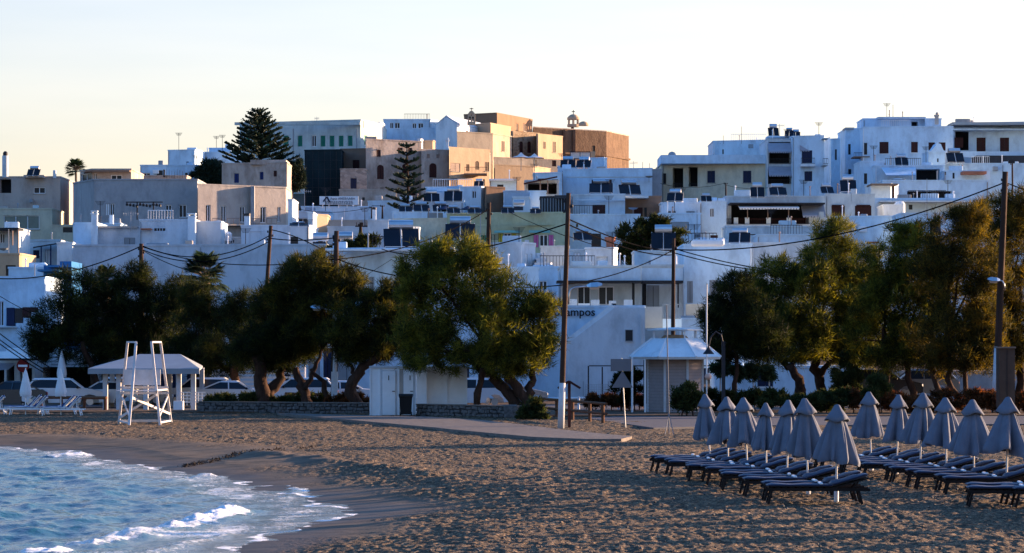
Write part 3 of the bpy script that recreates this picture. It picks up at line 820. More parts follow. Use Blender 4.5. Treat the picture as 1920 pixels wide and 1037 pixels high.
def bell_gable(root, x0, x1, ytop, ybase, d, m, ycross):
    a = W(x0, ybase, d); b = W(x1, ytop, d); w = b[0] - a[0]; h = b[2] - a[2]; zb = a[2]
    mb = MB()
    for f0, f1 in ((0, .18), (.42, .58), (.82, 1)):
        mb.box(a[0] + w * f0, d, zb, a[0] + w * f1, d + .5, zb + h * .62)
    mb.box(a[0] - .05, d - .05, zb - .1, b[0] + .05, d + .55, zb + h * .2)
    # arched head
    n = 6
    for f0, f1 in ((.18, .42), (.58, .82)):
        c = a[0] + w * (f0 + f1) / 2; rr = w * (f1 - f0) / 2
        for i in range(n):
            t0, t1 = math.pi * i / n, math.pi * (i + 1) / n
            mb.extrude_y([(c - rr * math.cos(t0), zb + h * .5 + rr * math.sin(t0)), (c - rr * math.cos(t1), zb + h * .5 + rr * math.sin(t1)), (c - rr * math.cos(t1), zb + h * .72), (c - rr * math.cos(t0), zb + h * .72)], d + .005, d + .495)
    c = a[0] + w / 2
    mb.extrude_y([(a[0], zb + h * .62), (a[0] + w * .18, zb + h * .62), (a[0] + w * .18, zb + h * .721), (b[0] - w * .18, zb + h * .721), (b[0] - w * .18, zb + h * .62), (b[0], zb + h * .62), (b[0], zb + h * .74), (c + w * .25, zb + h * .92), (c, zb + h), (c - w * .25, zb + h * .92), (a[0], zb + h * .74)], d, d + .5)
    g = mb.build('bell_gable', M[m], root)
    zc = WZ(ycross, d)
    k = MB().box(c - .05, d + .2, b[2], c + .05, d + .3, zc).box(c - .25, d + .2, b[2] + (zc - b[2]) * .55, c + .25, d + .3, b[2] + (zc - b[2]) * .55 + .1)
    k.build('cross', M[m], g)
    for f in (.30, .70):
        bl = MB().lathe([(.03, .32), (.1, .28), (.13, .1), (.19, 0)], (a[0] + w * f, d + .25, zb + h * .42), 10)
        bl.build('bell', M['rail'], g)
bell_gable(ch, 877, 891, 207, 233, 397, 'peach', 202)
# houses right of the chapel
B('ochre castle house high on the ridge right of the bell gable', [(870, 420), (932, 417), ('R', 998, 2.4)], 216, 'orange',
  [(968, 232, 972, 246, 'brown'), (981, 232, 986, 246, 'brown')], thick=12)
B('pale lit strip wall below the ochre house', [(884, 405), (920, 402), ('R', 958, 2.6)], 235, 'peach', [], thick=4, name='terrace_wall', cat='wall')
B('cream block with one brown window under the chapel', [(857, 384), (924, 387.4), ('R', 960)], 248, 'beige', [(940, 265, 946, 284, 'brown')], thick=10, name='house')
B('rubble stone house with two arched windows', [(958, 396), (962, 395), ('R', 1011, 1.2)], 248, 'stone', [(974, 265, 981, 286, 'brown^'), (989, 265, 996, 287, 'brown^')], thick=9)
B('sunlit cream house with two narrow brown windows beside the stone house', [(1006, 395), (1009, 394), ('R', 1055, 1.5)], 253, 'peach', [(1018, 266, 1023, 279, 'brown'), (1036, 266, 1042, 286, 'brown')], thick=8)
# the great church block
r = B('massive red brown fortress church with a small lantern on its roof', [(1000, 412), (1137, 420), ('R', 1179, 2.6)], 239, 'rust',
      [(1111, 273, 1116, 284, 'slit'), (1072, 238, 1076, 244, 'slit')], thick=20, name='fortress_church', cat='church', top_m='ruin')
A_ = W(1056, 239, 426); 
mb = MB()
for x0, x1 in ((1056, 1060), (1074, 1079)):
    mb.pbox(x0, 243, x1, 300, 414.9 if x0 < 1070 else 416.1, 1.2)
mb.build('buttress', M['rust'], r)
# ledge that runs round the lower storey
q = []
for px, d in ((1000, 412), (1137, 420), (1179, rdep(1137, 420, 1179, 2.6))): q.append((WX(px, d), d))
mb = MB(); zl = WZ(293, 420)
mb.prism([(q[0][0], q[0][1] - .25), (q[1][0], q[1][1] - .25), (q[2][0] + .25, q[2][1]), (q[2][0], q[2][1] + .2), (q[1][0], q[1][1] + .1), (q[0][0], q[0][1] + .1)], zl, zl + .25)
mb.build('ledge', M['rust'], r)
c = W(1075, 233, 431); s = 431 / F
lan = MB()
for k in range(6):
    an = 2 * math.pi * (k + .5) / 6; x = c[0] + 9.5 * s * math.cos(an); y = c[1] + 9.5 * s * math.sin(an)
    lan.tube([(x, y, c[2] - .1), (x, y, c[2] + 9 * s)], .17, 6)
lan.lathe([(11.5 * s, 0), (11.5 * s, .35), (10.5 * s, .4)], (c[0], c[1], c[2] - .4), 18)
lan.lathe([(11.8 * s, 0), (11.6 * s, .3), (10.8 * s, 4 * s), (8.4 * s, 7.2 * s), (4.8 * s, 9.4 * s), (1 * s, 10.3 * s)], (c[0], c[1], c[2] + 8.6 * s), 18)
lo = lan.build('lantern', M['peach'], r)
zt = c[2] + 18.6 * s
MB().box(c[0] - .05, c[1] - .05, zt, c[0] + .05, c[1] + .05, zt + .62).box(c[0] - .24, c[1] - .05, zt + .34, c[0] + .24, c[1] + .05, zt + .44).build('cross', M['rail'], lo)
c = W(1094, 236, 428)
MB().lathe([(9.5 * s, 0), (9.3 * s, 3 * s), (8 * s, 5.5 * s), (5 * s, 7.5 * s), (1 * s, 8.4 * s)], c, 18).build('dome', M['peach'], r)
# terrace levels under the castle
r = B('beige terrace house under the white tensile canopies', [(928, 372.5), (1000, 376), ('R', 1032)], 310, 'peach', [(1003, 300, 1006, 308, 'slit')], thick=9)
r = B('beige wall level behind the canopies', [(926, 380.5), (999, 384), ('R', 1090, .6)], 296, 'beige', [(1035, 300, 1043, 312, 'brown')], thick=6, name='terrace_wall', cat='wall')
for i, (x0, x1, y0, y1) in enumerate(((960, 994, 296, 287), (984, 1020, 297, 289))):
    d = 372 - i; a = W(x0, y0, d); b = W(x1, y1, d); w = (b[0] - a[0]); cx = (a[0] + b[0]) / 2
    t = thing('canopy', ['left white peaked canopy on the castle terrace', 'right white peaked canopy on the castle terrace'][i], 'canopy', (cx, d, a[2] - 1.6), 'white canopies on the castle terrace')
    vs = [(a[0], d - w / 2, a[2]), (b[0], d - w / 2, a[2]), (b[0], d + w / 2, a[2]), (a[0], d + w / 2, a[2]), (cx, d, b[2] + .1)]
    for k in range(4):
        m1 = [(vs[k][j] + vs[(k + 1) % 4][j]) / 2 for j in range(3)]; vs.append((m1[0], m1[1], a[2] + .05))
    for k in range(4):
        m1 = [vs[k][j] * .4 + vs[4][j] * .6 for j in range(3)]; vs.append((m1[0], m1[1], a[2] + (b[2] - a[2]) * .42))
    fs = []
    for k in range(4):
        k2 = (k + 1) % 4
        fs += [(k, 5 + k, 9 + k), (5 + k, k2, 9 + k2), (5 + k, 9 + k2, 9 + k), (9 + k, 9 + k2, 4)]
    mb = MB().add(vs, fs); mb.build('canvas', M['lightcanvas'], t)
    MB().tube([(cx, d, a[2] - 1.6), (cx, d, b[2])], .05, 6).build('pole', M['greyp'], t)
# glass framed roof room
t = thing('roof_room', 'framed glass roof room in front of the fortress church', 'roof room', (WX(1095, 370), 372, WZ(300, 370)))
mb = MB()
for x in (1069, 1087, 1106): mb.pbox(x, 285, x + 1.2, 300, 370, .08)
mb.pbox(1069, 284, 1107, 285.6, 370, .1).pbox(1069, 297, 1107, 298.5, 370, .1); mb.build('frame', M['rail'], t)
MB().pbox(1070, 286, 1106, 297, 370.3, .05).build('pane', M['lightcanvas'], t)
MB().pbox(1106.2, 284, 1116, 300, 371, 3).build('wall', M['peach'], t)

# stone tower house group
r = B('weathered stone mansion with arched brown windows behind the young pine', [(686, 352), (790, 356.2)], 262, 'ruin',
      [(706, 281, 714, 294, 'brown'), (746, 277, 755, 288, 'brown'), (765, 277, 773, 288, 'brown'), (707, 309, 720, 336, 'brown^'), (754, 307, 767, 331, 'brown^'), (712, 351, 720, 363, 'pale'), (770, 352, 780, 366, 'brown')], thick=12, name='mansion')
MB().prism([(WX(686, 355) - .1, 355), (WX(706, 355), 355), (WX(706, 355), 358), (WX(686, 355) - .1, 358)], WZ(268, 355), WZ(256, 355)).build('turret', M['ruin'], r)
r = B('weathered wing with an arched window right of the stone mansion', [(790, 352.5), (842, 354.6), ('R', 919, 1.1)], 281, 'ruin',
      [(800, 289, 806, 297, 'pale'), (818, 289, 824, 297, 'pale'), (805, 306, 819, 333, 'brown^')], thick=10, name='mansion_wing', cat='house')
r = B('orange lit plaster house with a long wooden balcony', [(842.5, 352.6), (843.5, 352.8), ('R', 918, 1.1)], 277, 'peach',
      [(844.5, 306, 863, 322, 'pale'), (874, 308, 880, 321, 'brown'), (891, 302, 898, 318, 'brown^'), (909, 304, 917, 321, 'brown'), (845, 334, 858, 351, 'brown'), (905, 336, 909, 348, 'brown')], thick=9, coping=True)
dd = rdep(843.5, 352.8, 870, 1.1)
rail(r, 871, 313, 912, 326, dd - 1.0, m='brown'); MB().pbox(870, 325, 913, 327.5, dd - 1.1, 3.0).build('balcony_slab', M['brownwall'], r)
r = B('lit white parapet piece on the mansion roof', [(783, 357), (788, 357), ('R', 792)], 262, 'white', [], thick=3, name='parapet', cat='parapet')
r = B('low cream rooftop wall between mansion and orange house', [(790, 360), (811, 360), ('R', 815)], 265, 'peach', [], thick=3, name='rooftop_wall', cat='wall')
chim = solo('chimney', MB().pbox(836, 258, 841, 282, 356, .5).pbox(835, 262, 842, 264, 355.9, .7), M['white'], 'slim white chimney with a collar on the mansion wing', 'chimney')
B('grey stone house left of the weathered mansion', [(638, 349), (688, 349)], 318, 'greystone', [(657, 334, 669, 354, 'navy')], thick=8)
B('dark brown stone house with one shuttered window next to the scaffold', [(638, 356), (688, 355)], 281, 'brownwall', [(661, 300, 674, 318, 'brown')], thick=8)
MBt = B('building wrapped in black green scaffold netting', [(571, 352), (640, 351)], 283, 'net', [], thick=10, name='netted_building', cat='building')
mb = MB()
for x in range(575, 640, 11): mb.pbox(x, 284, x + .6, 390, 350.6, .06)
for y in range(300, 395, 17): mb.pbox(571, y, 640, y + .5, 350.7, .06)
mb.build('scaffold', M['rail'], MBt)
B('brownish wall base with one square hole behind the roof sign', [(636, 338), (740, 338)], 357, 'ruin', [(679, 370, 684, 376, 'slit')], thick=6, name='retaining_wall', cat='wall')
# ruin left
r = B('two-level old plaster house with a blue door left of the netting', [(416, 338), (538, 336)], 308, 'ruin', [(439, 325, 448, 343, 'blue'), (487, 322, 494, 337, 'blue'), (513, 320, 519, 331, 'brown')], thick=8)
MB().box(WX(470, 337), 336.6, WZ(309, 337), WX(537, 337), 342, WZ(300, 337)).build('upper_storey', M['ruin'], r)
B('white cube house on the left ridge beside the dark pine', [(315, 378), (365, 377), ('R', 376)], 283, 'bluewhite', [(349, 303, 354, 318, 'slit')], thick=9)
B('low white house at the left end of the ridge', [(263, 366), (312, 366)], 311, 'bluewhite', [], thick=7)
B('long white house half hidden behind the dark pine', [(365, 384), (440, 383)], 287, 'bluewhite', [(372, 296, 376, 306, 'slit'), (410, 300, 415, 309, 'slit')], thick=8)
B('small white block on the roof left of the pine', [(392, 390), (432, 390)], 279, 'bluewhite', [], thick=5, name='rooftop_block')
B('white house with a narrow door above the grey school', [(312, 352), (372, 352)], 311, 'bluewhite', [(347, 324, 352, 341, 'slit')], thick=7)
r = B('brown low ruin with a white framed window on the grey building terrace', [(244, 318), (350, 318)], 331, 'ruin', [(298, 335, 310, 341, 'glass'), (280, 338, 284, 342, 'slit')], thick=4)
mb = MB()
for i in range(7): mb.pbox(312 + i * 5, 316 + (i * 37 % 7), 312.4 + i * 5, 334, 317.5, .05)
mb.pbox(306, 318, 309, 332, 317.6, .3); mb.build('aerial', M['rail'], r)

# ============ grey concrete building on the left
r = B('large grey concrete building with tall narrow doors on its right wing', [(137, 282), (176, 276), (370, 276)], 345, 'grey',
      [(198, 382, 205, 404, 'white'), (207, 382, 215, 404, 'door'), (310, 384, 322, 408, 'door'), (335, 384, 350, 408, 'door')], thick=12, name='concrete_building', cat='building')
r2 = B('beige right wing of the concrete building with five tall doorways', [(371, 270.5), (536, 276)], 347, 'greybeige',
       [(386, 384, 395, 415, 'door'), (415, 386, 424, 416, 'door'), (450, 387, 460, 417, 'door'), (488, 388, 499, 418, 'door'), (520, 388, 526, 416, 'door')], thick=12, name='concrete_wing', cat='building')
MB().pbox(470, 349, 477, 430, 273.2, .6).build('pilaster', M['grey'], r2)
for x0, x1 in ((398, 414), (426, 449), (462, 487), (500, 519)): rail(r2, x0, 409, x1, 420, 269.9 + (x0 - 371) * .0333, m='palebrown', bars=False)
MB().prism([(WX(371, 269.6), 269.6), (WX(536, 275.1), 275.1), (WX(536, 276), 276), (WX(371, 270.5), 270.5)], WZ(424, 273), WZ(421, 273)).build('balcony_slab', M['greybeige'], r2)
r3 = B('dark glazed penthouse with a flat overhanging roof', [(150, 300), (173, 297), (246, 297)], 322, 'ruin', [(152, 325, 171, 342, 'glass'), (208, 328, 229, 342, 'glass'), (176, 325, 182, 342, 'glass')], thick=7, name='penthouse', cat='penthouse')
MB().prism([(WX(160, 296), 296), (WX(243, 296), 296), (WX(262, 304), 304), (WX(150, 306), 306)], WZ(322, 296), WZ(319, 296)).build('roof_overhang', M['brownwall'], r3)
r4 = thing('pergola', 'dark metal pergola frame with hanging lanterns on the grey terrace', 'pergola', (WX(270, 265), 265, WZ(412, 265)))
mb = MB()
for x in (256, 286.5): mb.pbox(x, 378, x + 2.2, 412, 264, .12)
mb.pbox(236, 378, 305, 380, 264, .12)
mb.build('frame', M['rail'], r4); MB().pbox(240, 384, 300, 385, 266, .1).build('rear_beam', M['rail'], r4)
for i in range(11):
    x = 238 + i * 6.2
    c = W(x, 386 + (i * 5) % 4, 264)
    MB().lathe([(.02, .28), (.12, .18), (.1, 0)], c, 6).build('lantern', M['rail'], r4)
B('long low blue white wall under the concrete building', [(137, 262), (226, 262)], 421, 'bluewhite', [], thick=4, name='terrace_wall', cat='wall')
# ============ far left houses
r = B('grey beige apartment block with a round flue at the left edge', [(-40, 300), (113, 300)], 333, 'greybeige', [(63, 351, 85, 363, 'glass'), (0, 336, 21, 362, 'void', 1.2)], thick=12, name='apartment_block', cat='building')
MB().lathe([(6 * .0536, 0), (6 * .0536, 2.2)], W(10, 333, 300), 12).build('flue', M['offwhite'], r); MB().lathe([(.16, 0), (.24, .1), (.24, .35), (.1, .5)], W(10, 293, 300), 12).build('flue_cap', M['rail'], r)
MB().lathe([(.17, 0), (.17, .75), (.1, .8)], W(102.5, 334, 299.5), 8).build('flue', M['offwhite'], r)
MB().pbox(44, 328, 82, 333, 299, 2).build('plinth', M['greybeige'], r)
MB().bbox(*[c for c in (WX(56, 299.5), 299.2, WZ(380, 299.5))], *[c for c in (WX(64, 299.5), 299.8, WZ(374, 299.5))]).build('air_conditioner', M['greyp'], r)
r = B('cream house with a wide teal three-pane window at the left edge', [(-40, 287), (98, 287)], 393, 'cream', [(7, 404, 74, 430, 'teal')], thick=8)
MB().bbox(WX(55, 286), 288, WZ(392, 286), WX(65, 286), 288.6, WZ(383, 286)).build('air_conditioner', M['offwhite'], r)
B('cream strip building with a dark slot window beside the teal-window house', [(98, 283), (140, 283)], 424, 'cream', [(118, 404 + 22, 136, 436, 'slit')], thick=7)
r = B('white house with a brown tiled strip roof behind the left blocks', [(113, 322), (138, 322)], 364, 'bluewhite', [(127, 374, 137, 378, 'slit')], thick=7)
a = W(112, 365, 322); b = W(139, 354, 322)
MB().extrude_x([(321.4, a[2]), (321.4, a[2] + .08), (324.5, b[2]), (328, b[2]), (328, a[2])], a[0], b[0]).build('tiled_roof', M['tile'], r)
r = B('white house with dark pergola roof over a doorway', [(-30, 250), (110, 250)], 452, 'offwhite', [(62, 469, 74, 485, 'navy'), (0, 453, 8, 468, 'glass'), (85, 468, 94, 496, 'white')], thick=7)
mb = MB().add([W(62, 461, 246), W(112, 454, 247), W(112, 457, 250), W(62, 463.5, 250)], [(0, 1, 2, 3)]); a = W(62, 462, 247)
mb = MB().add([W(62, 463, 246.5), W(110, 455, 246.5), W(110, 457.5, 246.5), W(62, 465.5, 246.5), W(62, 463, 249.6), W(110, 455, 249.6), W(110, 457.5, 249.6), W(62, 465.5, 249.6)], [(3, 2, 1, 0), (4, 5, 6, 7), (0, 1, 5, 4), (2, 3, 7, 6), (0, 4, 7, 3), (1, 2, 6, 5)])
mb.build('awning', M['rail'], r)
MB().pbox(76, 462, 78, 500, 247, .12).pbox(94, 460, 96, 500, 247, .12).build('post', M['bluep'], r)
rail(r, 36, 456, 62, 464, 247, m='whitep'); rail(r, 42, 480, 75, 502, 245, m='rail')
r = B('balcony house with a dark flat canopy at the left edge', [(-30, 238), (34, 238)], 430, 'offwhite', [(0, 438, 9, 456, 'glass')], thick=6)
MB().pbox(-30, 427, 35, 431, 236, 2.4).build('canopy_roof', M['rail'], r); MB().pbox(33, 431, 35, 474, 236, .14).pbox(22, 431, 24, 460, 236, .14).build('post', M['palebrown'], r)
MB().lathe([(.02, 0), (.3, .07), (.42, .2)], W(7, 470, 234), 14).build('satellite_dish', M['greyp'], r)
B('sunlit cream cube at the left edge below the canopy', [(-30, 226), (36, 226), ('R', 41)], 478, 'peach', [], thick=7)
B('white cube between the pergola and the large grey wall', [(107, 240), (136, 240)], 457, 'white', [], thick=6)
B('white rounded roof block above the street house', [(16, 212), (84, 212)], 504, 'bluewhite', [], thick=5, name='rooftop_block')
r = B('bright blue painted hut with a stepped flat roof', [(82, 205), (134, 205)], 497, 'blue', [(88, 513, 100, 545, 'grey')], thick=5, name='hut', cat='hut', coping=False)
MB().pbox(70, 505, 110, 509, 203.4, 6).pbox(87, 497, 134, 501, 203, 6).pbox(112, 490, 134, 497, 204, 5).build('roof', M['blue'], r)
r = B('white street house with outdoor steps at the far left', [(-60, 188), (-5, 188), (84, 188)], 522, 'bluewhite', [(-4, 565, 7, 611, 'glass')], thick=8)
# lower body with stepped top
q = [(-60, 612), (30, 612), (30, 606), (44, 606), (44, 596), (59, 596), (59, 586), (72, 586), (72, 577), (104, 566), (106, 680), (-60, 680)]
MB().extrude_y([(WX(x, 186.4), WZ(y, 186.4)) for x, y in q][::-1], 186.4, 188.2).build('front_wall', M['bluewhite'], r)
mb = MB()
fo = MB().pbox(12, 577, 27, 611, 187.6, .2).build('door', M['navy'], r)
MB().pbox(28, 578, 42, 606, 187.6, .2).build('window', M['glass'], r); MB().pbox(42, 576, 58, 596, 187.5, .2).pbox(58, 576, 71, 586, 187.5, .2).build('shutter', M['brown'], r)
MB().pbox(-60, 612, 30, 614, 186.0, .5).build('ledge', M['offwhite'], r)
# street level at far left
r = B('shop front with grey pillars and a dark interior at the far left', [(-60, 176), (66, 176)], 664, 'offwhite', [(-30, 682, 8, 752, 'void', 2.5), (12, 682, 27, 752, 'void', 2.5), (37, 690, 60, 752, 'void', 2.5)], thick=7, z0=-.2, name='shop')
MB().add([W(-10, 672, 172), W(40, 672, 172), W(40, 659, 176), W(-10, 659, 176)], [(0, 1, 2, 3)]).add([W(40, 672, 172), W(56, 673, 172), W(52, 664, 176), W(40, 659, 176)], [(0, 1, 2, 3)]).build('canopy', M['lightcanvas'], r)
MB().pbox(-20, 672, 90, 676, 171.8, .15).build('beam', M['rail'], r)
MB().add([W(-10, 694, 172), W(15, 693, 172), W(32, 681, 175), W(-10, 681, 175)], [(0, 1, 2, 3)]).build('awning', M['awning'], r)
r = B('dark shop recess under a white slatted shelf behind the trees', [(66, 178), (180, 178)], 668, 'offwhite', [(80, 688, 175, 756, 'void', 3)], thick=7, z0=-.2, name='shop')
for y in (668, 676, 682): MB().pbox(95, y, 160, y + 3.5, 175.5, 1.2).build('shelf_board', M['greyp'], r)
# big plain walls and the terrace house over the left trees
r = B('large plain grey white wall house above the left trees', [(137, 236), (612, 234)], 462, 'bluegrey', [], thick=8)
r = B('white terrace house with four tiny square openings', [(262, 246), (366, 246)], 414, 'pink', [(289, 428, 294, 433, 'slit'), (295, 428, 299, 433, 'slit'), (300, 428, 304, 433, 'slit'), (305, 428, 310, 433, 'slit')], thick=6)
MB().pbox(263, 428, 283, 430.5, 245, 1.2).build('canopy_slab', M['terracotta'], r)
chimney(r, 352, 401, 366, 463, 245.4, 'white')
r = B('pinkish white terrace block behind the tall left chimney', [(181, 247), (262, 247)], 427, 'pink', [], thick=5)
MB().pbox(181, 424, 258, 427.5, 246.7, .4).build('ledge', M['greybeige'], r)
r = B('bluish white end block with a tall chimney', [(141, 246), (181, 246)], 420, 'bluewhite', [], thick=6)
chimney(r, 171, 396, 182, 462, 245.0, 'white'); MB().pbox(205, 403, 212, 420, 250, .4).build('chimney', M['white'], r)
r = B('white terrace block with a rounded corner left of the leaning pole', [(366, 247), (414, 247)], 418, 'pink', [], thick=6)
MB().lathe([(.55, 0), (.55, 1.9), (.45, 2.1), (.1, 2.15)], (WX(409, 247.5), 247.6, WZ(462, 247)), 14).build('rounded_corner', M['white'], r)
r = B('small white outbuilding with rooftop water pipes', [(414, 250), (454, 250)], 447, 'offwhite', [(432, 449, 440, 456, 'glass')], thick=4, name='outbuilding')
MB().lathe([(.45, 0), (.45, .6), (.3, .75), (.05, .8)], W(425, 452, 249), 12).build('water_tank', M['whitep'], r)
r = B('white block with a dark square opening right of the leaning pole', [(452, 245), (579, 245), ('R', 587)], 425, 'pink', [(545, 444, 559, 460, 'slit'), (467, 434, 490, 461, 'void', .1)], thick=7)
MB().pbox(458, 405, 468, 424, 245, .45).build('chimney', M['white'], r); MB().lathe([(.3, 0), (.3, .2)], W(463, 405, 245.2), 8).build('chimney_cap', M['rail'], r)
MB().pbox(540, 436, 543, 470, 240, .1).build('downpipe', M['whitep'], r)
B('plain grey white extension right of the dark square opening', [(545, 238.5), (620, 238)], 463, 'pink', [], thick=5, name='extension')
r = B('narrow white stair block behind the solar tanks', [(577, 256), (587, 256)], 400, 'white', [], thick=5)
B('sunlit cream cube behind the first steel tank', [(588, 262), (594, 262), ('R', 614, 1.4)], 404, 'peach', [], thick=5)
B('tall narrow white wall with a lit edge in front of the concrete building', [(540, 262), (548, 262), ('R', 550)], 376, 'white', [], thick=6, name='stair_tower')
B('long low blue white building under the roof sign', [(565, 300), (700, 300)], 389, 'bluewhite', [], thick=8)
B('sloping white parapet house beneath the television aerial', [(552, 285), (618, 285)], 398, 'bluewhite', [], thick=6)
B('greyish band wall below the long blue white building', [(614, 272), (700, 272)], 415, 'greybeige', [], thick=5, name='terrace_wall', cat='wall')
B('low pinkish white roof house behind the transformer pole', [(614, 258), (700, 258)], 427, 'pink', [], thick=6)
r = B('white cube with a lit edge and a round chimney beside the large solar tank', [(690, 252), (728, 252), ('R', 737)], 415, 'pink', [], thick=7)
MB().pbox(698, 393, 705, 415, 253, .4).build('chimney', M['white'], r); MB().lathe([(.2, 0), (.2, .18)], W(701.5, 393, 253.2), 8).build('chimney_cap', M['rail'], r)
B('strongly lit white roof wall behind the steel tank', [(737, 247), (739, 247), ('R', 786, .75)], 427, 'white', [], thick=4, name='roof_wall', cat='wall')
B('plain beige building with a band of shadow left of the green house', [(735, 262), (838, 260)], 413, 'cream', [], thick=9)
# centre: green house with coloured shutters
r = B('pale green house with yellow and pink shutters', [(838, 258), (1066, 256)], 402, 'green',
      [(934, 437, 943, 458, 'yellow'), (944, 437, 958, 460, 'glass'), (959, 437, 968, 455, 'yellow'), (1000, 440, 1010, 464, 'pink'), (1011, 440, 1027, 464, 'glass'), (1028, 440, 1038, 464, 'pink'), (901, 440, 912, 452, 'green')], thick=9)
for x0, x1 in ((927, 975), (992, 1048)): MB().pbox(x0, 432, x1, 436.5, 256.3, .3).build('lintel', M['tealp'], r)
MB().pbox(838, 421, 1066, 422.4, 256.2, .3).build('ledge', M['green'], r)
# flat roofs above the green house
r = B('low white building with a door and antenna in front of the mansion', [(798, 288), (902, 287), ('R', 909)], 353, 'white', [(885, 358, 893, 372, 'door')], thick=7)
MB().pbox(800, 352, 839, 359, 286, 1).build('parapet', M['bluewhite'], r)
B('long blue white roof terrace wall under the young pine', [(690, 280), (870, 279)], 379, 'bluewhite', [], thick=6, name='terrace_wall', cat='wall')
B('white roof terrace wall above the beige building', [(735, 268), (840, 267)], 398, 'bluewhite', [], thick=4, name='terrace_wall', cat='wall')
r = B('orange brown plaster wall block behind the middle pole', [(909, 285), (912, 285), ('R', 946, .7)], 352, 'orange', [], thick=5, name='plaster_block')
r = B('small pale blue roof hut left of the veranda', [(918, 297), (968, 297)], 338, 'bluewhite', [(932, 346, 944, 353, 'slit')], thick=5, name='roof_hut', cat='hut')
MB().pbox(917, 336, 969, 338.5, 296, 3).build('roof_slab', M['lightcanvas'], r)
B('grey blue low terrace wall left of the bright white block', [(944, 283), (993, 283)], 360, 'bluegrey', [], thick=5, name='terrace_wall', cat='wall')
B('bright white cube with a hanging tank left of the dark sheds', [(961, 276), (993, 276)], 371, 'white', [], thick=5)
B('pale blue white block beside the dark grey sheds', [(993, 278), (1024, 278)], 360, 'bluewhite', [], thick=5)
r = B('row of dark grey sheds on the roof behind the tall pole', [(1013, 268), (1062, 267)], 371, 'dark', [], thick=4, name='shed', cat='shed')
for i in range(9): MB().pbox(1016 + i * 5.2, 372, 1017 + i * 5.2, 401, 266.7, .2).build('panel_rib', M['greyp'], r)
MB().pbox(1040, 366, 1062, 372, 266.5, 2).build('upper_panel', M['dark'], r)
# veranda house and neighbours
r = B('dark veranda with a sloping brown roof and thin posts', [(984, 300), (1048, 300)], 340, 'offwhite', [(990, 343, 1044, 364, 'void', 2.5)], thick=7, name='veranda_house')
mb = MB().add([W(982, 343, 297), W(1045, 330, 297), W(1045, 333, 297), W(982, 346, 297), W(982, 343, 302), W(1045, 330, 302), W(1045, 333, 302), W(982, 346, 302)], [(3, 2, 1, 0), (4, 5, 6, 7), (0, 1, 5, 4), (2, 3, 7, 6), (0, 4, 7, 3), (1, 2, 6, 5)])
mb.build('roof_overhang', M['brown'], r)
for x in (1012, 1026): MB().pbox(x, 338, x + 2, 364, 297.4, .12).build('post', M['palebrown'], r)
r = B('long white house with two brown blinds below the fortress church', [(1051, 330), (1223, 328)], 319, 'bluewhite', [(1109, 337, 1147, 347, 'brown'), (1170, 337, 1192, 347, 'brown')], thick=9)
MB().pbox(1062, 331, 1222, 333, 326.8, .6).build('ledge', M['offwhite'], r)
B('white sloping front part of the long house', [(1000, 326), (1054, 325)], 326, 'bluewhite', [], thick=5)
B('grey end wall right of the long white house', [(1223, 333), (1241, 333)], 319, 'grey', [], thick=6)
B('small white roof room behind two solar heaters', [(1104, 345), (1132, 344), ('R', 1138)], 298, 'bluewhite', [], thick=5, name='rooftop_room')
B('low white parapet behind the left solar heater', [(1046, 347), (1082, 347)], 313, 'bluewhite', [], thick=3, name='parapet', cat='parapet')
r = B('white house with one brown shuttered window right of the tall pole', [(1071, 268), (1172, 267)], 367, 'offwhite', [(1111, 384, 1135, 404, 'brown')], thick=9)
MB().pbox(1074, 374, 1172, 376, 266.6, .5).build('ledge', M['offwhite'], r)
B('lower blue white storey under the brown shuttered window', [(1068, 262), (1200, 262)], 404, 'bluewhite', [(1109, 438, 1127, 463, 'slit'), (1080, 420, 1084, 426, 'slit')], thick=5)
r = B('dark brown recessed loggia between white houses', [(1172, 270), (1240, 270)], 370, 'brownwall', [(1189, 389, 1205, 406, 'brown'), (1208, 389, 1213, 406, 'slit')], thick=7, name='loggia_house')
MB().pbox(1170, 367, 1216, 371, 268, 2.5).build('roof_overhang', M['offwhite'], r); MB().pbox(1172, 407, 1242, 416, 268, .3).build('parapet', M['white'], r)
r = B('white terrace house with a small blue window under the cream building', [(1240, 266), (1313, 266)], 382, 'white', [], thick=6)
MB().pbox(1236, 400, 1314, 402, 265.6, .5).build('ledge', M['offwhite'], r)
r = B('white stair house with one tall slot window', [(1313, 268), (1362, 268)], 379, 'bluewhite', [(1331, 391, 1339, 407, 'glass'), (1332, 441, 1346, 450, 'brown')], thick=6)
B('lower white wall with a grey shutter behind the dark cypress', [(1236, 262), (1314, 262)], 402, 'bluewhite', [(1258, 416, 1292, 432, 'grey'), (1303, 439, 1319, 446, 'grey')], thick=5)
# restaurant with long dark veranda
r = B('long white house with a dark veranda and red balcony panels', [(1361, 270), (1548, 270)], 370, 'offwhite', [(1371, 383, 1517, 420, 'void', 3.0), (1516 + 4, 402, 1528, 408, 'slit')], thick=10, name='veranda_house')
MB().pbox(1369, 380, 1547, 383, 267.5, 3).build('roof_edge', M['rail'], r)
awning(r, 1383, 384, 1495, 389, 269, 2.0, m='lightcanvas'); awning(r, 1502, 384, 1545, 404, 269.5, 1.6, m='awning')
for x in (1376, 1397, 1437, 1475): MB().pbox(x, 408, x + 8, 420, 269.3, .4).build('pier', M['white'], r)
for x0, x1 in ((1362, 1376), (1384, 1397), (1405, 1437), (1445, 1475), (1483, 1514)): rail(r, x0, 410, x1, 419, 269.4, m='brown')
for x in (1401, 1439, 1478): MB().pbox(x, 388, x + 1.5, 410, 269.2, .1).build('post', M['palebrown'], r)
MB().pbox(1361, 421, 1548, 424, 268.8, 1).build('ledge', M['offwhite'], r)
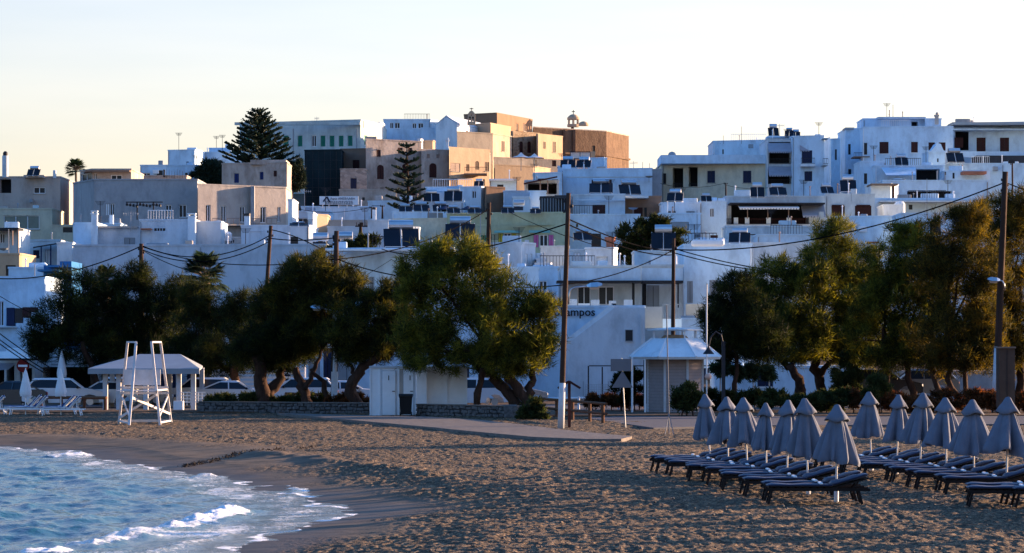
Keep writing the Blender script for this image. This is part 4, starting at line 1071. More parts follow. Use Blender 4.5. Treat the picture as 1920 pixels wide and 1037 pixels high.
r = B('white house with two dark red shuttered windows over the right trees', [(1548, 272), (1640, 272)], 366, 'offwhite', [(1559, 386, 1584, 407, 'brown'), (1603, 386, 1634, 409, 'brown')], thick=8)
for x0, x1 in ((1560, 1583), (1606, 1632)): MB().pbox(x0, 384, x1, 386, 271.8, .2).build('lintel', M['brown'], r)
MB().pbox(1536, 397, 1545, 424, 262, .5).build('steel_flue', M['steel'], r)
MB().pbox(1597, 365, 1632, 376, 273, 3).build('parapet', M['bluewhite'], r)
# cream building
r = B('cream building with two open loggias and a pale blue parapet', [(1239, 338), (1438, 336)], 307, 'cream', [(1261, 315, 1281, 352, 'void', 2), (1291, 313, 1308, 350, 'void', 2), (1326, 320, 1341, 343, 'navy'), (1393, 320, 1409, 343, 'navy'), (1243, 325, 1249, 345, 'slit')], thick=12, name='cream_building', cat='building')
MB().prism([(WX(1238, 337), 335.6), (WX(1438, 336), 335.6), (WX(1438, 336), 344), (WX(1238, 337), 344)], WZ(307, 336), WZ(291, 336)).build('parapet', M['bluewhite'], r)
for x0, x1 in ((1262, 1280), (1292, 1307)): rail(r, x0, 344, x1, 351, 337.6)
MB().lathe([(.44, 0), (.42, .16), (.32, .3), (.16, .38), (.02, .41)], W(1260, 291, 338), 14).build('roof_dome', M['greyp'], r)
r = B('white roof storey with an air conditioner behind the cream building', [(1337, 352), (1440, 350)], 266, 'bluewhite', [(1354, 280, 1357, 289, 'slit')], thick=9)
MB().bbox(WX(1404, 349), 349.3, WZ(277, 349), WX(1413, 349), 349.9, WZ(270, 349)).build('air_conditioner', M['greyp'], r)
mb = MB()
for x, y in ((1356, 254), (1390, 237), (1350, 268)): mb.pbox(x, y, x + .6, 270, 350, .05)
mb.build('aerial', M['rail'], r)
r = B('white apartment house with two sloping grey awnings over its balconies', [(1438, 334), (1486, 334)], 262, 'offwhite', [(1442, 266, 1482, 306, 'void', 1.8), (1440, 312, 1485, 345, 'void', 1.8)], thick=10, name='apartment_house')
awning(r, 1439, 268, 1486, 284, 334, 1.3); awning(r, 1440, 312, 1486, 328, 334, 1.3)
rail(r, 1442, 297, 1483, 307, 333.9); rail(r, 1441, 336, 1485, 344, 333.9)
r = B('bright white apartment tower with one balcony door and square window', [(1486, 332), (1545, 331), ('R', 1556)], 257, 'bluewhite', [(1503, 282, 1523, 306, 'navy'), (1508, 321, 1523, 340, 'navy')], thick=9, name='apartment_tower', cat='building')
awning(r, 1499, 264, 1536, 281, 332, .5); MB().pbox(1501, 307, 1529, 312, 330.6, 1.4).build('balcony_slab', M['white'], r); rail(r, 1502, 296, 1528, 307, 330.6)
mb = MB().pbox(1543, 258, 1554, 260, 329, 3).pbox(1543, 307, 1553, 310, 329, 3); mb.build('balcony_slab', M['offwhite'], r); rail(r, 1543, 297, 1553, 307, 329)
MB().pbox(1439, 255, 1486, 258, 336, 3).build('roof_wall', M['bluewhite'], r)
B('narrow white house between the two apartment buildings', [(1558, 348), (1586, 347)], 262, 'bluewhite', [(1565, 280, 1569, 300, 'slit'), (1576, 268, 1583, 302, 'slit')], thick=8)
r = B('white corner tower with red balcony at the top right', [(1585, 342), (1620, 341)], 243, 'bluewhite', [(1590, 270, 1595, 290, 'slit'), (1590, 317, 1596, 330, 'slit'), (1620, 268, 1626, 287, 'slit')], thick=8, name='corner_tower')
rail(r, 1601, 286, 1631, 294, 338, m='brown'); MB().pbox(1601, 293, 1631, 295, 337.8, 3).build('balcony_slab', M['brownwall'], r)
MB().pbox(1585, 239, 1602, 243, 341.5, 3).build('roof_edge', M['grey'], r)
r = B('large white house with four dark red windows on the right hilltop', [(1617, 338), (1708, 337), (1787, 337)], 240, 'bluewhite', [(1620, 268, 1626, 290, 'slit'), (1649, 266, 1666, 288, 'brown'), (1704.5, 266, 1721, 286, 'brown'), (1741, 267, 1753, 285, 'brown'), (1760, 267, 1773, 285, 'brown')], thick=10)
r = B('white roof storey with a thin mast and concrete slab roof', [(1618, 343), (1735, 343)], 224, 'bluewhite', [(1709, 228, 1721, 240, 'void', 1)], thick=6, name='roof_storey')
MB().pbox(1646, 219, 1736, 223, 342, 5).build('roof_slab', M['pink'], r); MB().pbox(1674, 196, 1674.8, 219, 343, .05).build('mast', M['rail'], r)
B('low roof box with a vent right of the slab roof', [(1735, 342), (1765, 342)], 224, 'bluewhite', [], thick=4, name='rooftop_box')
solo('chimney', MB().pbox(1753.5, 217, 1760, 233, 338.6, .45).pbox(1752.5, 215, 1761, 218, 338.5, .6).lathe([(.12, 0), (.2, .1), (.05, .3)], W(1757, 215, 338.8), 8), M['greybeige'], 'stubby chimney with a cowl at the end of the white hilltop house', 'chimney')
r = B('long modern white building with a deep covered gallery at the right edge', [(1787, 352), (1960, 350)], 232, 'bluewhite', [(1790, 245, 1816, 282, 'void', 2.2), (1831, 258, 1848, 284, 'brown'), (1875, 258, 1892, 284, 'brown')], thick=10, name='gallery_building', cat='building')
MB().pbox(1786, 229, 1962, 234, 348, 4).build('roof_edge', M['greyp'], r); MB().pbox(1787, 241, 1962, 244, 349, 1.6).build('ledge', M['bluewhite'], r)
MB().pbox(1790, 258, 1806, 277, 351.6, .3).build('door', M['brown'], r)
MB().pbox(1787, 284, 1962, 295, 347, .25).build('balcony_front', M['bluewhite'], r)
B('dark recessed ground storey with hanging plants at the right edge', [(1832, 345), (1960, 345)], 294, 'dark', [], thick=4, name='recess_storey')  # solid near-black block, the recess's shade put into its colour
r = B('lower white terrace with an air conditioner under the gallery building', [(1770, 338), (1960, 338)], 308, 'bluewhite', [], thick=6, name='terrace_house')
MB().bbox(WX(1863, 337), 337.2, WZ(320, 337), WX(1872, 337), 337.8, WZ(312, 337)).build('air_conditioner', M['greyp'], r)
r = B('little white house with a curved dark gabled hood', [(1741, 330), (1772, 330)], 285, 'bluewhite', [(1757, 297, 1760, 304, 'slit')], thick=5)
q = [(WX(1741, 329.8), WZ(286, 330)), (WX(1772, 329.8), WZ(286, 330)), (WX(1768, 330), WZ(280, 330)), (WX(1764, 330), WZ(270, 330)), (WX(1757, 330), WZ(268, 330)), (WX(1752, 330), WZ(276, 330)), (WX(1746, 330), WZ(282, 330))]
MB().extrude_y(q, 329.9, 333).build('hood', M['bluewhite'], r)
r = B('white terrace house with slanted concrete pergola roof', [(1640, 320), (1770, 320)], 312, 'bluewhite', [(1718, 317, 1762, 340, 'void', 2), (1770, 320, 1776, 330, 'slit')], thick=7)
MB().add([W(1650, 311, 321), W(1717, 310, 321), W(1717, 328, 316), W(1662, 328, 316), W(1650, 313, 321.2), W(1717, 312, 321.2), W(1717, 330, 316.2), W(1662, 330, 316.2)], [(0, 3, 2, 1), (4, 5, 6, 7), (3, 7, 6, 2), (0, 4, 7, 3), (1, 2, 6, 5)]).build('sloping_roof', M['bluewhite'], r)
r = B('white house with tall slot windows below the corner tower', [(1613, 322), (1660, 322)], 304, 'bluewhite', [(1620, 325, 1626, 345, 'slit'), (1645, 322, 1650, 338, 'slit')], thick=6)
r = B('white wall house with a square window right of the slanted roof', [(1770, 318), (1856, 318)], 322, 'bluewhite', [(1786, 324, 1790, 335, 'slit'), (1769 + 2, 320, 1774, 328, 'slit')], thick=6)
MB().pbox(1806, 321, 1850, 326, 316, 2.5).build('canopy_roof', M['terracotta'], r)
r = B('low white block with a brown downpipe under the slanted roof', [(1633, 300), (1670, 300), ('R', 1684)], 346, 'white', [], thick=5)
MB().pbox(1673, 346, 1677, 375, 300.4, .3).build('downpipe', M['brown'], r); MB().pbox(1634, 344, 1684, 347, 299, 4).build('roof_edge', M['brownwall'], r)
r = B('long white wall house with a wide recess holding an air conditioner', [(1655, 308), (1855, 308)], 340, 'bluewhite', [(1701, 358, 1785, 373, 'void', 1.2)], thick=8)
MB().bbox(WX(1747, 308), 308.3, WZ(369, 308), WX(1758, 308), 308.9, WZ(361, 308)).build('air_conditioner', M['greyp'], r)
r = B('white terrace house with small dark openings behind the right trees', [(1640, 290), (1830, 290)], 374, 'bluewhite', [(1704, 384, 1711, 393, 'slit'), (1765, 398, 1771, 403, 'slit')], thick=6)
MB().pbox(1650, 376, 1822, 379, 288, 2).build('ledge', M['offwhite'], r)
r = B('rounded white roof volume above the right trees', [(1657, 276), (1692, 276)], 386, 'white', [], thick=5, name='rooftop_block')
MB().lathe([(.5, 0), (.5, 1.0), (.35, 1.2), (.05, 1.25)], (WX(1687, 276.5), 276.5, WZ(402, 276)), 14).build('rounded_corner', M['white'], r)
r = B('plain white wall with a red ledge low behind the right trees', [(1560, 258), (1700, 257)], 408, 'bluewhite', [], thick=5)
MB().pbox(1627, 453, 1649, 456, 256.5, .6).build('ledge', M['terracotta'], r)
B('wide white house wall hidden behind the right-hand trees', [(1690, 250), (1960, 250)], 402, 'bluewhite', [], thick=6)
B('white stepped wall below the long veranda house', [(1362, 256), (1556, 256)], 426, 'offwhite', [(1406, 439, 1462, 441, 'slit')], thick=6)
B('low blue white terrace wall behind the steel tanks', [(1420, 246), (1520, 246)], 442, 'bluewhite', [], thick=4, name='terrace_wall', cat='wall')
B('flat white building beyond the stair house with ochre pipes', [(1160, 250), (1370, 250)], 452, 'bluewhite', [], thick=5)
# bright blue-white house with shutters
r = B('bright white two-storey house with grey shutters beside the round kiosk', [(1282, 204), (1410, 203)], 461, 'bluewhite', [(1288, 527, 1299, 568, 'grey'), (1324, 532, 1327, 568, 'slit'), (1330, 525, 1346, 568, 'grey')], thick=9)
MB().pbox(1286, 570, 1420, 595, 201, .1).build('balcony_screen', M['greyp'], r); MB().pbox(1280, 595, 1420, 599, 200.8, 2).build('balcony_slab', M['bluewhite'], r)
B('plain white right wing behind the tall tamarisk', [(1410, 206), (1512, 206)], 458, 'pink', [], thick=8)
B('white wall house behind the right group of trees', [(1512, 214), (1960, 212)], 520, 'bluewhite', [(1600, 560, 1620, 590, 'navy'), (1760, 560, 1780, 590, 'navy')], thick=6)
# veranda floor above the lettered wall
r = B('house with a dark overhang above the wall with the hotel lettering', [(1050, 198), (1203, 197)], 502, 'offwhite', [(1082, 537, 1107, 572, 'glass'), (1121, 537, 1151, 572, 'glass'), (1187, 530, 1190, 572, 'slit')], thick=8)
MB().pbox(1044, 526, 1202, 530, 194.6, 3.2).build('overhang', M['rail'], r); MB().pbox(1052, 503, 1201, 526, 195.0, .2).build('parapet', M['bluewhite'], r)
for x in (1056, 1185): MB().pbox(x, 530, x + 2.5, 576, 195.2, .12).build('post', M['rail'], r)
for x0, x1, y in ((1066, 1082, 561), (1084, 1106, 569), (1108, 1124, 562), (1142, 1155, 564), (1170, 1186, 562)): MB().pbox(x0, y, x1, 577, 190, .3).build('planter', M['white'], r)
r = B('house with a lattice door under a dark beam left of the pole', [(1203, 198.5), (1281, 198)], 500, 'offwhite', [(1213, 535, 1236, 577, 'grey'), (1200, 532, 1212, 577, 'slit')], thick=7)
MB().pbox(1203, 526, 1281, 531, 195, 3).build('overhang', M['rail'], r); MB().pbox(1203, 503, 1281, 526, 195.4, .2).build('parapet', M['bluewhite'], r)
MB().pbox(1270, 531, 1273, 577, 195.6, .12).build('post', M['rail'], r)
rail(r, 1243, 570, 1276, 598, 186, m='greyp'); MB().pbox(1243, 598, 1278, 616, 186, .3).build('parapet', M['bluewhite'], r)
MB().pbox(1208, 575, 1242, 615, 187.5, .2).build('gate_panel', M['greyp'], r)
B('white block above the lattice door house', [(1190, 214), (1282, 214)], 473, 'offwhite', [], thick=5)
B('long blue white terrace house across the centre behind the poles', [(968, 210), (1205, 209)], 503, 'bluewhite', [], thick=5)
r = B('white wing with balcony windows below the bright white house', [(1276, 192), (1520, 192)], 600, 'bluewhite', [(1300, 690, 1330, 740, 'navy')], thick=6, z0=-.2)
# stepped lit stair house
r = B('white house with a sunlit end wall and descending stair parapets', [(922, 222), (979, 221), ('R', 1004)], 458, 'pink', [(985, 476, 989, 500, 'white'), (994, 476, 998, 500, 'white')], thick=7)
MB().pbox(984, 450, 992, 458, 224, .5).build('chimney', M['pink'], r)
B('upper stair parapet right of the sunlit end wall', [(1004, 224), (1008, 224), ('R', 1014)], 478, 'pink', [], thick=3, name='stair_parapet', cat='parapet')
B('lower stair parapet right of the sunlit end wall', [(1006, 221), (1020, 221), ('R', 1024)], 487, 'pink', [], thick=3, name='stair_parapet', cat='parapet')
B('lowest long stair parapet in front of the plain white box', [(1004, 218), (1031, 218), ('R', 1034)], 496, 'pink', [], thick=3, name='stair_parapet', cat='parapet')
B('plain white box behind the stair parapets', [(1014, 232), (1068, 232)], 464, 'offwhite', [], thick=6)
r = B('white roof block with a lit end and a round chimney', [(1098, 222), (1150, 222), ('R', 1158)], 467, 'white', [(1118, 481, 1140, 496, 'void', .15)], thick=5)
MB().lathe([(.28, 0), (.3, .5), (.42, .6), (.42, .9)], W(1144, 467, 223), 8).build('chimney', M['terracotta'], r)
B('small flat block left of the round chimney roof block', [(1060, 224), (1100, 224)], 470, 'offwhite', [(1076, 474, 1088, 490, 'white')], thick=5)
# wall with lettering
r = B('white hotel wall with dark brush lettering behind the tallest pole', [(1000, 178), (1148, 178), (1209, 178)], 577, 'bluewhite', [(1173, 619, 1186, 639, 'slit')], thick=9, z0=-.2, name='hotel_wall', cat='building')
MB().pbox(1148, 574, 1209, 577.5, 177.7, 4).build('coping', M['pink'], r)
for x in (1148,): MB().pbox(1147, 569, 1155, 577, 178.5, .5).build('vent', M['rail'], r)
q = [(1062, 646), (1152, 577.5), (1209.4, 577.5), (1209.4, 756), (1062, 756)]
MB().extrude_y([(WX(x, 177.3), WZ(y, 177.3)) for x, y in q][::-1], 177.3, 177.98).build('front_wall', M['pink'], r)  # sloping slab in a second plaster tone, set before the hotel wall
mb = MB().bar(W(1061, 646, 177.45), W(1152, 576.5, 177.45), .5, .08, up=(0, 1, 0)); mb.build('sloping_coping', M['white'], r)
sf = MB().pbox(1172, 618, 1187, 619, 177.25, .1).pbox(1172, 639, 1187, 640.4, 177.2, .15).pbox(1172, 619, 1173, 639, 177.25, .1).pbox(1186, 619, 1187, 639, 177.25, .1).build('window', M['greyp'], r)
MB().pbox(1173, 619, 1186, 639, 177.27, .02).build('pane', M['glass'], sf)
MB().pbox(1201, 590, 1202.5, 690, 177.2, .08).build('downpipe', M['offwhite'], r)
def text(s, root, x0, x1, yb, d, m, name='lettering', ext=.03, size=None, shear=0, thick=0):
    cu = bpy.data.curves.new(name, 'FONT'); cu.body = s; cu.extrude = ext; cu.size = 1; cu.resolution_u = 3
    if shear: cu.shear = shear
    o = bpy.data.objects.new(name, cu); COL.objects.link(o); cu.materials.append(M[m])
    bpy.context.view_layer.update(); w = o.dimensions.x
    p = W(x0, yb, d); o0 = root['_o']
    sc = (WX(x1, d) - p[0]) / w
    o.rotation_euler = (math.radians(90), 0, 0); o.scale = (sc, sc if size is None else size, sc)
    if thick: cu.offset = thick
    bpy.context.view_layer.update()
    me = bpy.data.meshes.new_from_object(o); me.name = name; rot, scl = o.rotation_euler.copy(), o.scale.copy()
    bpy.data.objects.remove(o); o = bpy.data.objects.new(name, me); COL.objects.link(o); o.rotation_euler = rot; o.scale = scl
    o.location = (p[0] - o0[0], p[1] - o0[1], p[2] - o0[2]); o.parent = root
    return o
t_ = text('hippokampos', r, 1002, 1114, 592, 177.85, 'rail', ext=.02, thick=.018)
# left big white house behind central tree
r = B('big blue white house with one tall shutter behind the central tree', [(611, 194), (850, 192)], 469, 'bluewhite', [(693, 519, 702, 548, 'grey')], thick=9)
MB().pbox(609, 467, 852, 470, 190.5, 3).build('roof_edge', M['white'], r)
B('white lower wall behind the central tree crown', [(850, 196), (1010, 195)], 505, 'bluewhite', [(966, 515, 993, 524, 'void', .1)], thick=6)
B('roof house with a horizontal steel tank behind the middle pole', [(845, 214), (925, 214)], 470, 'offwhite', [], thick=5)
# row behind the left trees
r = B('white cafe building with tall pale blue panels behind the left trees', [(420, 176), (700, 175)], 600, 'bluewhite',
      [(578, 652, 600, 735, 'grey'), (606, 652, 622, 735, 'navy'), (632, 655, 668, 730, 'grey'), (520, 690, 545, 735, 'navy')], thick=7, z0=-.2, name='cafe_building', cat='building')
r = B('dim white building behind the seaside pavilion', [(180, 178), (420, 178)], 610, 'bluegrey', [(215, 690, 250, 745, 'void', 2), (300, 690, 330, 745, 'navy'), (350, 690, 380, 745, 'navy')], thick=7, z0=-.2, name='building', cat='building')
B('white house low behind the central tree trunk', [(700, 178), (1000, 177)], 600, 'bluewhite', [(905, 672, 925, 712, 'navy'), (850, 690, 880, 735, 'navy'), (958, 680, 976, 700, 'glass')], thick=6, z0=-.2)
B('white garden wall behind the right-hand hedge', [(1340, 172), (1620, 172)], 690, 'bluewhite', [(1420, 700, 1450, 725, 'navy')], thick=4, z0=-.2, name='garden_wall', cat='wall')
B('grey garden wall behind the rusty hedge', [(1620, 174), (1960, 174)], 700, 'grey', [(1700, 708, 1725, 728, 'glass')], thick=4, z0=-.2, name='garden_wall', cat='wall')

# roof sign
sg = thing('roof_sign', 'long white roof sign with blue Greek lettering and a letter A emblem', 'sign', (WX(636, 296), 296, WZ(389, 296)))
MB().pbox(599, 368, 672, 384, 296, .12).build('board', M['whitep'], sg)
for x in (604, 616, 634, 650, 662): MB().pbox(x, 384, x + 1.4, 390, 296.1, .1).build('leg', M['whitep'], sg)
MB().pbox(601, 386, 670, 387, 296.15, .08).build('rail', M['rail'], sg)
text('Αφοι ΑΝΕΒΛΑΒΗ', sg, 619, 665, 374.5, 295.97, 'navy', ext=.02)
mb = MB(); a = W(606, 378, 295.95); b = W(613, 369, 295.95); c = W(618, 379, 295.95)
mb.bar(a, b, .05, .12).bar(b, c, .05, .16); mb.build('emblem', M['navy'], sg)
mb = MB(); rr_ = random.Random(3)
for y in (377.6, 380.2, 382.4):
    x = 608 + rr_.random() * 3
    while x < 662:
        w = 1.0 + rr_.random() * 3.2; mb.pbox(x, y - .55, min(x + w, 664), y + .55, 295.96, .03); x += w + .7 + rr_.random() * .6
mb.build('small_print', M['navy'], sg, kind='stuff')
# ------------------------------------------------------------------ rooftop things
def heater_proto():
    t = thing('solar_water_heater', 'x', 'solar heater', (0, 0, 0), 'solar water heaters on the roofs')
    tk = MB().tube([(-.62, .35, 1.32), (-.66, .35, 1.32), (-.66, .35, 1.32), (.66, .35, 1.32), (.62, .35, 1.32)], [.1, .2, .27, .27, .1], 12)
    tk.build('tank', M['tank'], t, smooth=False)
    for x0 in (-.95, .05):
        mb = MB(); mb.add([(x0, -.75, .12), (x0 + .9, -.75, .12), (x0 + .9, .15, 1.1), (x0, .15, 1.1), (x0, -.70, .05), (x0 + .9, -.70, .05), (x0 + .9, .2, 1.03), (x0, .2, 1.03)],
                          [(0, 1, 2, 3), (7, 6, 5, 4), (0, 4, 5, 1), (1, 5, 6, 2), (2, 6, 7, 3), (3, 7, 4, 0)])
        mb.build('collector', M['solar'], t)
    fr = MB()
    for x in (-.9, 0, .9):
        fr.bar((x, -.78, .0), (x, .3, 1.14), .04); fr.bar((x, .62, 0), (x, .62, 1.1), .04); fr.bar((x, -.78, .02), (x, .62, .02), .04)
    fr.bar((-.9, .62, 1.08), (.9, .62, 1.08), .04); fr.bar((-.9, -.79, .1), (.9, -.79, .1), .03)
    fr.build('stand', M['whitep'], t)
    return t
hp = heater_proto(); first = [True]
def heater(px, py, d, wpx, label, hs=1.0):
    o = hp if first[0] else copy_tree(hp); first[0] = False
    o.location = W(px, py, d); s = wpx / F * d / 1.9; o.scale = (s, s, s * hs)
    o['label'] = label; o.rotation_euler = (0, 0, math.radians(R.uniform(-12, 12)))
for a in (
    (64, 331, 299, 24, 'solar water heater on the grey beige block at the left edge', 1),
    (1450, 257, 337, 20, 'left solar water heater against the sky on the apartment house', 1.5),
    (1480, 257, 336, 17, 'middle solar water heater against the sky on the apartment house', 1.25),
    (1492, 258, 337, 17, 'right solar water heater against the sky on the apartment house', 1.1),
    (1065, 316, 342, 28, 'solar water heater left of the small white roof room', 1),
    (1095, 316, 341, 27, 'solar water heater in front of the small white roof room', 1),
    (1127, 364, 318, 44, 'wide solar water heater under the brown blinds, left one', .8),
    (1180, 367, 317, 40, 'wide solar water heater under the brown blinds, right one', .9),
    (752, 467, 188, 66, 'largest solar water heater with a grey steel tank above dark collectors', 1),
    (863, 452, 226, 56, 'dark solar collectors in front of the green house by the central tree', 1),
    (809, 380, 277, 30, 'solar water heater beside the antenna door house', 1),
    (850, 380, 276, 34, 'double dark collector beside the antenna door house', 1.1),
    (1266, 379, 262, 30, 'round tank heater on the terrace under the cream building', 1),
    (1324, 379, 264, 20, 'small heater in front of the cream building loggia', 1),
    (1420, 372, 266, 26, 'dark boxy solar heater at the foot of the cream building', 1.4),
    (1458, 368, 268, 32, 'solar heater under the lower grey awning', .9),
    (1550, 364, 274, 24, 'solar heater at the foot of the bright apartment tower', 1),
    (1590, 362, 276, 30, 'tall solar heater under the corner tower', 1.4),
    (1690, 312, 318, 24, 'solar heater on the terrace under the dark red windows', 1.2),
    (1790, 307, 336, 32, 'solar heater beside the curved hood', 1.1),
    (1244, 471, 192, 46, 'white tank solar heater on the roof behind the right wooden pole', 1.3),
    (1387, 457, 206, 40, 'brownish tank heater on the bright white two-storey house', .9),
    (1092, 452, 256, 34, 'heater with a lettered white tank right of the tall pole', .8),
    (790, 398, 264, 30, 'first low heater on the beige roof terrace', .8),
    (826, 398, 263, 30, 'second low heater on the beige roof terrace', .8),
    (760, 398, 265, 24, 'low heater under the young pine trunk', .8),
    (850, 401, 257, 24, 'heater at the left end of the green house roof', .8),
    (890, 401, 257, 26, 'heater left of the middle pole on the green house', .7),
    (952, 401, 256, 24, 'heater right of the middle pole on the green house', .8),
    (1004, 401, 256, 20, 'heater beside the dark sheds on the green house', .8),
    (898, 350, 292, 18, 'dark heater below the wooden balcony', 1),
    (560, 425, 243, 34, 'flat dark collectors on the block right of the leaning pole', .35),
): heater(*a)
def tank_on_stand(px, py, d, wpx, label):
    p = W(px, py, d); s = wpx / F * d
    t = thing('water_tank', label, 'water tank', p, 'steel water tanks on stands')
    n = (p[0] - s / 2, p[1], p[2]); h = s * .42; r = s * .27
    MB().tube([(n[0], p[1], p[2] + h + r), (n[0] + .01, p[1], p[2] + h + r), (n[0] + s, p[1], p[2] + h + r), (n[0] + s + .01, p[1], p[2] + h + r)], [r * .8, r, r, r * .8], 16).build('tank', M['tank'], t, smooth=False)
    mb = MB()
    for x in (n[0] + s * .15, n[0] + s * .85):
        mb.bar((x, p[1] - r, p[2]), (x, p[1] - r, p[2] + h), .05); mb.bar((x, p[1] + r, p[2]), (x, p[1] + r, p[2] + h), .05)
        mb.bar((x, p[1] - r, p[2] + h), (x, p[1] + r, p[2] + h), .05)
    mb.bar((n[0], p[1] - r, p[2] + h), (n[0] + s, p[1] - r, p[2] + h), .06); mb.bar((n[0] + s * .15, p[1] - r, p[2] + .05), (n[0] + s * .85, p[1] - r, p[2] + h), .04)
    mb.build('stand', M['whitep'], t)
    MB().add([(n[0], p[1] - r - .5, p[2]), (n[0] + s * .9, p[1] - r - .5, p[2]), (n[0] + s * .9, p[1] - r, p[2] + h * .8), (n[0], p[1] - r, p[2] + h * .8), (n[0], p[1] - r - .45, p[2] - .05), (n[0] + s * .9, p[1] - r - .45, p[2] - .05)], [(0, 1, 2, 3), (0, 4, 5, 1)]).build('collector', M['solar'], t)
tank_on_stand(601, 463, 239, 28, 'steel water tank on a white stand next to the sunlit cube')
tank_on_stand(646, 463, 236, 30, 'steel water tank with a bright end right of the painted pole top')
tank_on_stand(930, 503, 205, 22, 'steel water tank beside the central tree crown')
tank_on_stand(973, 394, 258, 20, 'small water tank in front of the bright white cube')
solo('roof_tank', MB().bbox(WX(1296, 200), 199, WZ(462, 200), WX(1357, 200), 200.4, WZ(450, 200), .1), M['whitep'], 'long low white box on the bright house roof', 'roof box')
def aerial(px, y0, y1, d, label, arm=True):
    a = W(px, y1, d); z = WZ(y0, d)
    mb = MB().bar(a, (a[0], a[1], z), .05)
    if arm:
        L = (z - a[2]) * .35
        mb.bar((a[0] - L, a[1], z - .25), (a[0] + L, a[1], z - .2), .035)
        for i in range(7):
            x = a[0] - L + 2 * L * i / 6; mb.bar((x, a[1] - .25, z - .24), (x, a[1] + .25, z - .2), .025); mb.bar((x, a[1], z - .38), (x, a[1], z - .06), .02)
    solo('television_aerial', mb, M['greyp'], label, 'aerial', a, 'television aerials')
aerial(571, 355, 388, 292, 'tall television aerial in front of the black netting')
aerial(245, 396, 434, 246, 'television aerial with tripod legs on the pinkish terrace')
aerial(594, 219, 231, 405, 'small aerial on the long pale school roof')
aerial(682, 224, 240, 403, 'thin mast at the lit end of the school roof', False)
aerial(901, 398, 470, 216, 'thin mast beside the middle pole', False)
aerial(1205, 304, 320, 330, 'leftmost aerial against the sky between the hills', False)
aerial(1218, 306, 320, 330, 'second aerial against the sky between the hills', False)
aerial(1188, 302, 322, 332, 'aerial with arms right of the fortress church')
aerial(1462, 232, 256, 338, 'aerial between the sky-line solar heaters')
aerial(1307, 394, 470, 262, 'ochre pipe mast before the stair house', False)
aerial(1478, 404, 446, 250, 'mast below the veranda of the long white house', False)
aerial(1738, 335, 400, 285, 'tall dark mast over the white terraces at right', False)
aerial(1596, 362, 378, 270, 'short stub mast above the dark red windows', False)
aerial(16, 430, 500, 232, 'aerial at the left edge over the sunlit cube', False)
aerial(779, 425, 470, 240, 'slim vent pipe left of the beige building', False)
aerial(65, 495, 522, 200, 'white pole between the roof block and the blue hut', False)
c = W(1212, 342, 325)
for px, py, d, lab in ((1217, 342, 325, 'dark satellite dish right of the brown blinds'), (1187, 404, 266, 'tilted dish in front of the brown loggia')):
    c = W(px, py, d); t = thing('satellite_dish', lab, 'satellite dish', c)
    MB().lathe([(.03, 0), (.3, .06), (.45, .18), (.47, .19)], (0 + c[0], c[1], c[2] + .5), 14).build('dish', M['greyp'], t); MB().bar(c, (c[0], c[1], c[2] + .5), .05).build('mast', M['greyp'], t)
def parasol(px, py0, py1, d, wpx, label):
    a = W(px, py1, d); z = WZ(py0, d); r = wpx / 2 / F * d
    t = thing('roof_parasol', label, 'parasol', a, 'dark parasols on the roof terrace')
    MB().lathe([(r, 0), (r * .98, .03), (r * .5, .18), (.03, .34)], (a[0], a[1], z - .34), 8).build('canopy', M['navy'], t); MB().bar(a, (a[0], a[1], z - .1), .06).build('pole', M['rail'], t)
parasol(834, 386, 400, 262, 32, 'left dark blue parasol on the roof terrace'); parasol(877, 386, 401, 262, 32, 'right dark blue parasol on the roof terrace')

# ------------------------------------------------------------------ vegetation
def wisps(cent, rad, n, ln, wd, rng, up=.35, flat=0.0):
    """n leaf triangles spread through clumps: cent (k,3), rad (k,)"""
    k = len(cent); idx = rng.integers(0, k, n)
    v = rng.normal(size=(n, 3)); v /= np.linalg.norm(v, axis=1)[:, None]
    p = cent[idx] + v * (rad[idx] * rng.random(n) ** .45)[:, None]
    d = v * .8 + rng.normal(size=(n, 3)) * .6; d[:, 2] += up; d /= np.linalg.norm(d, axis=1)[:, None]
    s = np.cross(d, rng.normal(size=(n, 3))); s /= np.linalg.norm(s, axis=1)[:, None]
    L = ln * (.6 + .8 * rng.random(n)); w = wd * (.6 + .8 * rng.random(n))
    a = p - s * (w / 2)[:, None]; b = p + s * (w / 2)[:, None]; c = p + d * L[:, None]
    V = np.stack([a, b, c], 1).reshape(-1, 3)
    return V, np.arange(n * 3).reshape(-1, 3)
def blob_clumps(blobs, d, rng, dens=1.0, crad=.34, dy=None):
    cs = []; rs = []
    for b in blobs:
        px, py, rx, ry = b[:4]; c = W(px, py, d); sx = rx / F * d; sz = ry / F * d; sy = dy or sx * .85
        # boughs first, then sprays round each bough
        nb = max(5, int(8.5 * dens * (sx * sz * 4) ** .62))
        v = rng.normal(size=(nb, 3)); v /= np.linalg.norm(v, axis=1)[:, None]
        hub = np.array(c) + v * (rng.random(nb) ** .33)[:, None] * np.array([sx, sy, sz]) * (.93 + .16 * rng.random(nb))[:, None]
        rb = min(sx, sz) * (.22 + .26 * rng.random(nb))
        k = 9
        w = rng.normal(size=(nb, k, 3)); w /= np.linalg.norm(w, axis=2)[:, :, None]
        p = hub[:, None] + w * (rb[:, None] * rng.random((nb, k)) ** .5)[:, :, None] * np.array([1, 1, .75])
        p = p + v[:, None] * (rb[:, None, None] * .35)
        cs.append(p.reshape(-1, 3)); rs.append(crad * (.35 + 1.0 * rng.random(nb * k) ** 1.5))
    return np.concatenate(cs), np.concatenate(rs)
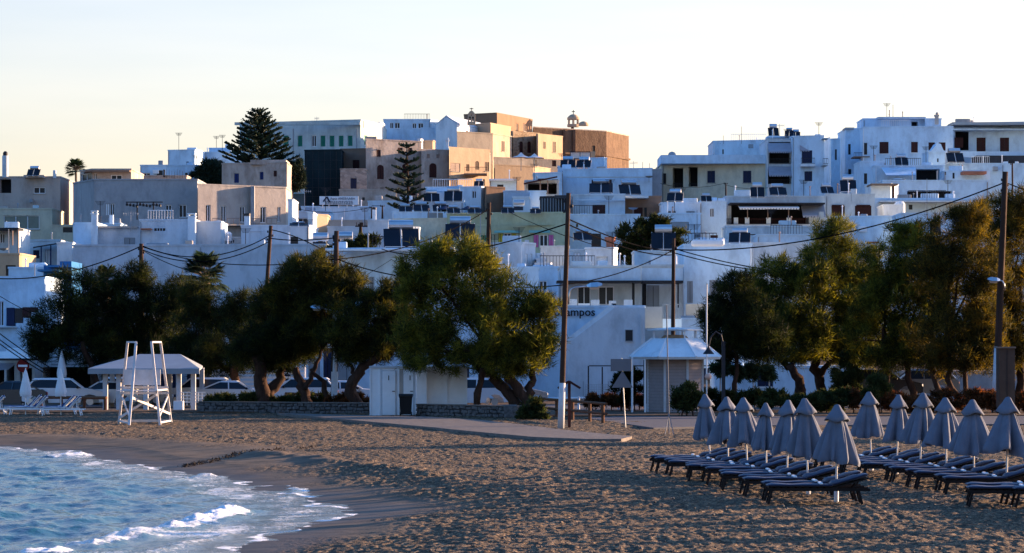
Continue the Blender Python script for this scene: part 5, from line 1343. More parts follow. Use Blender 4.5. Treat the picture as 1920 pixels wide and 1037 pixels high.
def limb(mb, pts, r0, r1, n=8, wob=.10):
    P = [Vector(p) for p in pts]; out = []
    for i in range(len(P) - 1):
        for k in range(4):
            q = P[i].lerp(P[i + 1], k / 4)
            if i or k: q = q + Vector((R.uniform(-wob, wob), R.uniform(-wob, wob), R.uniform(-wob, wob) * .5))
            out.append(q)
    out.append(P[-1])
    rs = [r0 + (r1 - r0) * (i / (len(out) - 1)) ** .8 for i in range(len(out))]
    mb.tube(out, rs, n, .35)
def tree(label, d, base, blobs, limbs, m='tama', n=26000, name='tamarisk_tree', group='tamarisk trees along the beach', dens=1.0, ln=.33, wd=.034, seed=0, bark='bark', up=.35, crad=.34, cat='tree', z=None):
    rng = np.random.default_rng(100 + seed)
    b = W(base[0], base[1], d); z = .0 if z is None else z
    t = thing(name, label, cat, (b[0], d, z), group)
    cs, rs = blob_clumps(blobs, d, rng, dens, crad)
    V, Fc = wisps(cs, rs, n, ln, wd, rng, up)
    V = V - np.array([b[0], d, z])
    me = np_mesh('crown', V, Fc, M[m], False); link('crown', me, t)
    mb = MB()
    for L in limbs:
        r0, r1 = L[0]; pts = [W(x, y, d) for x, y in L[1:]]
        dy = R.uniform(-1.2, 1.2)
        pts = [(p[0], p[1] + dy * i / max(1, len(pts) - 1), p[2]) for i, p in enumerate(pts)]
        if pts[0][2] < 1.2 and L[1][1] >= base[1] - 12: pts[0] = (pts[0][0], pts[0][1], z - .1)
        limb(mb, pts, r0, r1)
    # branches reaching into the crown
    tops = [(L[-1]) for L in limbs]
    for b_ in blobs:
        tx = min(tops, key=lambda q: (q[0] - b_[0]) ** 2 + (q[1] - b_[1]) ** 2)
        a = Vector(W(tx[0], tx[1], d)); c = Vector(W(b_[0], b_[1], d))
        limb(mb, [a, a.lerp(c, .5) + Vector((0, R.uniform(-.5, .5), R.uniform(-.1, .4))), c], .10, .03, 6, .12)
        for k in range(4):
            e = c + Vector((R.uniform(-1, 1) * b_[2], R.uniform(-.8, .8) * b_[2], R.uniform(-.2, 1) * b_[3])) * (d / F) * .8
            limb(mb, [c, e], .035, .012, 5, .06)
    mb.build('trunk', M[bark], t, smooth=True)
    return t
# left row
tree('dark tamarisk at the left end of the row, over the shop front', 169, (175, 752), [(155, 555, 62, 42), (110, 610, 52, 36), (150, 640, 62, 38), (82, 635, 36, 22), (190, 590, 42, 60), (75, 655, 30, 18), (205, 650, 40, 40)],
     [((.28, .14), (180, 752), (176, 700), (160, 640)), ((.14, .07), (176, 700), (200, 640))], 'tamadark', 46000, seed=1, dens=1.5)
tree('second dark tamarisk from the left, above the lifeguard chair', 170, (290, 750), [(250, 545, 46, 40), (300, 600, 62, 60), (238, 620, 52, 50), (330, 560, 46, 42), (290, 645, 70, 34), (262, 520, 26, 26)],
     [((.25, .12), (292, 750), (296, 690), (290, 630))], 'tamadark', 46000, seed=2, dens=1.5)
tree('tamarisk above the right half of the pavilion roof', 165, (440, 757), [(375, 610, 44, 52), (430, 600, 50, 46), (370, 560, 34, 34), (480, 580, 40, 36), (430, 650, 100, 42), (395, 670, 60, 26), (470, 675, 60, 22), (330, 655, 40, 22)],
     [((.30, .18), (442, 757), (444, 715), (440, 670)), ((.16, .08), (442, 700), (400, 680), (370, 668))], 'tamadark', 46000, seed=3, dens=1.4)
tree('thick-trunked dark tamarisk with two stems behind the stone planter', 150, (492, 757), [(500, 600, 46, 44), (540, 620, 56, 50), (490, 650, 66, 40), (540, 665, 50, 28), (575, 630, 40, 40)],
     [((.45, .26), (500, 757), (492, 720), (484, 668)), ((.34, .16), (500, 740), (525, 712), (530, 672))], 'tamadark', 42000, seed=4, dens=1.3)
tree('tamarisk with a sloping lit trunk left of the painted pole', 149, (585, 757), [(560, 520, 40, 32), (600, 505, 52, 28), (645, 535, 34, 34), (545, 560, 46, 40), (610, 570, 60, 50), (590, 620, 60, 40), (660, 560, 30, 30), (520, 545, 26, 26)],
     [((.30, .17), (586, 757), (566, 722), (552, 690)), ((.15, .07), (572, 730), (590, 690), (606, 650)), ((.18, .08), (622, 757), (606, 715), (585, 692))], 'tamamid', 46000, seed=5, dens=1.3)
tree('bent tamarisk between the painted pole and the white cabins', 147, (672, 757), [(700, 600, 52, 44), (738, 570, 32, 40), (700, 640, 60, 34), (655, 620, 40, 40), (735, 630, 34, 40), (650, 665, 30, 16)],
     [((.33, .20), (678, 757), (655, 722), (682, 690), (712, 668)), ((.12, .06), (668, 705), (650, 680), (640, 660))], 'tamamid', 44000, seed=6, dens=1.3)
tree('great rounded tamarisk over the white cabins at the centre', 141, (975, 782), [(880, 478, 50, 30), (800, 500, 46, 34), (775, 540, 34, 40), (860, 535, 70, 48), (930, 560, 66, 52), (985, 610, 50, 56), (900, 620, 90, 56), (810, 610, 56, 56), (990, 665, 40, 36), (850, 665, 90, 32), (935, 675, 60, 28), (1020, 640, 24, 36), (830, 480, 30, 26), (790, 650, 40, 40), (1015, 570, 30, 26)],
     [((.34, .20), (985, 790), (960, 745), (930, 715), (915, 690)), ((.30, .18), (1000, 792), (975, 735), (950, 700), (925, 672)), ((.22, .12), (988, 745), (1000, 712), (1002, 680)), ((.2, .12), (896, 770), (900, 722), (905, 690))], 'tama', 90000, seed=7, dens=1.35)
# right group
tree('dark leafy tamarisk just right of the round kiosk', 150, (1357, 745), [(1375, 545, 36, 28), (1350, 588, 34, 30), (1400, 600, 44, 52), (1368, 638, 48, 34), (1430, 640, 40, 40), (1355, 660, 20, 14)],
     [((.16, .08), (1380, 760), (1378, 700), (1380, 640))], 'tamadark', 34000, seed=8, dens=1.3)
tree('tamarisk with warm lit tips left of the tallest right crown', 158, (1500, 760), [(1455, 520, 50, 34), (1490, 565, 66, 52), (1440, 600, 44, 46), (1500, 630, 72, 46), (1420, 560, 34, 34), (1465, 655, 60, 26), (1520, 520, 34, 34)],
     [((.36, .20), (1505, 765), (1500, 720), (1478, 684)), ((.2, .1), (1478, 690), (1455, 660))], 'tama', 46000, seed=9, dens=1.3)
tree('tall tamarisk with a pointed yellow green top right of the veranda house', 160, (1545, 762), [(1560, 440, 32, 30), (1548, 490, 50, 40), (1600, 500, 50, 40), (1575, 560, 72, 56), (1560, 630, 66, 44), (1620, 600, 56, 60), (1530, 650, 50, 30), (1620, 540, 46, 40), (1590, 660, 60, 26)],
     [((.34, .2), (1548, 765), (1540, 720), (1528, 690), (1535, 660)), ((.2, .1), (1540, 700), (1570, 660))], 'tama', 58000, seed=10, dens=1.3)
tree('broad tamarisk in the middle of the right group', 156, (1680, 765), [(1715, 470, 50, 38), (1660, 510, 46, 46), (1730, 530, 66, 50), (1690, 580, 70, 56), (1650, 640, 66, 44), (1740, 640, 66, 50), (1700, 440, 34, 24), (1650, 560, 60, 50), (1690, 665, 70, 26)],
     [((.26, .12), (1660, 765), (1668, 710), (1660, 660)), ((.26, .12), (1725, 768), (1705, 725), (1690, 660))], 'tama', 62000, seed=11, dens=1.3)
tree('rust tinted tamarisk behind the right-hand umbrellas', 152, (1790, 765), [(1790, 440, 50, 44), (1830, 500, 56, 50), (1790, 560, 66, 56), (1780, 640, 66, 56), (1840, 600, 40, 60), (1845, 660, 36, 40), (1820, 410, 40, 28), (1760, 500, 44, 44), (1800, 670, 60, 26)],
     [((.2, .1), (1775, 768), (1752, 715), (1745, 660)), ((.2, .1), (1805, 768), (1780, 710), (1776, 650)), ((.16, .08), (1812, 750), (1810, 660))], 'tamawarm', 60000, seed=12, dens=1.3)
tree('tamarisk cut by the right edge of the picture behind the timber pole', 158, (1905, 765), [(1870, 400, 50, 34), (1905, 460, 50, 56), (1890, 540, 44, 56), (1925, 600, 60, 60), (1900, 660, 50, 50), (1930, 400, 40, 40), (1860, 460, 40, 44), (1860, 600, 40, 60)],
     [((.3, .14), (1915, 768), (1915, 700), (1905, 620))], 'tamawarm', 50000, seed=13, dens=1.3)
# beyond the right edge the row goes on and throws its shade on the beach
for i, (px, d) in enumerate(((2060, 150), (2560, 112))):
    tree(['tamarisk just past the right edge', 'tamarisk further along the beach past the right edge', 'last tamarisk of the row past the right edge'][i], d, (px, 780), [(px - 30, 560, 60, 40), (px + 40, 580, 70, 50), (px, 640, 90, 46)],
         [((.3, .15), (px, 775), (px - 5, 700), (px, 640))], 'tama', 9000, seed=14 + i, ln=.45, wd=.1)
# trees of the town
tree('dark evergreen between white houses right of the tall pole', 226, (1215, 500), [(1225, 425, 26, 18), (1200, 440, 40, 26), (1240, 455, 40, 30), (1190, 470, 30, 28), (1215, 480, 36, 24), (1270, 450, 18, 20)],
     [((.2, .1), (1215, 520), (1215, 470))], 'tamadark', 26000, name='evergreen_tree', group='trees between the houses', seed=20, ln=.3, wd=.09, z=3)
tree('low green bush tree behind the painted pole beside the steel tank', 205, (690, 480), [(690, 458, 26, 12), (665, 462, 24, 10), (640, 470, 26, 12), (610, 480, 16, 8)],
     [((.1, .05), (690, 480), (685, 465))], 'tamadark', 14000, name='garden_tree', group='trees between the houses', seed=21, ln=.25, wd=.09, z=2.5)
tree('dark round tree left of the big pine on the hill', 350, (395, 350), [(400, 320, 22, 20), (380, 332, 20, 14), (412, 335, 20, 14)], [((.2, .1), (395, 350), (398, 330))], 'pine', 12000, name='garden_tree', group='trees between the houses', seed=22, ln=.4, wd=.16, z=17)
tree('dark bushy tree between old plaster house and netting', 344, (553, 345), [(553, 318, 13, 15), (556, 340, 14, 14), (548, 330, 10, 14)], [((.2, .1), (553, 355), (553, 330))], 'pine', 9000, name='garden_tree', group='trees between the houses', seed=23, ln=.4, wd=.16, z=17)
# kiosk shrubs, hedges
def bush(label, d, blobs, m, n, name='shrub', group=None, seed=0, ln=.16, wd=.06, stem=True, crad=.2, cat='shrub'):
    rng = np.random.default_rng(300 + seed)
    px = sum(b[0] for b in blobs) / len(blobs); x = WX(px, d)
    t = thing(name, label, cat, (x, d, 0), group)
    cs, rs = blob_clumps(blobs, d, rng, 1.5, crad)
    V, Fc = wisps(cs, rs, n, ln, wd, rng, .4); V[:, 2] = np.maximum(V[:, 2], .03)
    link('crown', np_mesh('crown', V - np.array([x, d, 0]), Fc, M[m], False), t)
    mb = MB()
    for b in blobs:
        c = W(b[0], b[1], d); limb(mb, [(c[0], d, -.05), c], .04, .02, 5, .04)
    mb.build('stem', M['bark'], t)
    return t
S_ = 'shrubs along the promenade'
bush('dark oval bush in front of the kiosk', 139, [(1288, 735, 17, 22), (1280, 755, 22, 16), (1300, 752, 16, 18)], 'shrub', 9000, group=S_, seed=1)
bush('low bush at the foot of the great tamarisk', 134, [(1000, 768, 16, 14), (985, 778, 18, 12), (1012, 780, 12, 9)], 'shrub', 7000, group=S_, seed=2)
bush('reddish bush strip behind the timber rail', 152, [(x, 752 + (x % 3), 16, 9) for x in range(1110, 1240, 18)], 'shrubred', 16000, name='hedge', seed=3, cat='hedge')
bush('small leafy tree like bush behind the back-turned signs', 150, [(1180, 705, 20, 14), (1165, 720, 14, 16), (1190, 725, 14, 14), (1172, 745, 10, 8)], 'tamadark', 9000, group=S_, seed=4)
bush('dark hedge at the foot of the black lamp post', 150, [(x, 748, 20, 15) for x in range(1320, 1450, 24)], 'shrub', 20000, name='hedge', seed=5, cat='hedge')
bush('mixed green hedge behind the left umbrellas', 146, [(x, 752 + 5 * math.sin(x), 22, 16) for x in range(1445, 1600, 26)], 'shrub', 22000, name='hedge', seed=6, cat='hedge')
bush('rust red hedge behind the right umbrellas', 146, [(x, 752 + 4 * math.sin(x), 22, 15) for x in range(1600, 1960, 26)], 'shrubred', 38000, name='hedge', seed=7, cat='hedge')
bush('round clipped dark bush beside the parked dark car', 156, [(1582, 700, 20, 32), (1592, 720, 20, 26), (1575, 735, 14, 18)], 'shrub', 14000, group=S_, seed=8)
bush('green bush lit from the right in front of the hedge', 144, [(1650, 722, 18, 16), (1640, 735, 20, 12)], 'shrub', 8000, group=S_, seed=9)
bush('dry brush at the base of the left tamarisks', 148, [(640, 752, 24, 8), (700, 755, 22, 8), (665, 748, 16, 9)], 'shrubred', 9000, group=S_, seed=10)
bush('dark brush under the left tamarisks', 150, [(x, 750, 20, 10) for x in range(400, 620, 24)], 'shrub', 22000, name='hedge', seed=11, cat='hedge')
for i, (px, py) in enumerate(((1380, 702), (1412, 697), (1441, 700), (1350, 690))):
    d = 152 + i * .4
    rng = np.random.default_rng(400 + i); x = WX(px, d)
    t = thing('orange_tree', ['small round tree left of the middle by the white garden wall', 'small round tree in the middle by the white garden wall', 'small round tree right of the middle by the white garden wall', 'small round tree next to the black lamp post'][i], 'tree', (x, d, 0), 'small round trees by the white garden wall')
    cs, rs = blob_clumps([(px, py, 13, 11), (px + 4, py - 5, 9, 7)], d, rng, 1.6, .2)
    V, Fc = wisps(cs, rs, 3200, .17, .09, rng, .1); link('crown', np_mesh('crown', V - np.array([x, d, 0]), Fc, M['palm'], False), t)
    mb = MB(); limb(mb, [(x, d, -.05), W(px + 1, py + 8, d)], .05, .04, 6, .03); mb.build('trunk', M['limewash'], t)
# Norfolk pines
def norfolk(label, px, ytop, ybase, d, prof, tiers, seed, nb, leaf, tri, lift=.18, z=None):
    rng = np.random.default_rng(seed)
    b = W(px, ybase, d); zt = WZ(ytop, d); H = zt - b[2]; z = b[2] if z is None else z
    t = thing('norfolk_pine', label, 'tree', (b[0], d, z), None)
    mb = MB().tube([(b[0], d, z), (b[0] + .1, d, b[2] + H * .4), (b[0], d, b[2] + H * .8), (b[0], d, zt)], [.3 * H / 14, .22 * H / 14, .09, .03], 8)
    Vs = []
    for i in range(tiers):
        f = (i + .5) / tiers
        zc = b[2] + H * f
        R_ = prof(f) / F * d
        for k in range(nb):
            an = 2 * math.pi * (k + rng.random() * .35) / nb + i * .7
            L = R_ * (.8 + .3 * rng.random())
            q0 = Vector((b[0], d, zc)); q1 = q0 + Vector((math.cos(an) * L, math.sin(an) * L, L * lift * (1 - f * .3) + L * .25 * f * f))
            mid = q0.lerp(q1, .55) + Vector((0, 0, -L * .05))
            mb.tube([q0, mid, q1], [.06, .035, .015], 5)
            n = int(tri * L)
            s = rng.random(n) ** .55
            P = np.array([q0.lerp(mid, x / .55) if x < .55 else mid.lerp(q1, (x - .55) / .45) for x in s])
            side = np.array([-math.sin(an), math.cos(an), 0]); fw = np.array([math.cos(an), math.sin(an), .2])
            wdt = leaf * (.5 + 1.1 * s) * (1.15 - s * .5)
            dr = side[None, :] * (rng.random(n) * 2 - 1)[:, None] + fw * .55 + np.array([0, 0, 1]) * (.15 + .3 * rng.random(n))[:, None]
            tip = P + dr * wdt[:, None]
            pe = np.cross(dr, rng.normal(size=(n, 3))); pe /= np.linalg.norm(pe, axis=1)[:, None]
            Vs.append(np.stack([P - pe * .05, P + pe * .05, tip + pe * .09, tip - pe * .09], 1).reshape(-1, 3))
    V = np.concatenate(Vs) - np.array([b[0], d, z])
    link('crown', np_mesh('crown', V, np.arange(len(V)).reshape(-1, 4), M['pine'], False), t)
    mb.build('trunk', M['bark'], t)
norfolk('broad old dark pine towering over the left ridge', 486, 208, 320, 356, lambda f: 4 + 66 * (1 - f) ** .85, 13, 5, 6, .85, 20, lift=.30, z=17)
norfolk('young open pine with separate whorls in front of the stone mansion', 763, 270, 402, 276, lambda f: 8 + 33 * (1 - f) ** .8, 9, 6, 5, .46, 24, lift=.30, z=9)
# palms
def palm(label, px, ytop, ybase, d, rpx, seed, n=46, trunk=.28, name='fan_palm', z=0, leaflets=26, droop=.5):
    rng = np.random.default_rng(seed); r = rpx / F * d
    c = np.array(W(px, ytop + rpx * .75, d)); b = (c[0], d, z)
    t = thing(name, label, 'palm', b)
    MB().tube([(b[0], d, z), (b[0] + .1, d, z + (c[2] - z) * .5), tuple(c)], [trunk * 1.2, trunk, trunk * .9], 9, .15).build('trunk', M['palmbark'], t)
    Vs = []; st = MB()
    for i in range(n):
        an = rng.random() * 2 * math.pi; el = -.5 + 1.75 * rng.random() ** .8
        dr = np.array([math.cos(an) * math.cos(el), math.sin(an) * math.cos(el), math.sin(el)])
        L = r * (.42 + .15 * rng.random()); hub = c + dr * L
        st.tube([tuple(c), tuple(c + dr * L * .6 + np.array([0, 0, .04])), tuple(hub)], [.03, .02, .015], 4)
        u = np.cross(dr, [0, 0, 1.0]); u /= np.linalg.norm(u) + 1e-6; v = np.cross(u, dr)
        for k in range(leaflets):
            a = (k / (leaflets - 1) - .5) * 2.6
            q = dr * math.cos(a) + u * math.sin(a); ll = r * .55 * (1 - .25 * abs(a) / 1.3)
            tip = hub + q * ll - np.array([0, 0, ll * droop * .35]); m1 = hub + q * ll * .55
            w = .035 * r / 1.5
            Vs += [hub, m1 + v * w, m1 - v * w * .2, tip]; 
            Vs += []
    V = np.array(Vs).reshape(-1, 4, 3)
    # each leaflet: two triangles folded along its rib
    a, b2, c2, e = V[:, 0], V[:, 1], V[:, 2], V[:, 3]
    s = np.cross(e - a, np.array([0, 0, 1.0])); s /= (np.linalg.norm(s, axis=1)[:, None] + 1e-6)
    w = .045 * max(r, 2.2) / 1.5
    Q = np.stack([a, b2 + s * w, e, b2 - s * w], 1).reshape(-1, 3) - np.array([b[0], d, z])
    link('crown', np_mesh('crown', Q, np.arange(len(Q)).reshape(-1, 4), M['palm'], False), t)
    st.build('stalk', M['palmbark'], t)
palm('large fan palm rising over the left tamarisks', 385, 478, 600, 177, 58, 5, 60)
palm('half hidden fan palm at the top of the left tamarisk', 198, 500, 560, 178, 36, 6, 30)
palm('tiny palm against the sky beside the dark penthouse', 142, 300, 350, 312, 24, 7, 60, .13, z=12, leaflets=14)
# agave by the hedge
ag = thing('agave', 'spiky grey agave by the hedge left of the clipped bush', 'plant', (WX(1555, 150), 150, 0))
for k in range(14):
    an = 2 * math.pi * k / 14; el = .5 + .5 * R.random(); c = Vector((WX(1555, 150), 150, .05)); dr = Vector((math.cos(an) * math.cos(el), math.sin(an) * math.cos(el), math.sin(el)))
    u = dr.cross(Vector((0, 0, 1))).normalized() * .05
    MB().add([c - u, c + u, c + dr * .7 + u * 1.2, c + dr * .7 - u * 1.2, c + dr * 1.4, c + dr * .6 - Vector((0, 0, .05))], [(0, 1, 2, 3), (3, 2, 4), (0, 5, 1)]).build('leaf', M['palm'], ag)
# ------------------------------------------------------------------ beach umbrellas and loungers
M['fabric'] = mat('taupe_umbrella_fabric', (.125, .14, .18), rough=.85, var=.2, scale=3)
M['fabric2'] = mat('white_umbrella_fabric', (.70, .70, .72), rough=.85, var=.08, scale=3, bump=.15)
M['mattress'] = mat('grey_blue_mattress', (.075, .088, .125), rough=.55, var=.12, scale=6, bump=.2)
M['mattedge'] = mat('navy_mattress_edge', (.025, .03, .06), rough=.8, var=.1)
M['darkwood'] = mat('dark_stained_wood', (.020, .013, .011), rough=.7, var=.3, scale=8)
M['bluematt'] = mat('blue_mattress', (.03, .06, .2), rough=.8, var=.15, scale=6)
M['metalpole'] = mat('white_metal_pole', (.72, .71, .70), rough=.4, var=.05)

def umbrella_mesh(seed, fat, h0=.90, top=1.98):
    """furled umbrella: a cone of loose cloth with a few deep folds, and a vent cap"""
    rng = np.random.default_rng(seed)
    nth, nz = 144, 34
    th = np.linspace(0, 2 * np.pi, nth, endpoint=False)
    nf = 7
    va = np.sort(np.linspace(0, 2 * np.pi, nf, endpoint=False) + rng.uniform(-.28, .28, nf)); vd = rng.uniform(.4, .85, nf); vw = rng.uniform(.12, .32, nf)
    lobe = rng.uniform(.82, 1.12, nf); hem = rng.uniform(-.05, .07, nf)
    wd = rng.uniform(0, 6.28); wo = rng.uniform(.02, .09)
    rows = []
    def prof(th, f):
        m = np.ones_like(th); L = np.zeros_like(th); Hh = np.zeros_like(th)
        for i in range(nf):
            dth = np.abs((th - va[i] + np.pi) % (2 * np.pi) - np.pi)
            m = m * (1 - vd[i] * (.35 + .65 * f) * np.exp(-(dth / (vw[i] * (1.5 - .5 * f))) ** 1.6))
            mid = va[i] + ((va[(i + 1) % nf] - va[i]) % (2 * np.pi)) / 2
            d2 = np.abs((th - mid + np.pi) % (2 * np.pi) - np.pi); w = np.exp(-(d2 / .45) ** 2)
            L = L + w * (lobe[i] - 1); Hh = Hh + w * hem[i]
        return m * (1 + L * f), Hh
    for i in range(nz):
        f = i / (nz - 1)
        z = top - .20 - f * (top - .20 - h0)
        m, Hh = prof(th, f)
        R0 = .10 + fat * f ** .78 - .05 * max(0, (f - .9) / .1) ** 2
        r = R0 * m * (1 + .012 * np.sin(th * 17 + 7 * f) + .022 * np.sin(th * 29 + seed) * np.sin(th * 3 + 4 * f + seed))
        rows.append(np.stack([r * np.cos(th) + wo * math.cos(wd) * f, r * np.sin(th) + wo * math.sin(wd) * f, z + 1.6 * Hh * f ** 2 - .02 * np.sin(th * 5 + seed) * f], 1))
    V = np.concatenate(rows)
    me = np_mesh('canopy', V, np.concatenate([np.stack([i * nth + np.arange(nth), (i + 1) * nth + np.arange(nth), (i + 1) * nth + (np.arange(nth) + 1) % nth, i * nth + (np.arange(nth) + 1) % nth], 1) for i in range(nz - 1)]), M['fabric'])
    rows = []; n2 = 72; th = np.linspace(0, 2 * np.pi, n2, endpoint=False)
    m, _ = prof(th, .35)
    for f, rr, dz in ((0, .012, 0), (.12, .05, .015), (.4, .10, .11), (.75, .175, .22), (1, .24, .32), (1.02, .22, .335)):
        r = rr * (.80 + .28 * m) * (fat / .4) ** .3
        rows.append(np.stack([r * np.cos(th), r * np.sin(th), top + .03 - dz - .03 * np.sin(th * 3 + seed) * f], 1))
    V2 = np.concatenate(rows)
    cap = np_mesh('vent_cap', V2, np.concatenate([np.stack([i * n2 + np.arange(n2), (i + 1) * n2 + np.arange(n2), (i + 1) * n2 + (np.arange(n2) + 1) % n2, i * n2 + (np.arange(n2) + 1) % n2], 1) for i in range(len(rows) - 1)]), M['fabric'])
    return me, cap
def umbrella_proto(seed, fat, h0):
    t = thing('beach_umbrella', 'x', 'umbrella', (0, 0, 0), 'furled taupe beach umbrellas')
    a, b = umbrella_mesh(seed, fat, h0)
    link('canopy', a, t); link('vent_cap', b, t)
    MB().tube([(0, 0, -.1), (0, 0, 1.96)], .021, 10).build('pole', M['metalpole'], t, smooth=True)
    MB().lathe([(.05, 0), (.05, .22), (.03, .25)], (0, 0, 0), 10).build('ground_sleeve', M['metalpole'], t)
    MB().tube([(.24 * math.cos(a_), .24 * math.sin(a_), 1.42 + .03 * math.sin(a_ * 3)) for a_ in np.linspace(0, 6.283, 14)], .008, 4).build('tie_cord', M['mattedge'], t) if False else None
    return t
PR = [umbrella_proto(k + 1, fat, h0) for k, (fat, h0) in enumerate(((.34, .86), (.44, .84), (.44, .86), (.31, .84), (.39, .84), (.43, .78), (.49, .82), (.45, .88), (.39, .86), (.46, .84), (.51, .84), (.46, .80), (.50, .82)))]
UA = [(1334, 77.0), (1366, 74.6), (1403, 72.2), (1437, 70.6), (1475, 67.6), (1516, 65.0), (1568, 61.8)]
UB = [(1634, 77.8), (1681, 75.6), (1724, 73.2), (1775, 70.8), (1827, 68.2), (1887, 65.4)]
LA = ['furled umbrella at the far left of all, leaning left, in the nearer row', 'second furled umbrella from the left, pear shaped, in the nearer row', 'third furled umbrella from the left in the nearer row', 'narrowest furled umbrella, fourth from the left in the nearer row',
      'fifth furled umbrella from the left in the nearer row', 'sixth furled umbrella, tallest looking, left of the widest one', 'widest furled umbrella at the near right end of the nearer row, hem lowest']
LB = ['furled umbrella just right of the gap, first of the right-hand row', 'second furled umbrella of the right-hand row', 'third furled umbrella of the right-hand row, with the sharpest tip', 'fourth furled umbrella of the right-hand row, wide at the bottom', 'fifth furled umbrella of the right-hand row', 'last wholly visible furled umbrella of the right-hand row at the picture edge']
used_p = set()
def put_umb(px, d, k, label, rz, lean=(0, 0), s=1.0):
    o = PR[k] if k not in used_p else copy_tree(PR[k]); used_p.add(k)
    o.location = (WX(px, d), d, 0); o.rotation_euler = (math.radians(lean[0]), math.radians(lean[1]), rz); o.scale = (s, s, s); o['label'] = label
    if abs(lean[1]) + abs(lean[0]) > 0: o.rotation_mode = 'ZXY'
for i, (px, d) in enumerate(UA):
    k = i
    put_umb(px, d, k, LA[i], [.3, 1.6, 2.9, 4.0, .9, 4.4, 2.2][i], [(0, -5), (1, -1.5), (0, -3.5), (0, -.5), (2, 1), (-1, -2.5), (0, .5)][i], [1.0, .98, .99, .94, 1.0, 1.04, 1.0][i])
for i, (px, d) in enumerate(UB):
    k = 7 + i
    put_umb(px, d, k, LB[i], [.5, 2.6, 1.1, 3.3, 5.2, 3.9][i], [(0, -2), (1, 1.5), (0, 2.5), (0, -1), (2, -1.5), (0, 1)][i], [1.02, 1.0, 1.04, 1.0, 1.0, 1.05][i])
for i in range(6):   # the row continues past the edge of the picture
    t = copy_tree(PR[(i * 5 + 2) % 13]); d = 63.0 - i * 2.5; t.location = (11.25 + .22 * i, d, 0); t.rotation_euler.z = i * 1.3; t['label'] = 'furled umbrella outside the right edge, number of the continuing row'
    t['label'] = ['furled umbrella whose left side touches the right picture edge', 'furled umbrella just outside the right picture edge', 'furled umbrella two places beyond the right picture edge', 'furled umbrella three places beyond the right picture edge', 'furled umbrella four places beyond the right picture edge', 'furled umbrella five places beyond the right picture edge', 'furled umbrella six places beyond the right picture edge'][i]
def lounger_proto(frame_m, mat_m, edge_m, bx1=1.97, bz1=.53, name='sun_lounger', group='padded sun loungers under the furled umbrellas'):
    t = thing(name, 'x', 'sun lounger', (0, 0, 0), group)
    # foot at x = 0, head at x = 2.0, width .64 along y
    for y in (-.30, .27):
        mb = MB().box(0.0, y, .24, 2.0, y + .035, .30); mb.build('side_rail', M[frame_m], t)
    for x, y in ((.10, -.29), (.10, .25), (1.78, -.29), (1.78, .25)):
        MB().bar((x, y + .02, .25), (x - .07 if x < 1 else x + .07, y + .02, -.03), .06, .045).build('leg', M[frame_m], t)
    sl = MB().box(0, -.28, .295, .08, .29, .315).build('slat', M[frame_m], t)
    for i in range(9):
        q = sl if i == 0 else sl.copy()
        if i: COL.objects.link(q)
        q.location = (.04 + i * .14, 0, 0)
    for x in (.07, 1.80): MB().box(x, -.28, .1, x + .04, .29, .14).build('cross_rail', M[frame_m], t)
    def pad(x0, x1, z0, z1, seedn):
        """soft mattress piece from (x0, z0) to (x1, z1)"""
        n = 12; m_ = 8; th_ = .065 if x0 < .5 else .095; L = math.hypot(x1 - x0, z1 - z0); tx, tz = (x1 - x0) / L, (z1 - z0) / L; nx, nz = -tz, tx
        prof = []
        vs = []; fs = []
        for i in range(n + 1):
            f = i / n; e = min(f, 1 - f) * L; q = min(1, e / .05) ** .5
            puff = .010 * math.sin(f * math.pi * 4)
            for j in range(m_):
                a = 2 * math.pi * (j + .5) / m_
                cy = math.cos(a); cz = math.sin(a)
                y = .29 * (abs(cy) ** .35) * (1 if cy > 0 else -1) * (.94 + .06 * q); h = (th_ / 2 + (puff if cz > 0 else 0)) * (abs(cz) ** .7) * (1 if cz > 0 else -1) * (.35 + .65 * q)
                o = th_ / 2 + h
                vs.append((x0 + tx * f * L + nx * o, y, z0 + tz * f * L + nz * o))
        for i in range(n):
            for j in range(m_): fs.append((i * m_ + j, i * m_ + (j + 1) % m_, (i + 1) * m_ + (j + 1) % m_, (i + 1) * m_ + j))
        fs.append(tuple(range(m_ - 1, -1, -1))); fs.append(tuple(range(n * m_, n * m_ + m_)))
        return MB().add(vs, fs)
    a = pad(0.0, 1.30, .32, .32, 0).build('mattress', M[mat_m], t, smooth=True)
    b = pad(1.24, bx1, .33, bz1, 1).build('backrest_cushion', M[mat_m], t, smooth=True)
    for o, (x0, x1, z0, z1) in ((a, (0.0, 1.30, .357, .357)), (b, (1.27, bx1 - .01, .38, bz1 + .05))):
        for y in (-.292, .292): MB().tube([(x0 + .03, y, z0), (x1 - .03, y, z1)], .016, 5).build('piping', M[edge_m], o)
    MB().bar((1.25, 0, .29), (bx1, 0, bz1 - .03), .56, .03, up=(0, 0, 1)).build('backrest_frame', M[frame_m], t)
    for y in (-.22, .22): MB().bar((bx1 - .19, y, bz1 - .10), (1.66, y, .28), .03).build('backrest_prop', M[frame_m], t)
    MB().tube([(1.60, -.30, .60), (1.60, .30, .60)], .05, 8).build('headrest', M[mat_m], t, smooth=True) if False else None
    # towel like band across the mattress
    MB().bbox(1.02, -.302, .375, 1.09, .302, .412, .01).build('strap', M['whitep'], t)
    return t
L1 = lounger_proto('darkwood', 'mattress', 'mattedge')
firstL = [True]
side = ['far side', 'near side']
ords = ['first', 'second', 'third', 'fourth', 'fifth', 'sixth', 'seventh']
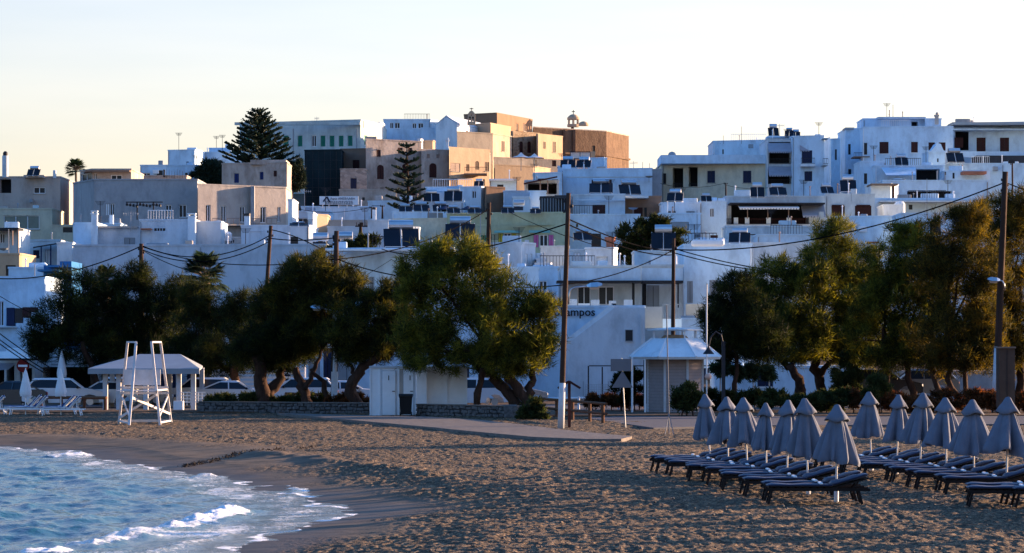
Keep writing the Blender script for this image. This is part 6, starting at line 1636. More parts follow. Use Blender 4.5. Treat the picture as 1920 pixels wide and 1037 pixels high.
for row, (U, off) in enumerate(((UA, 1.52), (UB, 1.45))):
    for i, (px, d) in enumerate(U):
        for s in (0, 1):
            o = L1 if firstL[0] else copy_tree(L1); firstL[0] = False
            yy = d + (.62 if s == 0 else -.62); 
            o.location = (WX(px, d) - off + R.uniform(-.05, .05), yy, .02)
            o.rotation_euler.z = math.radians(R.uniform(-3, 3) - 2); o.scale = (1.05, 1, 1)
            o['label'] = f"dark framed lounger on the {side[s]} of the {ords[i]} umbrella in the {'nearer left' if row == 0 else 'right-hand'} row"
o = copy_tree(L1); o.location = (WX(1822, 59.5), 60.2, .02); o['label'] = 'dark framed lounger cut by the right picture edge, nearest of all'
o = copy_tree(L1); o.location = (WX(1822, 59.5) + .2, 61.6, .02); o['label'] = 'dark framed lounger directly behind the nearest one at the right picture edge'
w6 = ['touching the right picture edge', 'just outside the right picture edge', 'two places beyond the right picture edge', 'three places beyond the right picture edge', 'four places beyond the right picture edge', 'five places beyond the right picture edge']
for i in range(1, 6):
    for q in (0, 1):
        o = copy_tree(L1); o.location = (11.25 + .22 * i - 1.45, 63.0 - 2.5 * i + (.62, -.62)[q], .02); o.rotation_euler.z = math.radians(R.uniform(-4, 2))
        o['label'] = f"dark lounger, {side[q]} of the umbrella {w6[i].replace('the right picture edge', 'the right edge')}"
# left loungers
L2 = lounger_proto('whitep', 'bluematt', 'whitep', 1.80, .86, group='white framed loungers with blue mattresses at the left')
for i, (px, d, lb) in enumerate(((80, 141.5, 'white framed blue lounger at the right end, nearest the lifeguard chair'), (70, 143.3, 'white framed blue lounger just behind the right-end one'), (18, 142.5, 'white framed blue lounger in the middle below the left white umbrella'),
                             (8, 144.4, 'white framed blue lounger behind the middle one'), (-62, 143, 'white framed blue lounger cut by the left picture edge'))):
    o = L2 if i == 0 else copy_tree(L2); o.location = (WX(px, d), d, .04); o['label'] = lb
def slim_umbrella(px, d, lb, s=1.0, top=2.2, h0=.95):
    t = thing('white_umbrella', lb, 'umbrella', (WX(px, d), d, 0), 'furled white umbrellas at the left')
    mb = MB(); n = 20; vs = []; fs = []
    for i in range(12):
        f = i / 11; z = top - f * (top - h0); r = .02 + .27 * f ** .8 * (1 - .25 * max(0, f - .85) / .15)
        for k in range(n):
            a = 2 * math.pi * k / n; rr = r * (1 + (.14 if k % 2 else -.14) * (f > .05))
            vs.append((rr * math.cos(a), rr * math.sin(a), z - (.05 if k % 2 else 0) * f))
    for i in range(11):
        for k in range(n): fs.append((i * n + k, (i + 1) * n + k, (i + 1) * n + (k + 1) % n, i * n + (k + 1) % n))
    o0 = t['_o']; vs = [(x + o0[0], y + o0[1], z + o0[2]) for x, y, z in vs]
    MB().add(vs, fs).build('canopy', M['fabric2'], t, smooth=True)
    MB().tube([(o0[0], o0[1], -.1), (o0[0], o0[1], top + .06)], .025, 8).build('pole', M['metalpole'], t)
slim_umbrella(48, 142.4, 'furled white umbrella left of the white car'); slim_umbrella(114, 141.6, 'furled white umbrella in front of the white car')
slim_umbrella(116, 168, 'furled white umbrella further back, above the white car', top=3.1, h0=1.6)

# ------------------------------------------------------------------ lifeguard chair
lc = thing('lifeguard_chair', 'tall white wooden lifeguard chair on the sand', 'lifeguard chair', (WX(272, 127), 127, 0))
def Q(px, py, d): return W(px, py, d)
feet = {'a': ((239, 643, 127.2), (223, 792, 128.2)), 'b': ((255, 643, 125.8), (242, 799, 124.0)), 'c': ((284, 643, 125.8), (300, 797, 125.2)), 'd': ((301, 643, 127.2), (321, 792, 128.6))}
for k, (p, q) in feet.items():
    a = Vector(Q(*p)); b = Vector(Q(*q)); b.z = -.04 if True else b.z
    MB().bar(a, b, .10, .10, up=(0, 1, 0)).build('leg', M['chairwood'], lc)
def lp(k, f):
    p, q = feet[k]; a = Vector(Q(*p)); b = Vector(Q(*q)); b.z = -.04; return a.lerp(b, f)
def brace(name, p, q, w=.07, h=.07): MB().bar(p, q, w, h, up=(0, 0, 1)).build(name, M['chairwood'], lc)
brace('arm_rail', lp('a', -.01), lp('b', -.01), .1, .07); brace('arm_rail', lp('c', -.01), lp('d', -.01), .1, .07)
o = Vector((0, .06, 0))
for f in (.55, .62): brace('seat_rail', lp('a', f) - Vector((.1, .1, 0)), lp('d', f) + Vector((.1, -.1, 0)), .06, .10)
brace('seat_rail', lp('a', .575), lp('b', .575)); brace('seat_rail', lp('c', .575), lp('d', .575))
brace('foot_rail', lp('a', .965) - Vector((.05, .12, 0)), lp('d', .965) + Vector((.05, -.12, 0)), .06, .10)
brace('foot_rail', lp('a', .965), lp('b', .965)); brace('foot_rail', lp('c', .965), lp('d', .965))
brace('cross_brace', lp('b', .66), lp('d', .88) + Vector((0, -.1, 0)), .06, .10); brace('cross_brace', lp('a', .93) + Vector((0, -.1, 0)), lp('c', .63) + Vector((0, -.12, 0)), .06, .10)
brace('cross_brace', lp('c', .90), lp('d', .66), .05, .08); brace('cross_brace', lp('a', .66), lp('b', .90), .05, .08)
a = lp('a', .33); d_ = lp('d', .52)
MB().bbox(a.x + .05, 126.9, d_.z, d_.x - .12, 126.94, a.z + .02, .01).build('backrest_panel', M['chairwood'], lc)
s0 = lp('a', .6); s1 = lp('d', .6)
for i in range(5): MB().box(s0.x + .05, 125.2 + i * .36, s0.z + .05, s1.x - .05, 125.5 + i * .36, s0.z + .08).build('seat_board', M['chairwood'], lc)

# ------------------------------------------------------------------ seaside pavilion
pv = thing('pavilion', 'open pavilion with a pale sloping roof and white posts beside the chair', 'pavilion', (WX(285, 158), 158, 0))
dF = 154; dB_ = 162
zE = WZ(691, dF); zR = WZ(664, dB_ - 4) 
def pt(px, d, z): return (WX(px, d), d, z)
e0, e1 = pt(165, dF, zE), pt(374, dF, zE); b0, b1 = pt(180, dB_, zE + .1), pt(380, dB_, zE + .1); r0, r1 = pt(262, 158, zR), pt(338, 158, zR)
def dn(p, k=.12): return (p[0], p[1], p[2] - k)
for nm, fc in (('roof_panel', (e0, e1, r1, r0)), ('roof_panel', (b1, b0, r0, r1)), ('roof_panel', (b0, e0, r0)), ('roof_panel', (e1, b1, r1))):
    v = list(fc) + [dn(p) for p in fc]; n = len(fc)
    mb = MB().add(v, [tuple(range(n)), tuple(range(2 * n - 1, n - 1, -1))] + [(i, n + i, n + (i + 1) % n, (i + 1) % n) for i in range(n)])
    if n == 4 and fc[0] is e0:
        pass
    mb.build(nm, M['greyp'], pv)
MB().box(e0[0], dF - .05, zE - .28, e1[0], dF + .08, zE - .04).build('fascia', M['greyp'], pv)
for px in (197, 222, 273, 335, 362): MB().box(WX(px, dF + .4) - .12, dF + .4, -.05, WX(px, dF + .4) + .12, dF + .64, zE - .1).build('post', M['limewash'], pv)
for px in (210, 262, 318, 378): MB().box(WX(px, dB_ - .4) - .12, dB_ - .4, -.05, WX(px, dB_ - .4) + .12, dB_ - .16, zE).build('post', M['limewash'], pv)
for x0, x1 in ((336, 361), (364, 385)):
    mb = MB(); 
    for y in (735, 741, 747, 753): mb.pbox(x0, y, x1, y + 1.6, dF + .45, .05)
    for x in range(x0, x1, 7): mb.pbox(x, 735, x + 1.2, 760, dF + .5, .04)
    mb.build('railing', M['whitep'], pv)
MB().pbox(325, 752, 343, 770, dF - .8, .5).build('counter', M['whitep'], pv)
# louvred screen behind the trees
ls = thing('louvred_screen', 'white screen of wide horizontal louvres behind the planter', 'screen', (WX(480, 168), 168, 0))
for x in (395, 440, 485, 530, 570): MB().pbox(x, 685, x + 3, 760, 168, .12).build('post', M['whitep'], ls)
for y in (690, 698, 706, 714, 722): MB().pbox(397, y, 572, y + 4, 167.9, .04).build('louvre', M['whitep'], ls)

# ------------------------------------------------------------------ stone planters
def planter(label, x0, x1, d0, d1, h, seed):
    rg = random.Random(seed)
    A = Vector((WX(x0, d0), d0, 0)); Bq = Vector((WX(x1, d1), d1, 0)); L = (Bq - A).length; t = (Bq - A) / L; n = Vector((t.y, -t.x, 0))
    r = thing('stone_planter_wall', label, 'wall', tuple((A + Bq) / 2))
    ang = math.atan2(t.y, t.x)
    def obx(mb, u0, u1, o0, o1, z0, z1):
        vs = []
        for z in (z0, z1):
            for u, o in ((u0, o0), (u1, o0), (u1, o1), (u0, o1)): q = A + t * u - n * o; vs.append((q.x, q.y, z))
        return mb.add(vs, [(0, 3, 2, 1), (4, 5, 6, 7), (0, 1, 5, 4), (1, 2, 6, 5), (2, 3, 7, 6), (3, 0, 4, 7)])
    obx(MB(), 0, L, 0, .35, -.1, h).build('core', M['mortar'], r)
    obx(MB(), -.03, L + .03, -.06, .42, h, h + .05).build('coping', M['paving'], r)
    # six stone shapes shared between all the stones
    sh = []
    for k in range(6):
        mb = MB(); v = []
        for z in (-.5, .5):
            for x, y in ((-.5, 0), (.5, 0), (.5, 1), (-.5, 1)): v.append((x * rg.uniform(.86, 1.0), y - rg.uniform(0, .4) * (y == 0) - .0, z * rg.uniform(.8, 1.0)))
        f_ = [(0, 3, 2, 1), (4, 5, 6, 7), (0, 1, 5, 4), (1, 2, 6, 5), (2, 3, 7, 6), (3, 0, 4, 7)]
        me = bpy.data.meshes.new('stone'); me.from_pydata(v, [], f_); me.materials.append(M['stonewall']); sh.append(me)
    rows = 3; rh = h / rows
    for j in range(rows):
        u = rg.uniform(-.1, 0)
        while u < L:
            w = rg.uniform(.13, .5); w = min(w, L - u + .05); c = A + t * (u + w / 2) + n * .02
            o = link('stone', sh[rg.randrange(6)], r); o0 = r['_o']
            o.location = (c.x - o0[0], c.y - o0[1], (j + .5) * rh + rg.uniform(-.025, .025)); o.rotation_euler = (0, rg.uniform(-.22, .22), ang); o.scale = (w * .9, rg.uniform(.05, .13), rh * rg.uniform(.62, .98))
            u += w
planter('long low rubble stone planter wall under the left tamarisks', 372, 714, 149.5, 145.5, .50, 1)
planter('low rubble stone planter wall in front of the white cabins', 782, 970, 141.5, 137.0, .52, 2)
MB_e = MB().prism([(WX(372, 150), 150), (WX(714, 146), 146), (WX(690, 149.2), 149.2), (WX(380, 152.2), 152.2)], 0, .46); MB_e.build('planter_soil', M['earth'], None, kind='structure')
MB().prism([(WX(784, 142), 142), (WX(972, 137.5), 137.5), (WX(1010, 142), 142), (WX(880, 145), 145)], 0, .40).build('planter_soil', M['earth'], None, kind='structure')
solo('stone_pier', MB().bbox(WX(945, 136.4), 136.2, 0, WX(970, 136.4), 136.9, .62, .05), M['stonewall'], 'square stacked stone pier at the right end of the short planter wall', 'pier')

# ------------------------------------------------------------------ changing cabins
cb = thing('beach_cabins', 'white painted beach cabins with two narrow doors and a screened side', 'cabins', (WX(785, 143), 144, 0))
d = 143.0
MB().pbox(693, 689, 778, 779, d, 2.2).build('wall', M['whitep'], cb)
MB().pbox(692, 686.5, 780, 690, d - .08, 2.4).build('roof_edge', M['limewash'], cb)
for x in (693, 711, 746.5, 777): MB().pbox(x, 690, x + 2.5, 779, d - .05, .06).build('corner_post', M['whitep'], cb)
for x0, x1, c in ((717, 741, 0), (757, 775, 1)):
    D = MB().pbox(x0, 696, x1, 778, d - .09, .06).build('door', M['whitep'], cb)
    cx = (x0 + x1) / 2 - 1 + c * 3
    MB().pbox(cx, 704, cx + 1.6, 713, d - .10, .03).build('window', M['black'], D); MB().pbox(x1 - 6, 733, x1 - .5, 734.3, d - .14, .05).build('handle', M['rail'], D)
    MB().pbox(x0 - 1.2, 694.5, x0, 778, d - .08, .07).pbox(x1, 694.5, x1 + 1.2, 778, d - .08, .07).pbox(x0, 694.5, x1, 696, d - .08, .07).build('door_frame', M['limewash'], cb)
MB().pbox(747, 692, 756, 779, d - .03, .03).build('recess_strip', M['greybeige'], cb)
MB().pbox(781, 680, 800, 772, d - .3, 2.0).build('tower', M['whitep'], cb); MB().pbox(779, 679, 803, 682, d - .36, 2.1).build('tower_cap', M['limewash'], cb)
for x0, x1 in ((802, 837), (838.5, 874)):
    MB().pbox(x0, 690, x1, 768, d + .1, .05).build('screen_panel', M['whitep'], cb)
    MB().pbox(x0, 752, x1, 753.5, d + .06, .04).build('rail', M['whitep'], cb)
for x in (800.5, 837, 874): MB().pbox(x, 687, x + 2, 770, d + .02, .08).build('post', M['whitep'], cb)
MB().pbox(800, 687, 876, 690, d + .0, .1).build('top_rail', M['whitep'], cb)
# wheelie bin
bn = thing('wheelie_bin', 'black plastic wheelie bin in front of the white cabins', 'bin', (WX(761, 141), 141, 0))
x0, x1 = WX(749, 141), WX(773, 141); y0 = 140.7; w = x1 - x0
mb = MB(); v = []
for z, i in ((.08, .06), (.94, 0)): v += [(x0 + i, y0 + i, z), (x1 - i, y0 + i, z), (x1 - i, y0 + .6 - i, z), (x0 + i, y0 + .6 - i, z)]
mb.add(v, [(0, 3, 2, 1), (4, 5, 6, 7), (0, 1, 5, 4), (1, 2, 6, 5), (2, 3, 7, 6), (3, 0, 4, 7)])
mb.box(x0 - .02, y0 - .02, .88, x1 + .02, y0 + .62, .94)
mb.build('body', M['black'], bn)
mb = MB().extrude_x([(y0 - .04, .95), (y0 - .04, .98), (y0 + .2, 1.05), (y0 + .55, 1.05), (y0 + .66, .98), (y0 + .66, .95)], x0 - .03, x1 + .03); mb.build('lid', M['black'], bn)
MB().tube([(x0 - .02, y0 + .68, .98), (x1 + .02, y0 + .68, .98)], .02, 6).build('handle', M['black'], bn)
for x in (x0 + .02, x1 - .07): MB().tube([(x, y0 + .56, .1), (x + .05, y0 + .56, .1)], .1, 12).build('wheel', M['tyre'], bn)

# ------------------------------------------------------------------ timber rail, signs, gate
fn = thing('timber_rail', 'dark timber post and rail fence right of the great tamarisk', 'fence', (WX(1070, 133), 134, 0))
pA = (1005, 755, 141.0); pB = (1137, 768, 126.5)
for f in (.03, .28, .52, .78, .98):
    d = pA[2] + (pB[2] - pA[2]) * f; x = WX(1009 + (1133 - 1009) * f, d)
    MB().tube([(x, d, -.1), (x, d, .82)], .075, 9).build('post', M['fencewood'], fn)
a = Vector((WX(1006, 141), 141, .84)); b = Vector((WX(1137, 126.5), 126.5, .84))
for z in (.0, -.42):
    for f0, f1 in ((0, .52), (.52, 1)): MB().tube([a.lerp(b, f0) + Vector((0, 0, z)), a.lerp(b, f1) + Vector((0, 0, z))], .06, 8).build('rail', M['fencewood'], fn)
ar = thing('roofed_post', 'dark brown post with a small roof shaped like an arrow', 'post', (WX(1067, 120), 120, 0))
MB().pbox(1064.7, 716, 1070.2, 806, 120, .12).build('post', M['brown'], ar)
a = W(1046, 728, 119.9); b = W(1067, 715, 119.9); c = W(1088, 728, 119.9)
for p, q in ((a, b), (b, c)): MB().bar(p, q, .45, .09, up=(0, 0, 1)).build('roof_board', M['brown'], ar)
sn = thing('road_sign', 'back of a road sign, grey rectangle above a grey triangle', 'road sign', (WX(1171, 121), 121, 0))
MB().tube([(WX(1173, 121), 121, -.1), (WX(1165.5, 121), 121, WZ(672, 121))], .024, 8).build('pole', M['steel'], sn)
a = W(1145, 696, 120.92); b = W(1184, 673, 120.92); MB().bbox(a[0], 120.88, a[2], b[0], 120.92, b[2], .008).build('plate', M['signback'], sn)
q = [W(1147, 727, 120.9), W(1187, 727, 120.9), W(1167, 695, 120.9)]
MB().add([(*p[:1], 120.88, p[2]) for p in q] + [(*p[:1], 120.92, p[2]) for p in q], [(0, 1, 2), (5, 4, 3), (0, 3, 4, 1), (1, 4, 5, 2), (2, 5, 3, 0)]).build('plate', M['signback'], sn)
fr = thing('gate_frame', 'thin dark steel gate frame in front of the white hotel wall', 'gate frame', (WX(1150, 165), 165, 0))
MB().pbox(1102, 686, 1104.5, 757, 160, .08).build('post', M['rail'], fr); MB().pbox(1128, 688, 1130.5, 745, 160, .08).build('post', M['rail'], fr)
MB().pbox(1104.5, 685, 1330, 687, 160, .08).build('beam', M['rail'], fr)
wf = thing('wire_fence', 'fine wire mesh fence between gate frame and kiosk', 'fence', (WX(1180, 158), 158, 0))
mb = MB()
for i in range(42): x = WX(1098 + i * 3.4, 158); mb.box(x, 158, 0, x + .012, 158.012, WZ(721, 158))
for i in range(12): z = WZ(721 + i * 3.2, 158); mb.box(WX(1098, 158), 157.98, z, WX(1242, 158), 157.99, z + .012)
mb.build('mesh', M['greyp'], wf, kind='stuff')
for x in (1093, 1140, 1190, 1240): MB().pbox(x, 715, x + 1.3, 760, 157.9, .05).build('post', M['greyp'], wf)
gr = thing('white_guard_rail', 'white tubular guard rail left of the kiosk', 'rail', (WX(1205, 155), 155, 0))
MB().tube([W(1010, 748, 157), W(1160, 745, 156), W(1238, 742, 155)], .06, 8).build('rail', M['whitep'], gr)
for x in (1238, 1160, 1085): MB().tube([W(x, 743, 155.2), (WX(x, 155.2), 155.2, -.05)], .06, 8).build('post', M['whitep'], gr)
MB().tube([W(1160, 755, 156), W(1238, 753, 155.1)], .035, 6).build('rail', M['whitep'], gr)

# ------------------------------------------------------------------ kiosk
kz = thing('kiosk', 'octagonal white kiosk with a bell shaped roof and a raised lantern', 'kiosk', (WX(1265, 148), 148, 0))
cx = WX(1265, 148); cy = 148.0; s = 148 / F
def ring(r, z, n=8, off=.5): return [(cx + r * math.cos(2 * math.pi * (k + off) / n), cy + r * math.sin(2 * math.pi * (k + off) / n), z) for k in range(n)]
zE = WZ(669, cy); R1 = 92 * s
prof = [(R1, zE), (R1 * .83, WZ(657, cy)), (R1 * .64, WZ(644, cy)), (R1 * .50, WZ(634.5, cy))]
mb = MB(); rs_ = [ring(r, z) for r, z in prof]
for a, b in zip(rs_[:-1], rs_[1:]):
    for k in range(8): mb.quad(a[k], a[(k + 1) % 8], b[(k + 1) % 8], b[k])
mb.add(rs_[-1], [tuple(range(8))])
lowr = ring(R1 * .97, zE - .12)
for k in range(8): mb.quad(lowr[k], lowr[(k + 1) % 8], rs_[0][(k + 1) % 8], rs_[0][k])
mb.add(lowr[::-1], [tuple(range(8))]); mb.build('roof', M['white'], kz)
mb = MB()
for k in range(8): mb.bar(rs_[0][k], rs_[1][k], .08); mb.bar(rs_[1][k], rs_[2][k], .08); mb.bar(rs_[2][k], rs_[3][k], .08)
mb.build('hip_strip', M['whitep'], kz)
Rc = R1 * .60; a = ring(Rc, WZ(617.5, cy)); b = ring(Rc * .12, WZ(614.0, cy)); c_ = ring(Rc * .98, WZ(620, cy)); mb = MB()
for k in range(8): mb.quad(a[k], a[(k + 1) % 8], b[(k + 1) % 8], b[k]); mb.quad(c_[k], c_[(k + 1) % 8], a[(k + 1) % 8], a[k])
mb.add(c_[::-1], [tuple(range(8))]); mb.build('lantern_roof', M['white'], kz)
pr = ring(R1 * .46, 0)
for k in range(8): MB().bar((pr[k][0], pr[k][1], WZ(635, cy)), (pr[k][0], pr[k][1], WZ(620, cy)), .07).build('lantern_post', M['whitep'], kz)
mb = MB().add(ring(R1 * .30, WZ(634, cy)), [tuple(range(8))]); q = ring(R1 * .30, WZ(634, cy)); q2 = ring(R1 * .22, WZ(628, cy))
for k in range(8): mb.quad(q[k], q[(k + 1) % 8], q2[(k + 1) % 8], q2[k])
mb.add(q2, [tuple(range(8))]); mb.build('inner_cone', M['peach'], kz)
Rw = R1 * .60; wr0 = ring(Rw, 0); wr1 = ring(Rw, zE)
M['siding'] = mat('grey_brown_siding', (.30, .25, .24), rough=.8, var=.12, scale=3)
for k in range(8):
    p, q = Vector(wr0[k]), Vector(wr0[(k + 1) % 8]); n = Vector(((p.x + q.x) / 2 - cx, (p.y + q.y) / 2 - cy, 0)).normalized()
    MB().bar((p.x, p.y, -.1), (p.x, p.y, zE), .12).build('corner_post', M['limewash'], kz)
    if n.y > .5: continue
    mb = MB(); nb_ = 18
    for i in range(nb_):
        z0_ = zE * i / nb_; z1_ = zE * (i + .97) / nb_
        a1, a2 = p + n * .03, q + n * .03; b1, b2 = p + n * .005, q + n * .005
        mb.add([(a1.x, a1.y, z0_), (a2.x, a2.y, z0_), (b2.x, b2.y, z1_), (b1.x, b1.y, z1_)], [(0, 1, 2, 3)])
        mb.add([(a1.x, a1.y, z0_), (a2.x, a2.y, z0_), (b2.x, b2.y, z0_), (b1.x, b1.y, z0_)], [(3, 2, 1, 0)])
    mb.build('siding', M['siding'], kz, kind='stuff')
mb = MB(); q = [Vector(v) for v in wr0]
for k in range(8): a, b = q[k], q[(k + 1) % 8]; mb.quad((a.x, a.y, 0), (b.x, b.y, 0), (b.x, b.y, zE), (a.x, a.y, zE))
mb.build('inner_wall', M['void'], kz)
for px in (1183, 1207): MB().tube([(WX(px, cy), cy - R1 * .62, -.05), (WX(px, cy), cy - R1 * .62, zE)], .05, 8).build('canopy_post', M['whitep'], kz)
MB().pbox(1207, 675, 1219, 757, cy - .5, .4).build('doorway', M['void'], kz)

# ------------------------------------------------------------------ poles
def pole(label, x0, y0, x1, y1, d, r=.14, white=None, group='wooden utility poles', hid=None):
    """from the foot (x0, y0) to the top (x1, y1)"""
    a = Vector(W(x0, y0, d)); b = Vector(W(x1, y1, d))
    f = (a.z + .1) / (b.z - a.z) if hid else 0
    if hid: a = a - (b - a) * f
    t = thing('utility_pole', label, 'pole', (a.x, a.y, max(a.z, 0)), group)
    MB().tube([a.lerp(b, k / 6) for k in range(7)], [r * (1.15 - .35 * k / 6) for k in range(7)], 10, .05).build('shaft', M['wood'], t, smooth=True)
    if white is not None:
        f = (WZ(white, d) - a.z) / (b.z - a.z)
        MB().tube([a, a.lerp(b, f)], [r * 1.15 + .012, r * (1.15 - .35 * f) + .012], 10).build('painted_base', M['limewash'], t, smooth=True)
    mb = MB()
    for k in range(3):
        c = a.lerp(b, .965 - k * .022); mb.lathe([(.03, -.05), (.05, 0), (.035, .06), (.05, .08)], (c.x + (.16 if k % 2 else -.16), c.y, c.z), 7); mb.bar(c, (c.x + (.16 if k % 2 else -.16), c.y, c.z - .03), .03)
    mb.build('insulator', M['rail'], t)
    return t
P1 = pole('short dark pole end above the tamarisks in front of the large grey wall', 265, 745, 265, 457, 175, .16, hid=True)
P2 = pole('leaning wooden pole above the tamarisks left of centre', 486, 740, 508, 423, 172, .13, hid=True)
P3 = pole('wooden pole with a grey collar and two lamps left of the white cabins', 626, 757, 631, 433, 148.5, .15)
MB().pbox(624, 582, 635, 597, 148.3, .3).build('collar', M['greyp'], P3)
a = W(626, 757, 148.4); b = W(629, 597, 148.4); MB().tube([a, b], [.13, .07], 8).build('steel_mast', M['limewash'], P3); MB().pbox(621, 697, 633, 753, 148.0, .26).build('painted_base', M['limewash'], P3)
P4 = pole('wooden pole rising behind the great round tamarisk', 910, 745, 917, 380, 176, .15, hid=True)
P5 = pole('tallest wooden pole with a white painted foot beside the roofed post', 1051.5, 806, 1066, 362, 119.5, .112, white=718)
MB().lathe([(.42, 0), (.45, .2), (.45, .75), (.3, .9)], W(1083, 425, 119.8), 12).build('transformer', M['greybeige'], P5) if False else None
P6 = pole('reddish wooden pole rising behind the round kiosk', 1261, 750, 1263, 447, 166, .12, hid=True)
P7 = pole('wooden pole with white painted foot at the right edge among the tamarisks', 1866, 775, 1885, 322, 148, .17, white=650)
P8 = pole('small reddish pole with a crossarm behind the bushy roof tree', 677, 470, 676, 420, 232, .15, group='wooden utility poles', hid=None)
MB().pbox(666, 423, 689, 425.5, 231.8, .12).pbox(668, 417, 669, 423, 231.8, .1).pbox(686, 417, 687, 423, 231.8, .1).pbox(674, 417, 681, 422, 231.7, .2).build('crossarm', M['wood'], P8)
P9 = pole('distant thin pole at the right edge with dark foliage at its top', 1899, 400, 1898, 300, 300, .1)
MB().pbox(1891, 300, 1903, 306, 299.7, .3).build('top_box', M['rail'], P9)
P10 = pole('small dark pole on the roof terrace left of the young pine', 697, 410, 697, 388, 268, .08)
P11 = pole('second small dark pole on the roof terrace with a crossbar to the first', 717, 410, 717, 385, 268, .08)
P12 = pole('small pole in front of the cream building', 1361, 370, 1361, 343, 300, .08)
def street_lamp(label, pts, head, d, r=.035, group='street lamps'):
    q = [W(x, y, d) for x, y in pts]
    t = thing('street_lamp', label, 'street lamp', q[0], group)
    MB().tube(q, r, 8).build('arm', M['steel'], t, smooth=True)
    e = Vector(q[-1]); sg_ = head
    mb = MB(); L = .62 * sg_
    vs = []
    for f, hh, ww in ((0, .05, .06), (.25, .11, .16), (.7, .12, .19), (1, .05, .12)):
        x = e.x + L * f; z = e.z + .02 + .05 * f
        vs += [(x, e.y - ww, z - hh * .6), (x, e.y + ww, z - hh * .6), (x, e.y + ww * .6, z + hh), (x, e.y - ww * .6, z + hh)]
    fs = [(0, 1, 2, 3), (15, 14, 13, 12)] + [(i * 4 + k, (i + 1) * 4 + k, (i + 1) * 4 + (k + 1) % 4, i * 4 + (k + 1) % 4) for i in range(3) for k in range(4)]
    mb.add(vs, fs).build('lamp_head', M['steel'], t)
    mb = MB().add([(e.x + L * .2, e.y - .13, e.z - .06), (e.x + L * .85, e.y - .13, e.z - .04), (e.x + L * .85, e.y + .13, e.z - .04), (e.x + L * .2, e.y + .13, e.z - .06), (e.x + L * .3, e.y, e.z - .13), (e.x + L * .75, e.y, e.z - .12)], [(0, 1, 5, 4), (3, 4, 5, 2), (0, 4, 3), (1, 2, 5)])
    mb.build('lamp_glass', M['whitep'], t)
street_lamp('lamp arm reaching right from the tallest pole', [(1066, 570), (1067, 552), (1070, 543), (1078, 539), (1100, 537)], 1, 119.3)
street_lamp('lamp arm reaching right from the grey collar', [(634, 584), (648, 578), (660, 572)], 1, 148)
street_lamp('lamp arm reaching left from the grey collar', [(624, 582), (612, 580), (606, 578)], -1, 148)
street_lamp('lamp arm on the right-edge pole', [(1884, 545), (1883, 533), (1879, 527), (1875, 526)], -1, 147.7)
street_lamp('lamp head behind the great tamarisk crown', [(1036, 575), (1036, 560), (1030, 548)], -1, 150)
wl_ = thing('lamp_post', 'thin white post with a small round light right of the kiosk', 'lamp post', (WX(1325, 140), 140, 0))
MB().tube([(WX(1325, 140), 140, -.1), W(1325, 533, 140)], .034, 8).build('post', M['metalpole'], wl_)
c = W(1328, 706, 139.9); MB().lathe([(.02, -.17), (.12, -.12), (.17, 0), (.12, .12), (.02, .17)], c, 12).build('globe', M['orangep'], wl_, smooth=True)
bl = thing('lamp_post', 'black post carrying a curved arm with a bell shaped lamp shade', 'lamp post', (WX(1357, 138), 138, 0))
MB().pbox(1353.5, 640, 1360, 758, 138, .16).build('post', M['rail'], bl)
MB().tube([W(1357, 650, 138), W(1352, 628, 138), W(1342, 622, 138), W(1333, 632, 138), W(1328.5, 650, 138)], .035, 8).build('arm', M['rail'], bl)
c = W(1328.5, 664, 138); MB().lathe([(.27, 0), (.24, .05), (.1, .22), (.05, .32), (.03, .4)], c, 14).build('lamp_shade', M['rail'], bl)
fp = thing('guyed_mast', 'thin grey mast with splayed foot in front of the kiosk', 'mast', (WX(1254, 112), 112, 0))
MB().tube([(WX(1255, 112), 112, -.1), W(1249.5, 572, 112)], .022, 8).build('mast', M['signback'], fp)
for dx in (-8, 8): MB().bar(W(1254, 775, 112), (WX(1254 + dx, 112), 112 - abs(dx) * .05, -.03), .025).build('stay', M['signback'], fp)
ns = thing('no_entry_sign', 'round red no entry sign with a white bar at the far left', 'road sign', (WX(43, 168), 168, 0))
c = W(43, 686, 168); MB().tube([(c[0], 168.05, -.1), (c[0], 168.05, c[2] + .3)], .03, 6).build('pole', M['steel'], ns)
MB().tube([(c[0], 167.97, c[2]), (c[0], 168.0, c[2])], .36, 20).build('plate', M['redp'], ns); MB().box(c[0] - .26, 167.95, c[2] - .06, c[0] + .26, 167.968, c[2] + .06).build('bar', M['whitep'], ns)
br = thing('brown_cabinet', 'tall brown box cabinet behind the right edge umbrella', 'cabinet', (WX(1888, 141), 141, 0))
MB().pbox(1874, 652, 1903, 765, 141, 1.0).build('body', M['brownwall2'], br); MB().pbox(1872, 650, 1905, 653, 140.9, 1.2).build('lid', M['brownwall'], br); MB().pbox(1888, 656, 1888.6, 762, 140.97, .03).build('door_seam', M['rail'], br)

# ------------------------------------------------------------------ cables
def cable(label, p, q, sag, r=.022):
    a = Vector(W(*p)); b = Vector(W(*q)); n = 22; pts = []
    for i in range(n + 1):
        f = i / n; v = a.lerp(b, f); dd = v.y; pts.append((v.x, v.y, v.z - sag / F * dd * 4 * f * (1 - f)))
    solo('cable', MB().tube(pts, r, 5), M['cable'], label, 'cable', tuple(a), 'overhead cables')
cable('cable from the left picture edge up to the short dark pole', (-60, 516, 190), (264, 462, 175), 26, .035)
cable('upper cable from the short dark pole to the leaning pole', (267, 461, 175), (507, 441, 172), 30, .03)
cable('lower cable from the short dark pole to the leaning pole', (267, 468, 175), (506, 452, 172), 30, .03)
cable('cable dropping from the short dark pole into the palm', (268, 470, 175), (350, 506, 177), 3, .025)
cable('long slack cable crossing above the palm', (268, 463, 175), (628, 486, 148.5), 22, .025)
cable('upper cable from the leaning pole down to the collared pole', (510, 431, 172), (629, 482, 148.5), -6, .03)
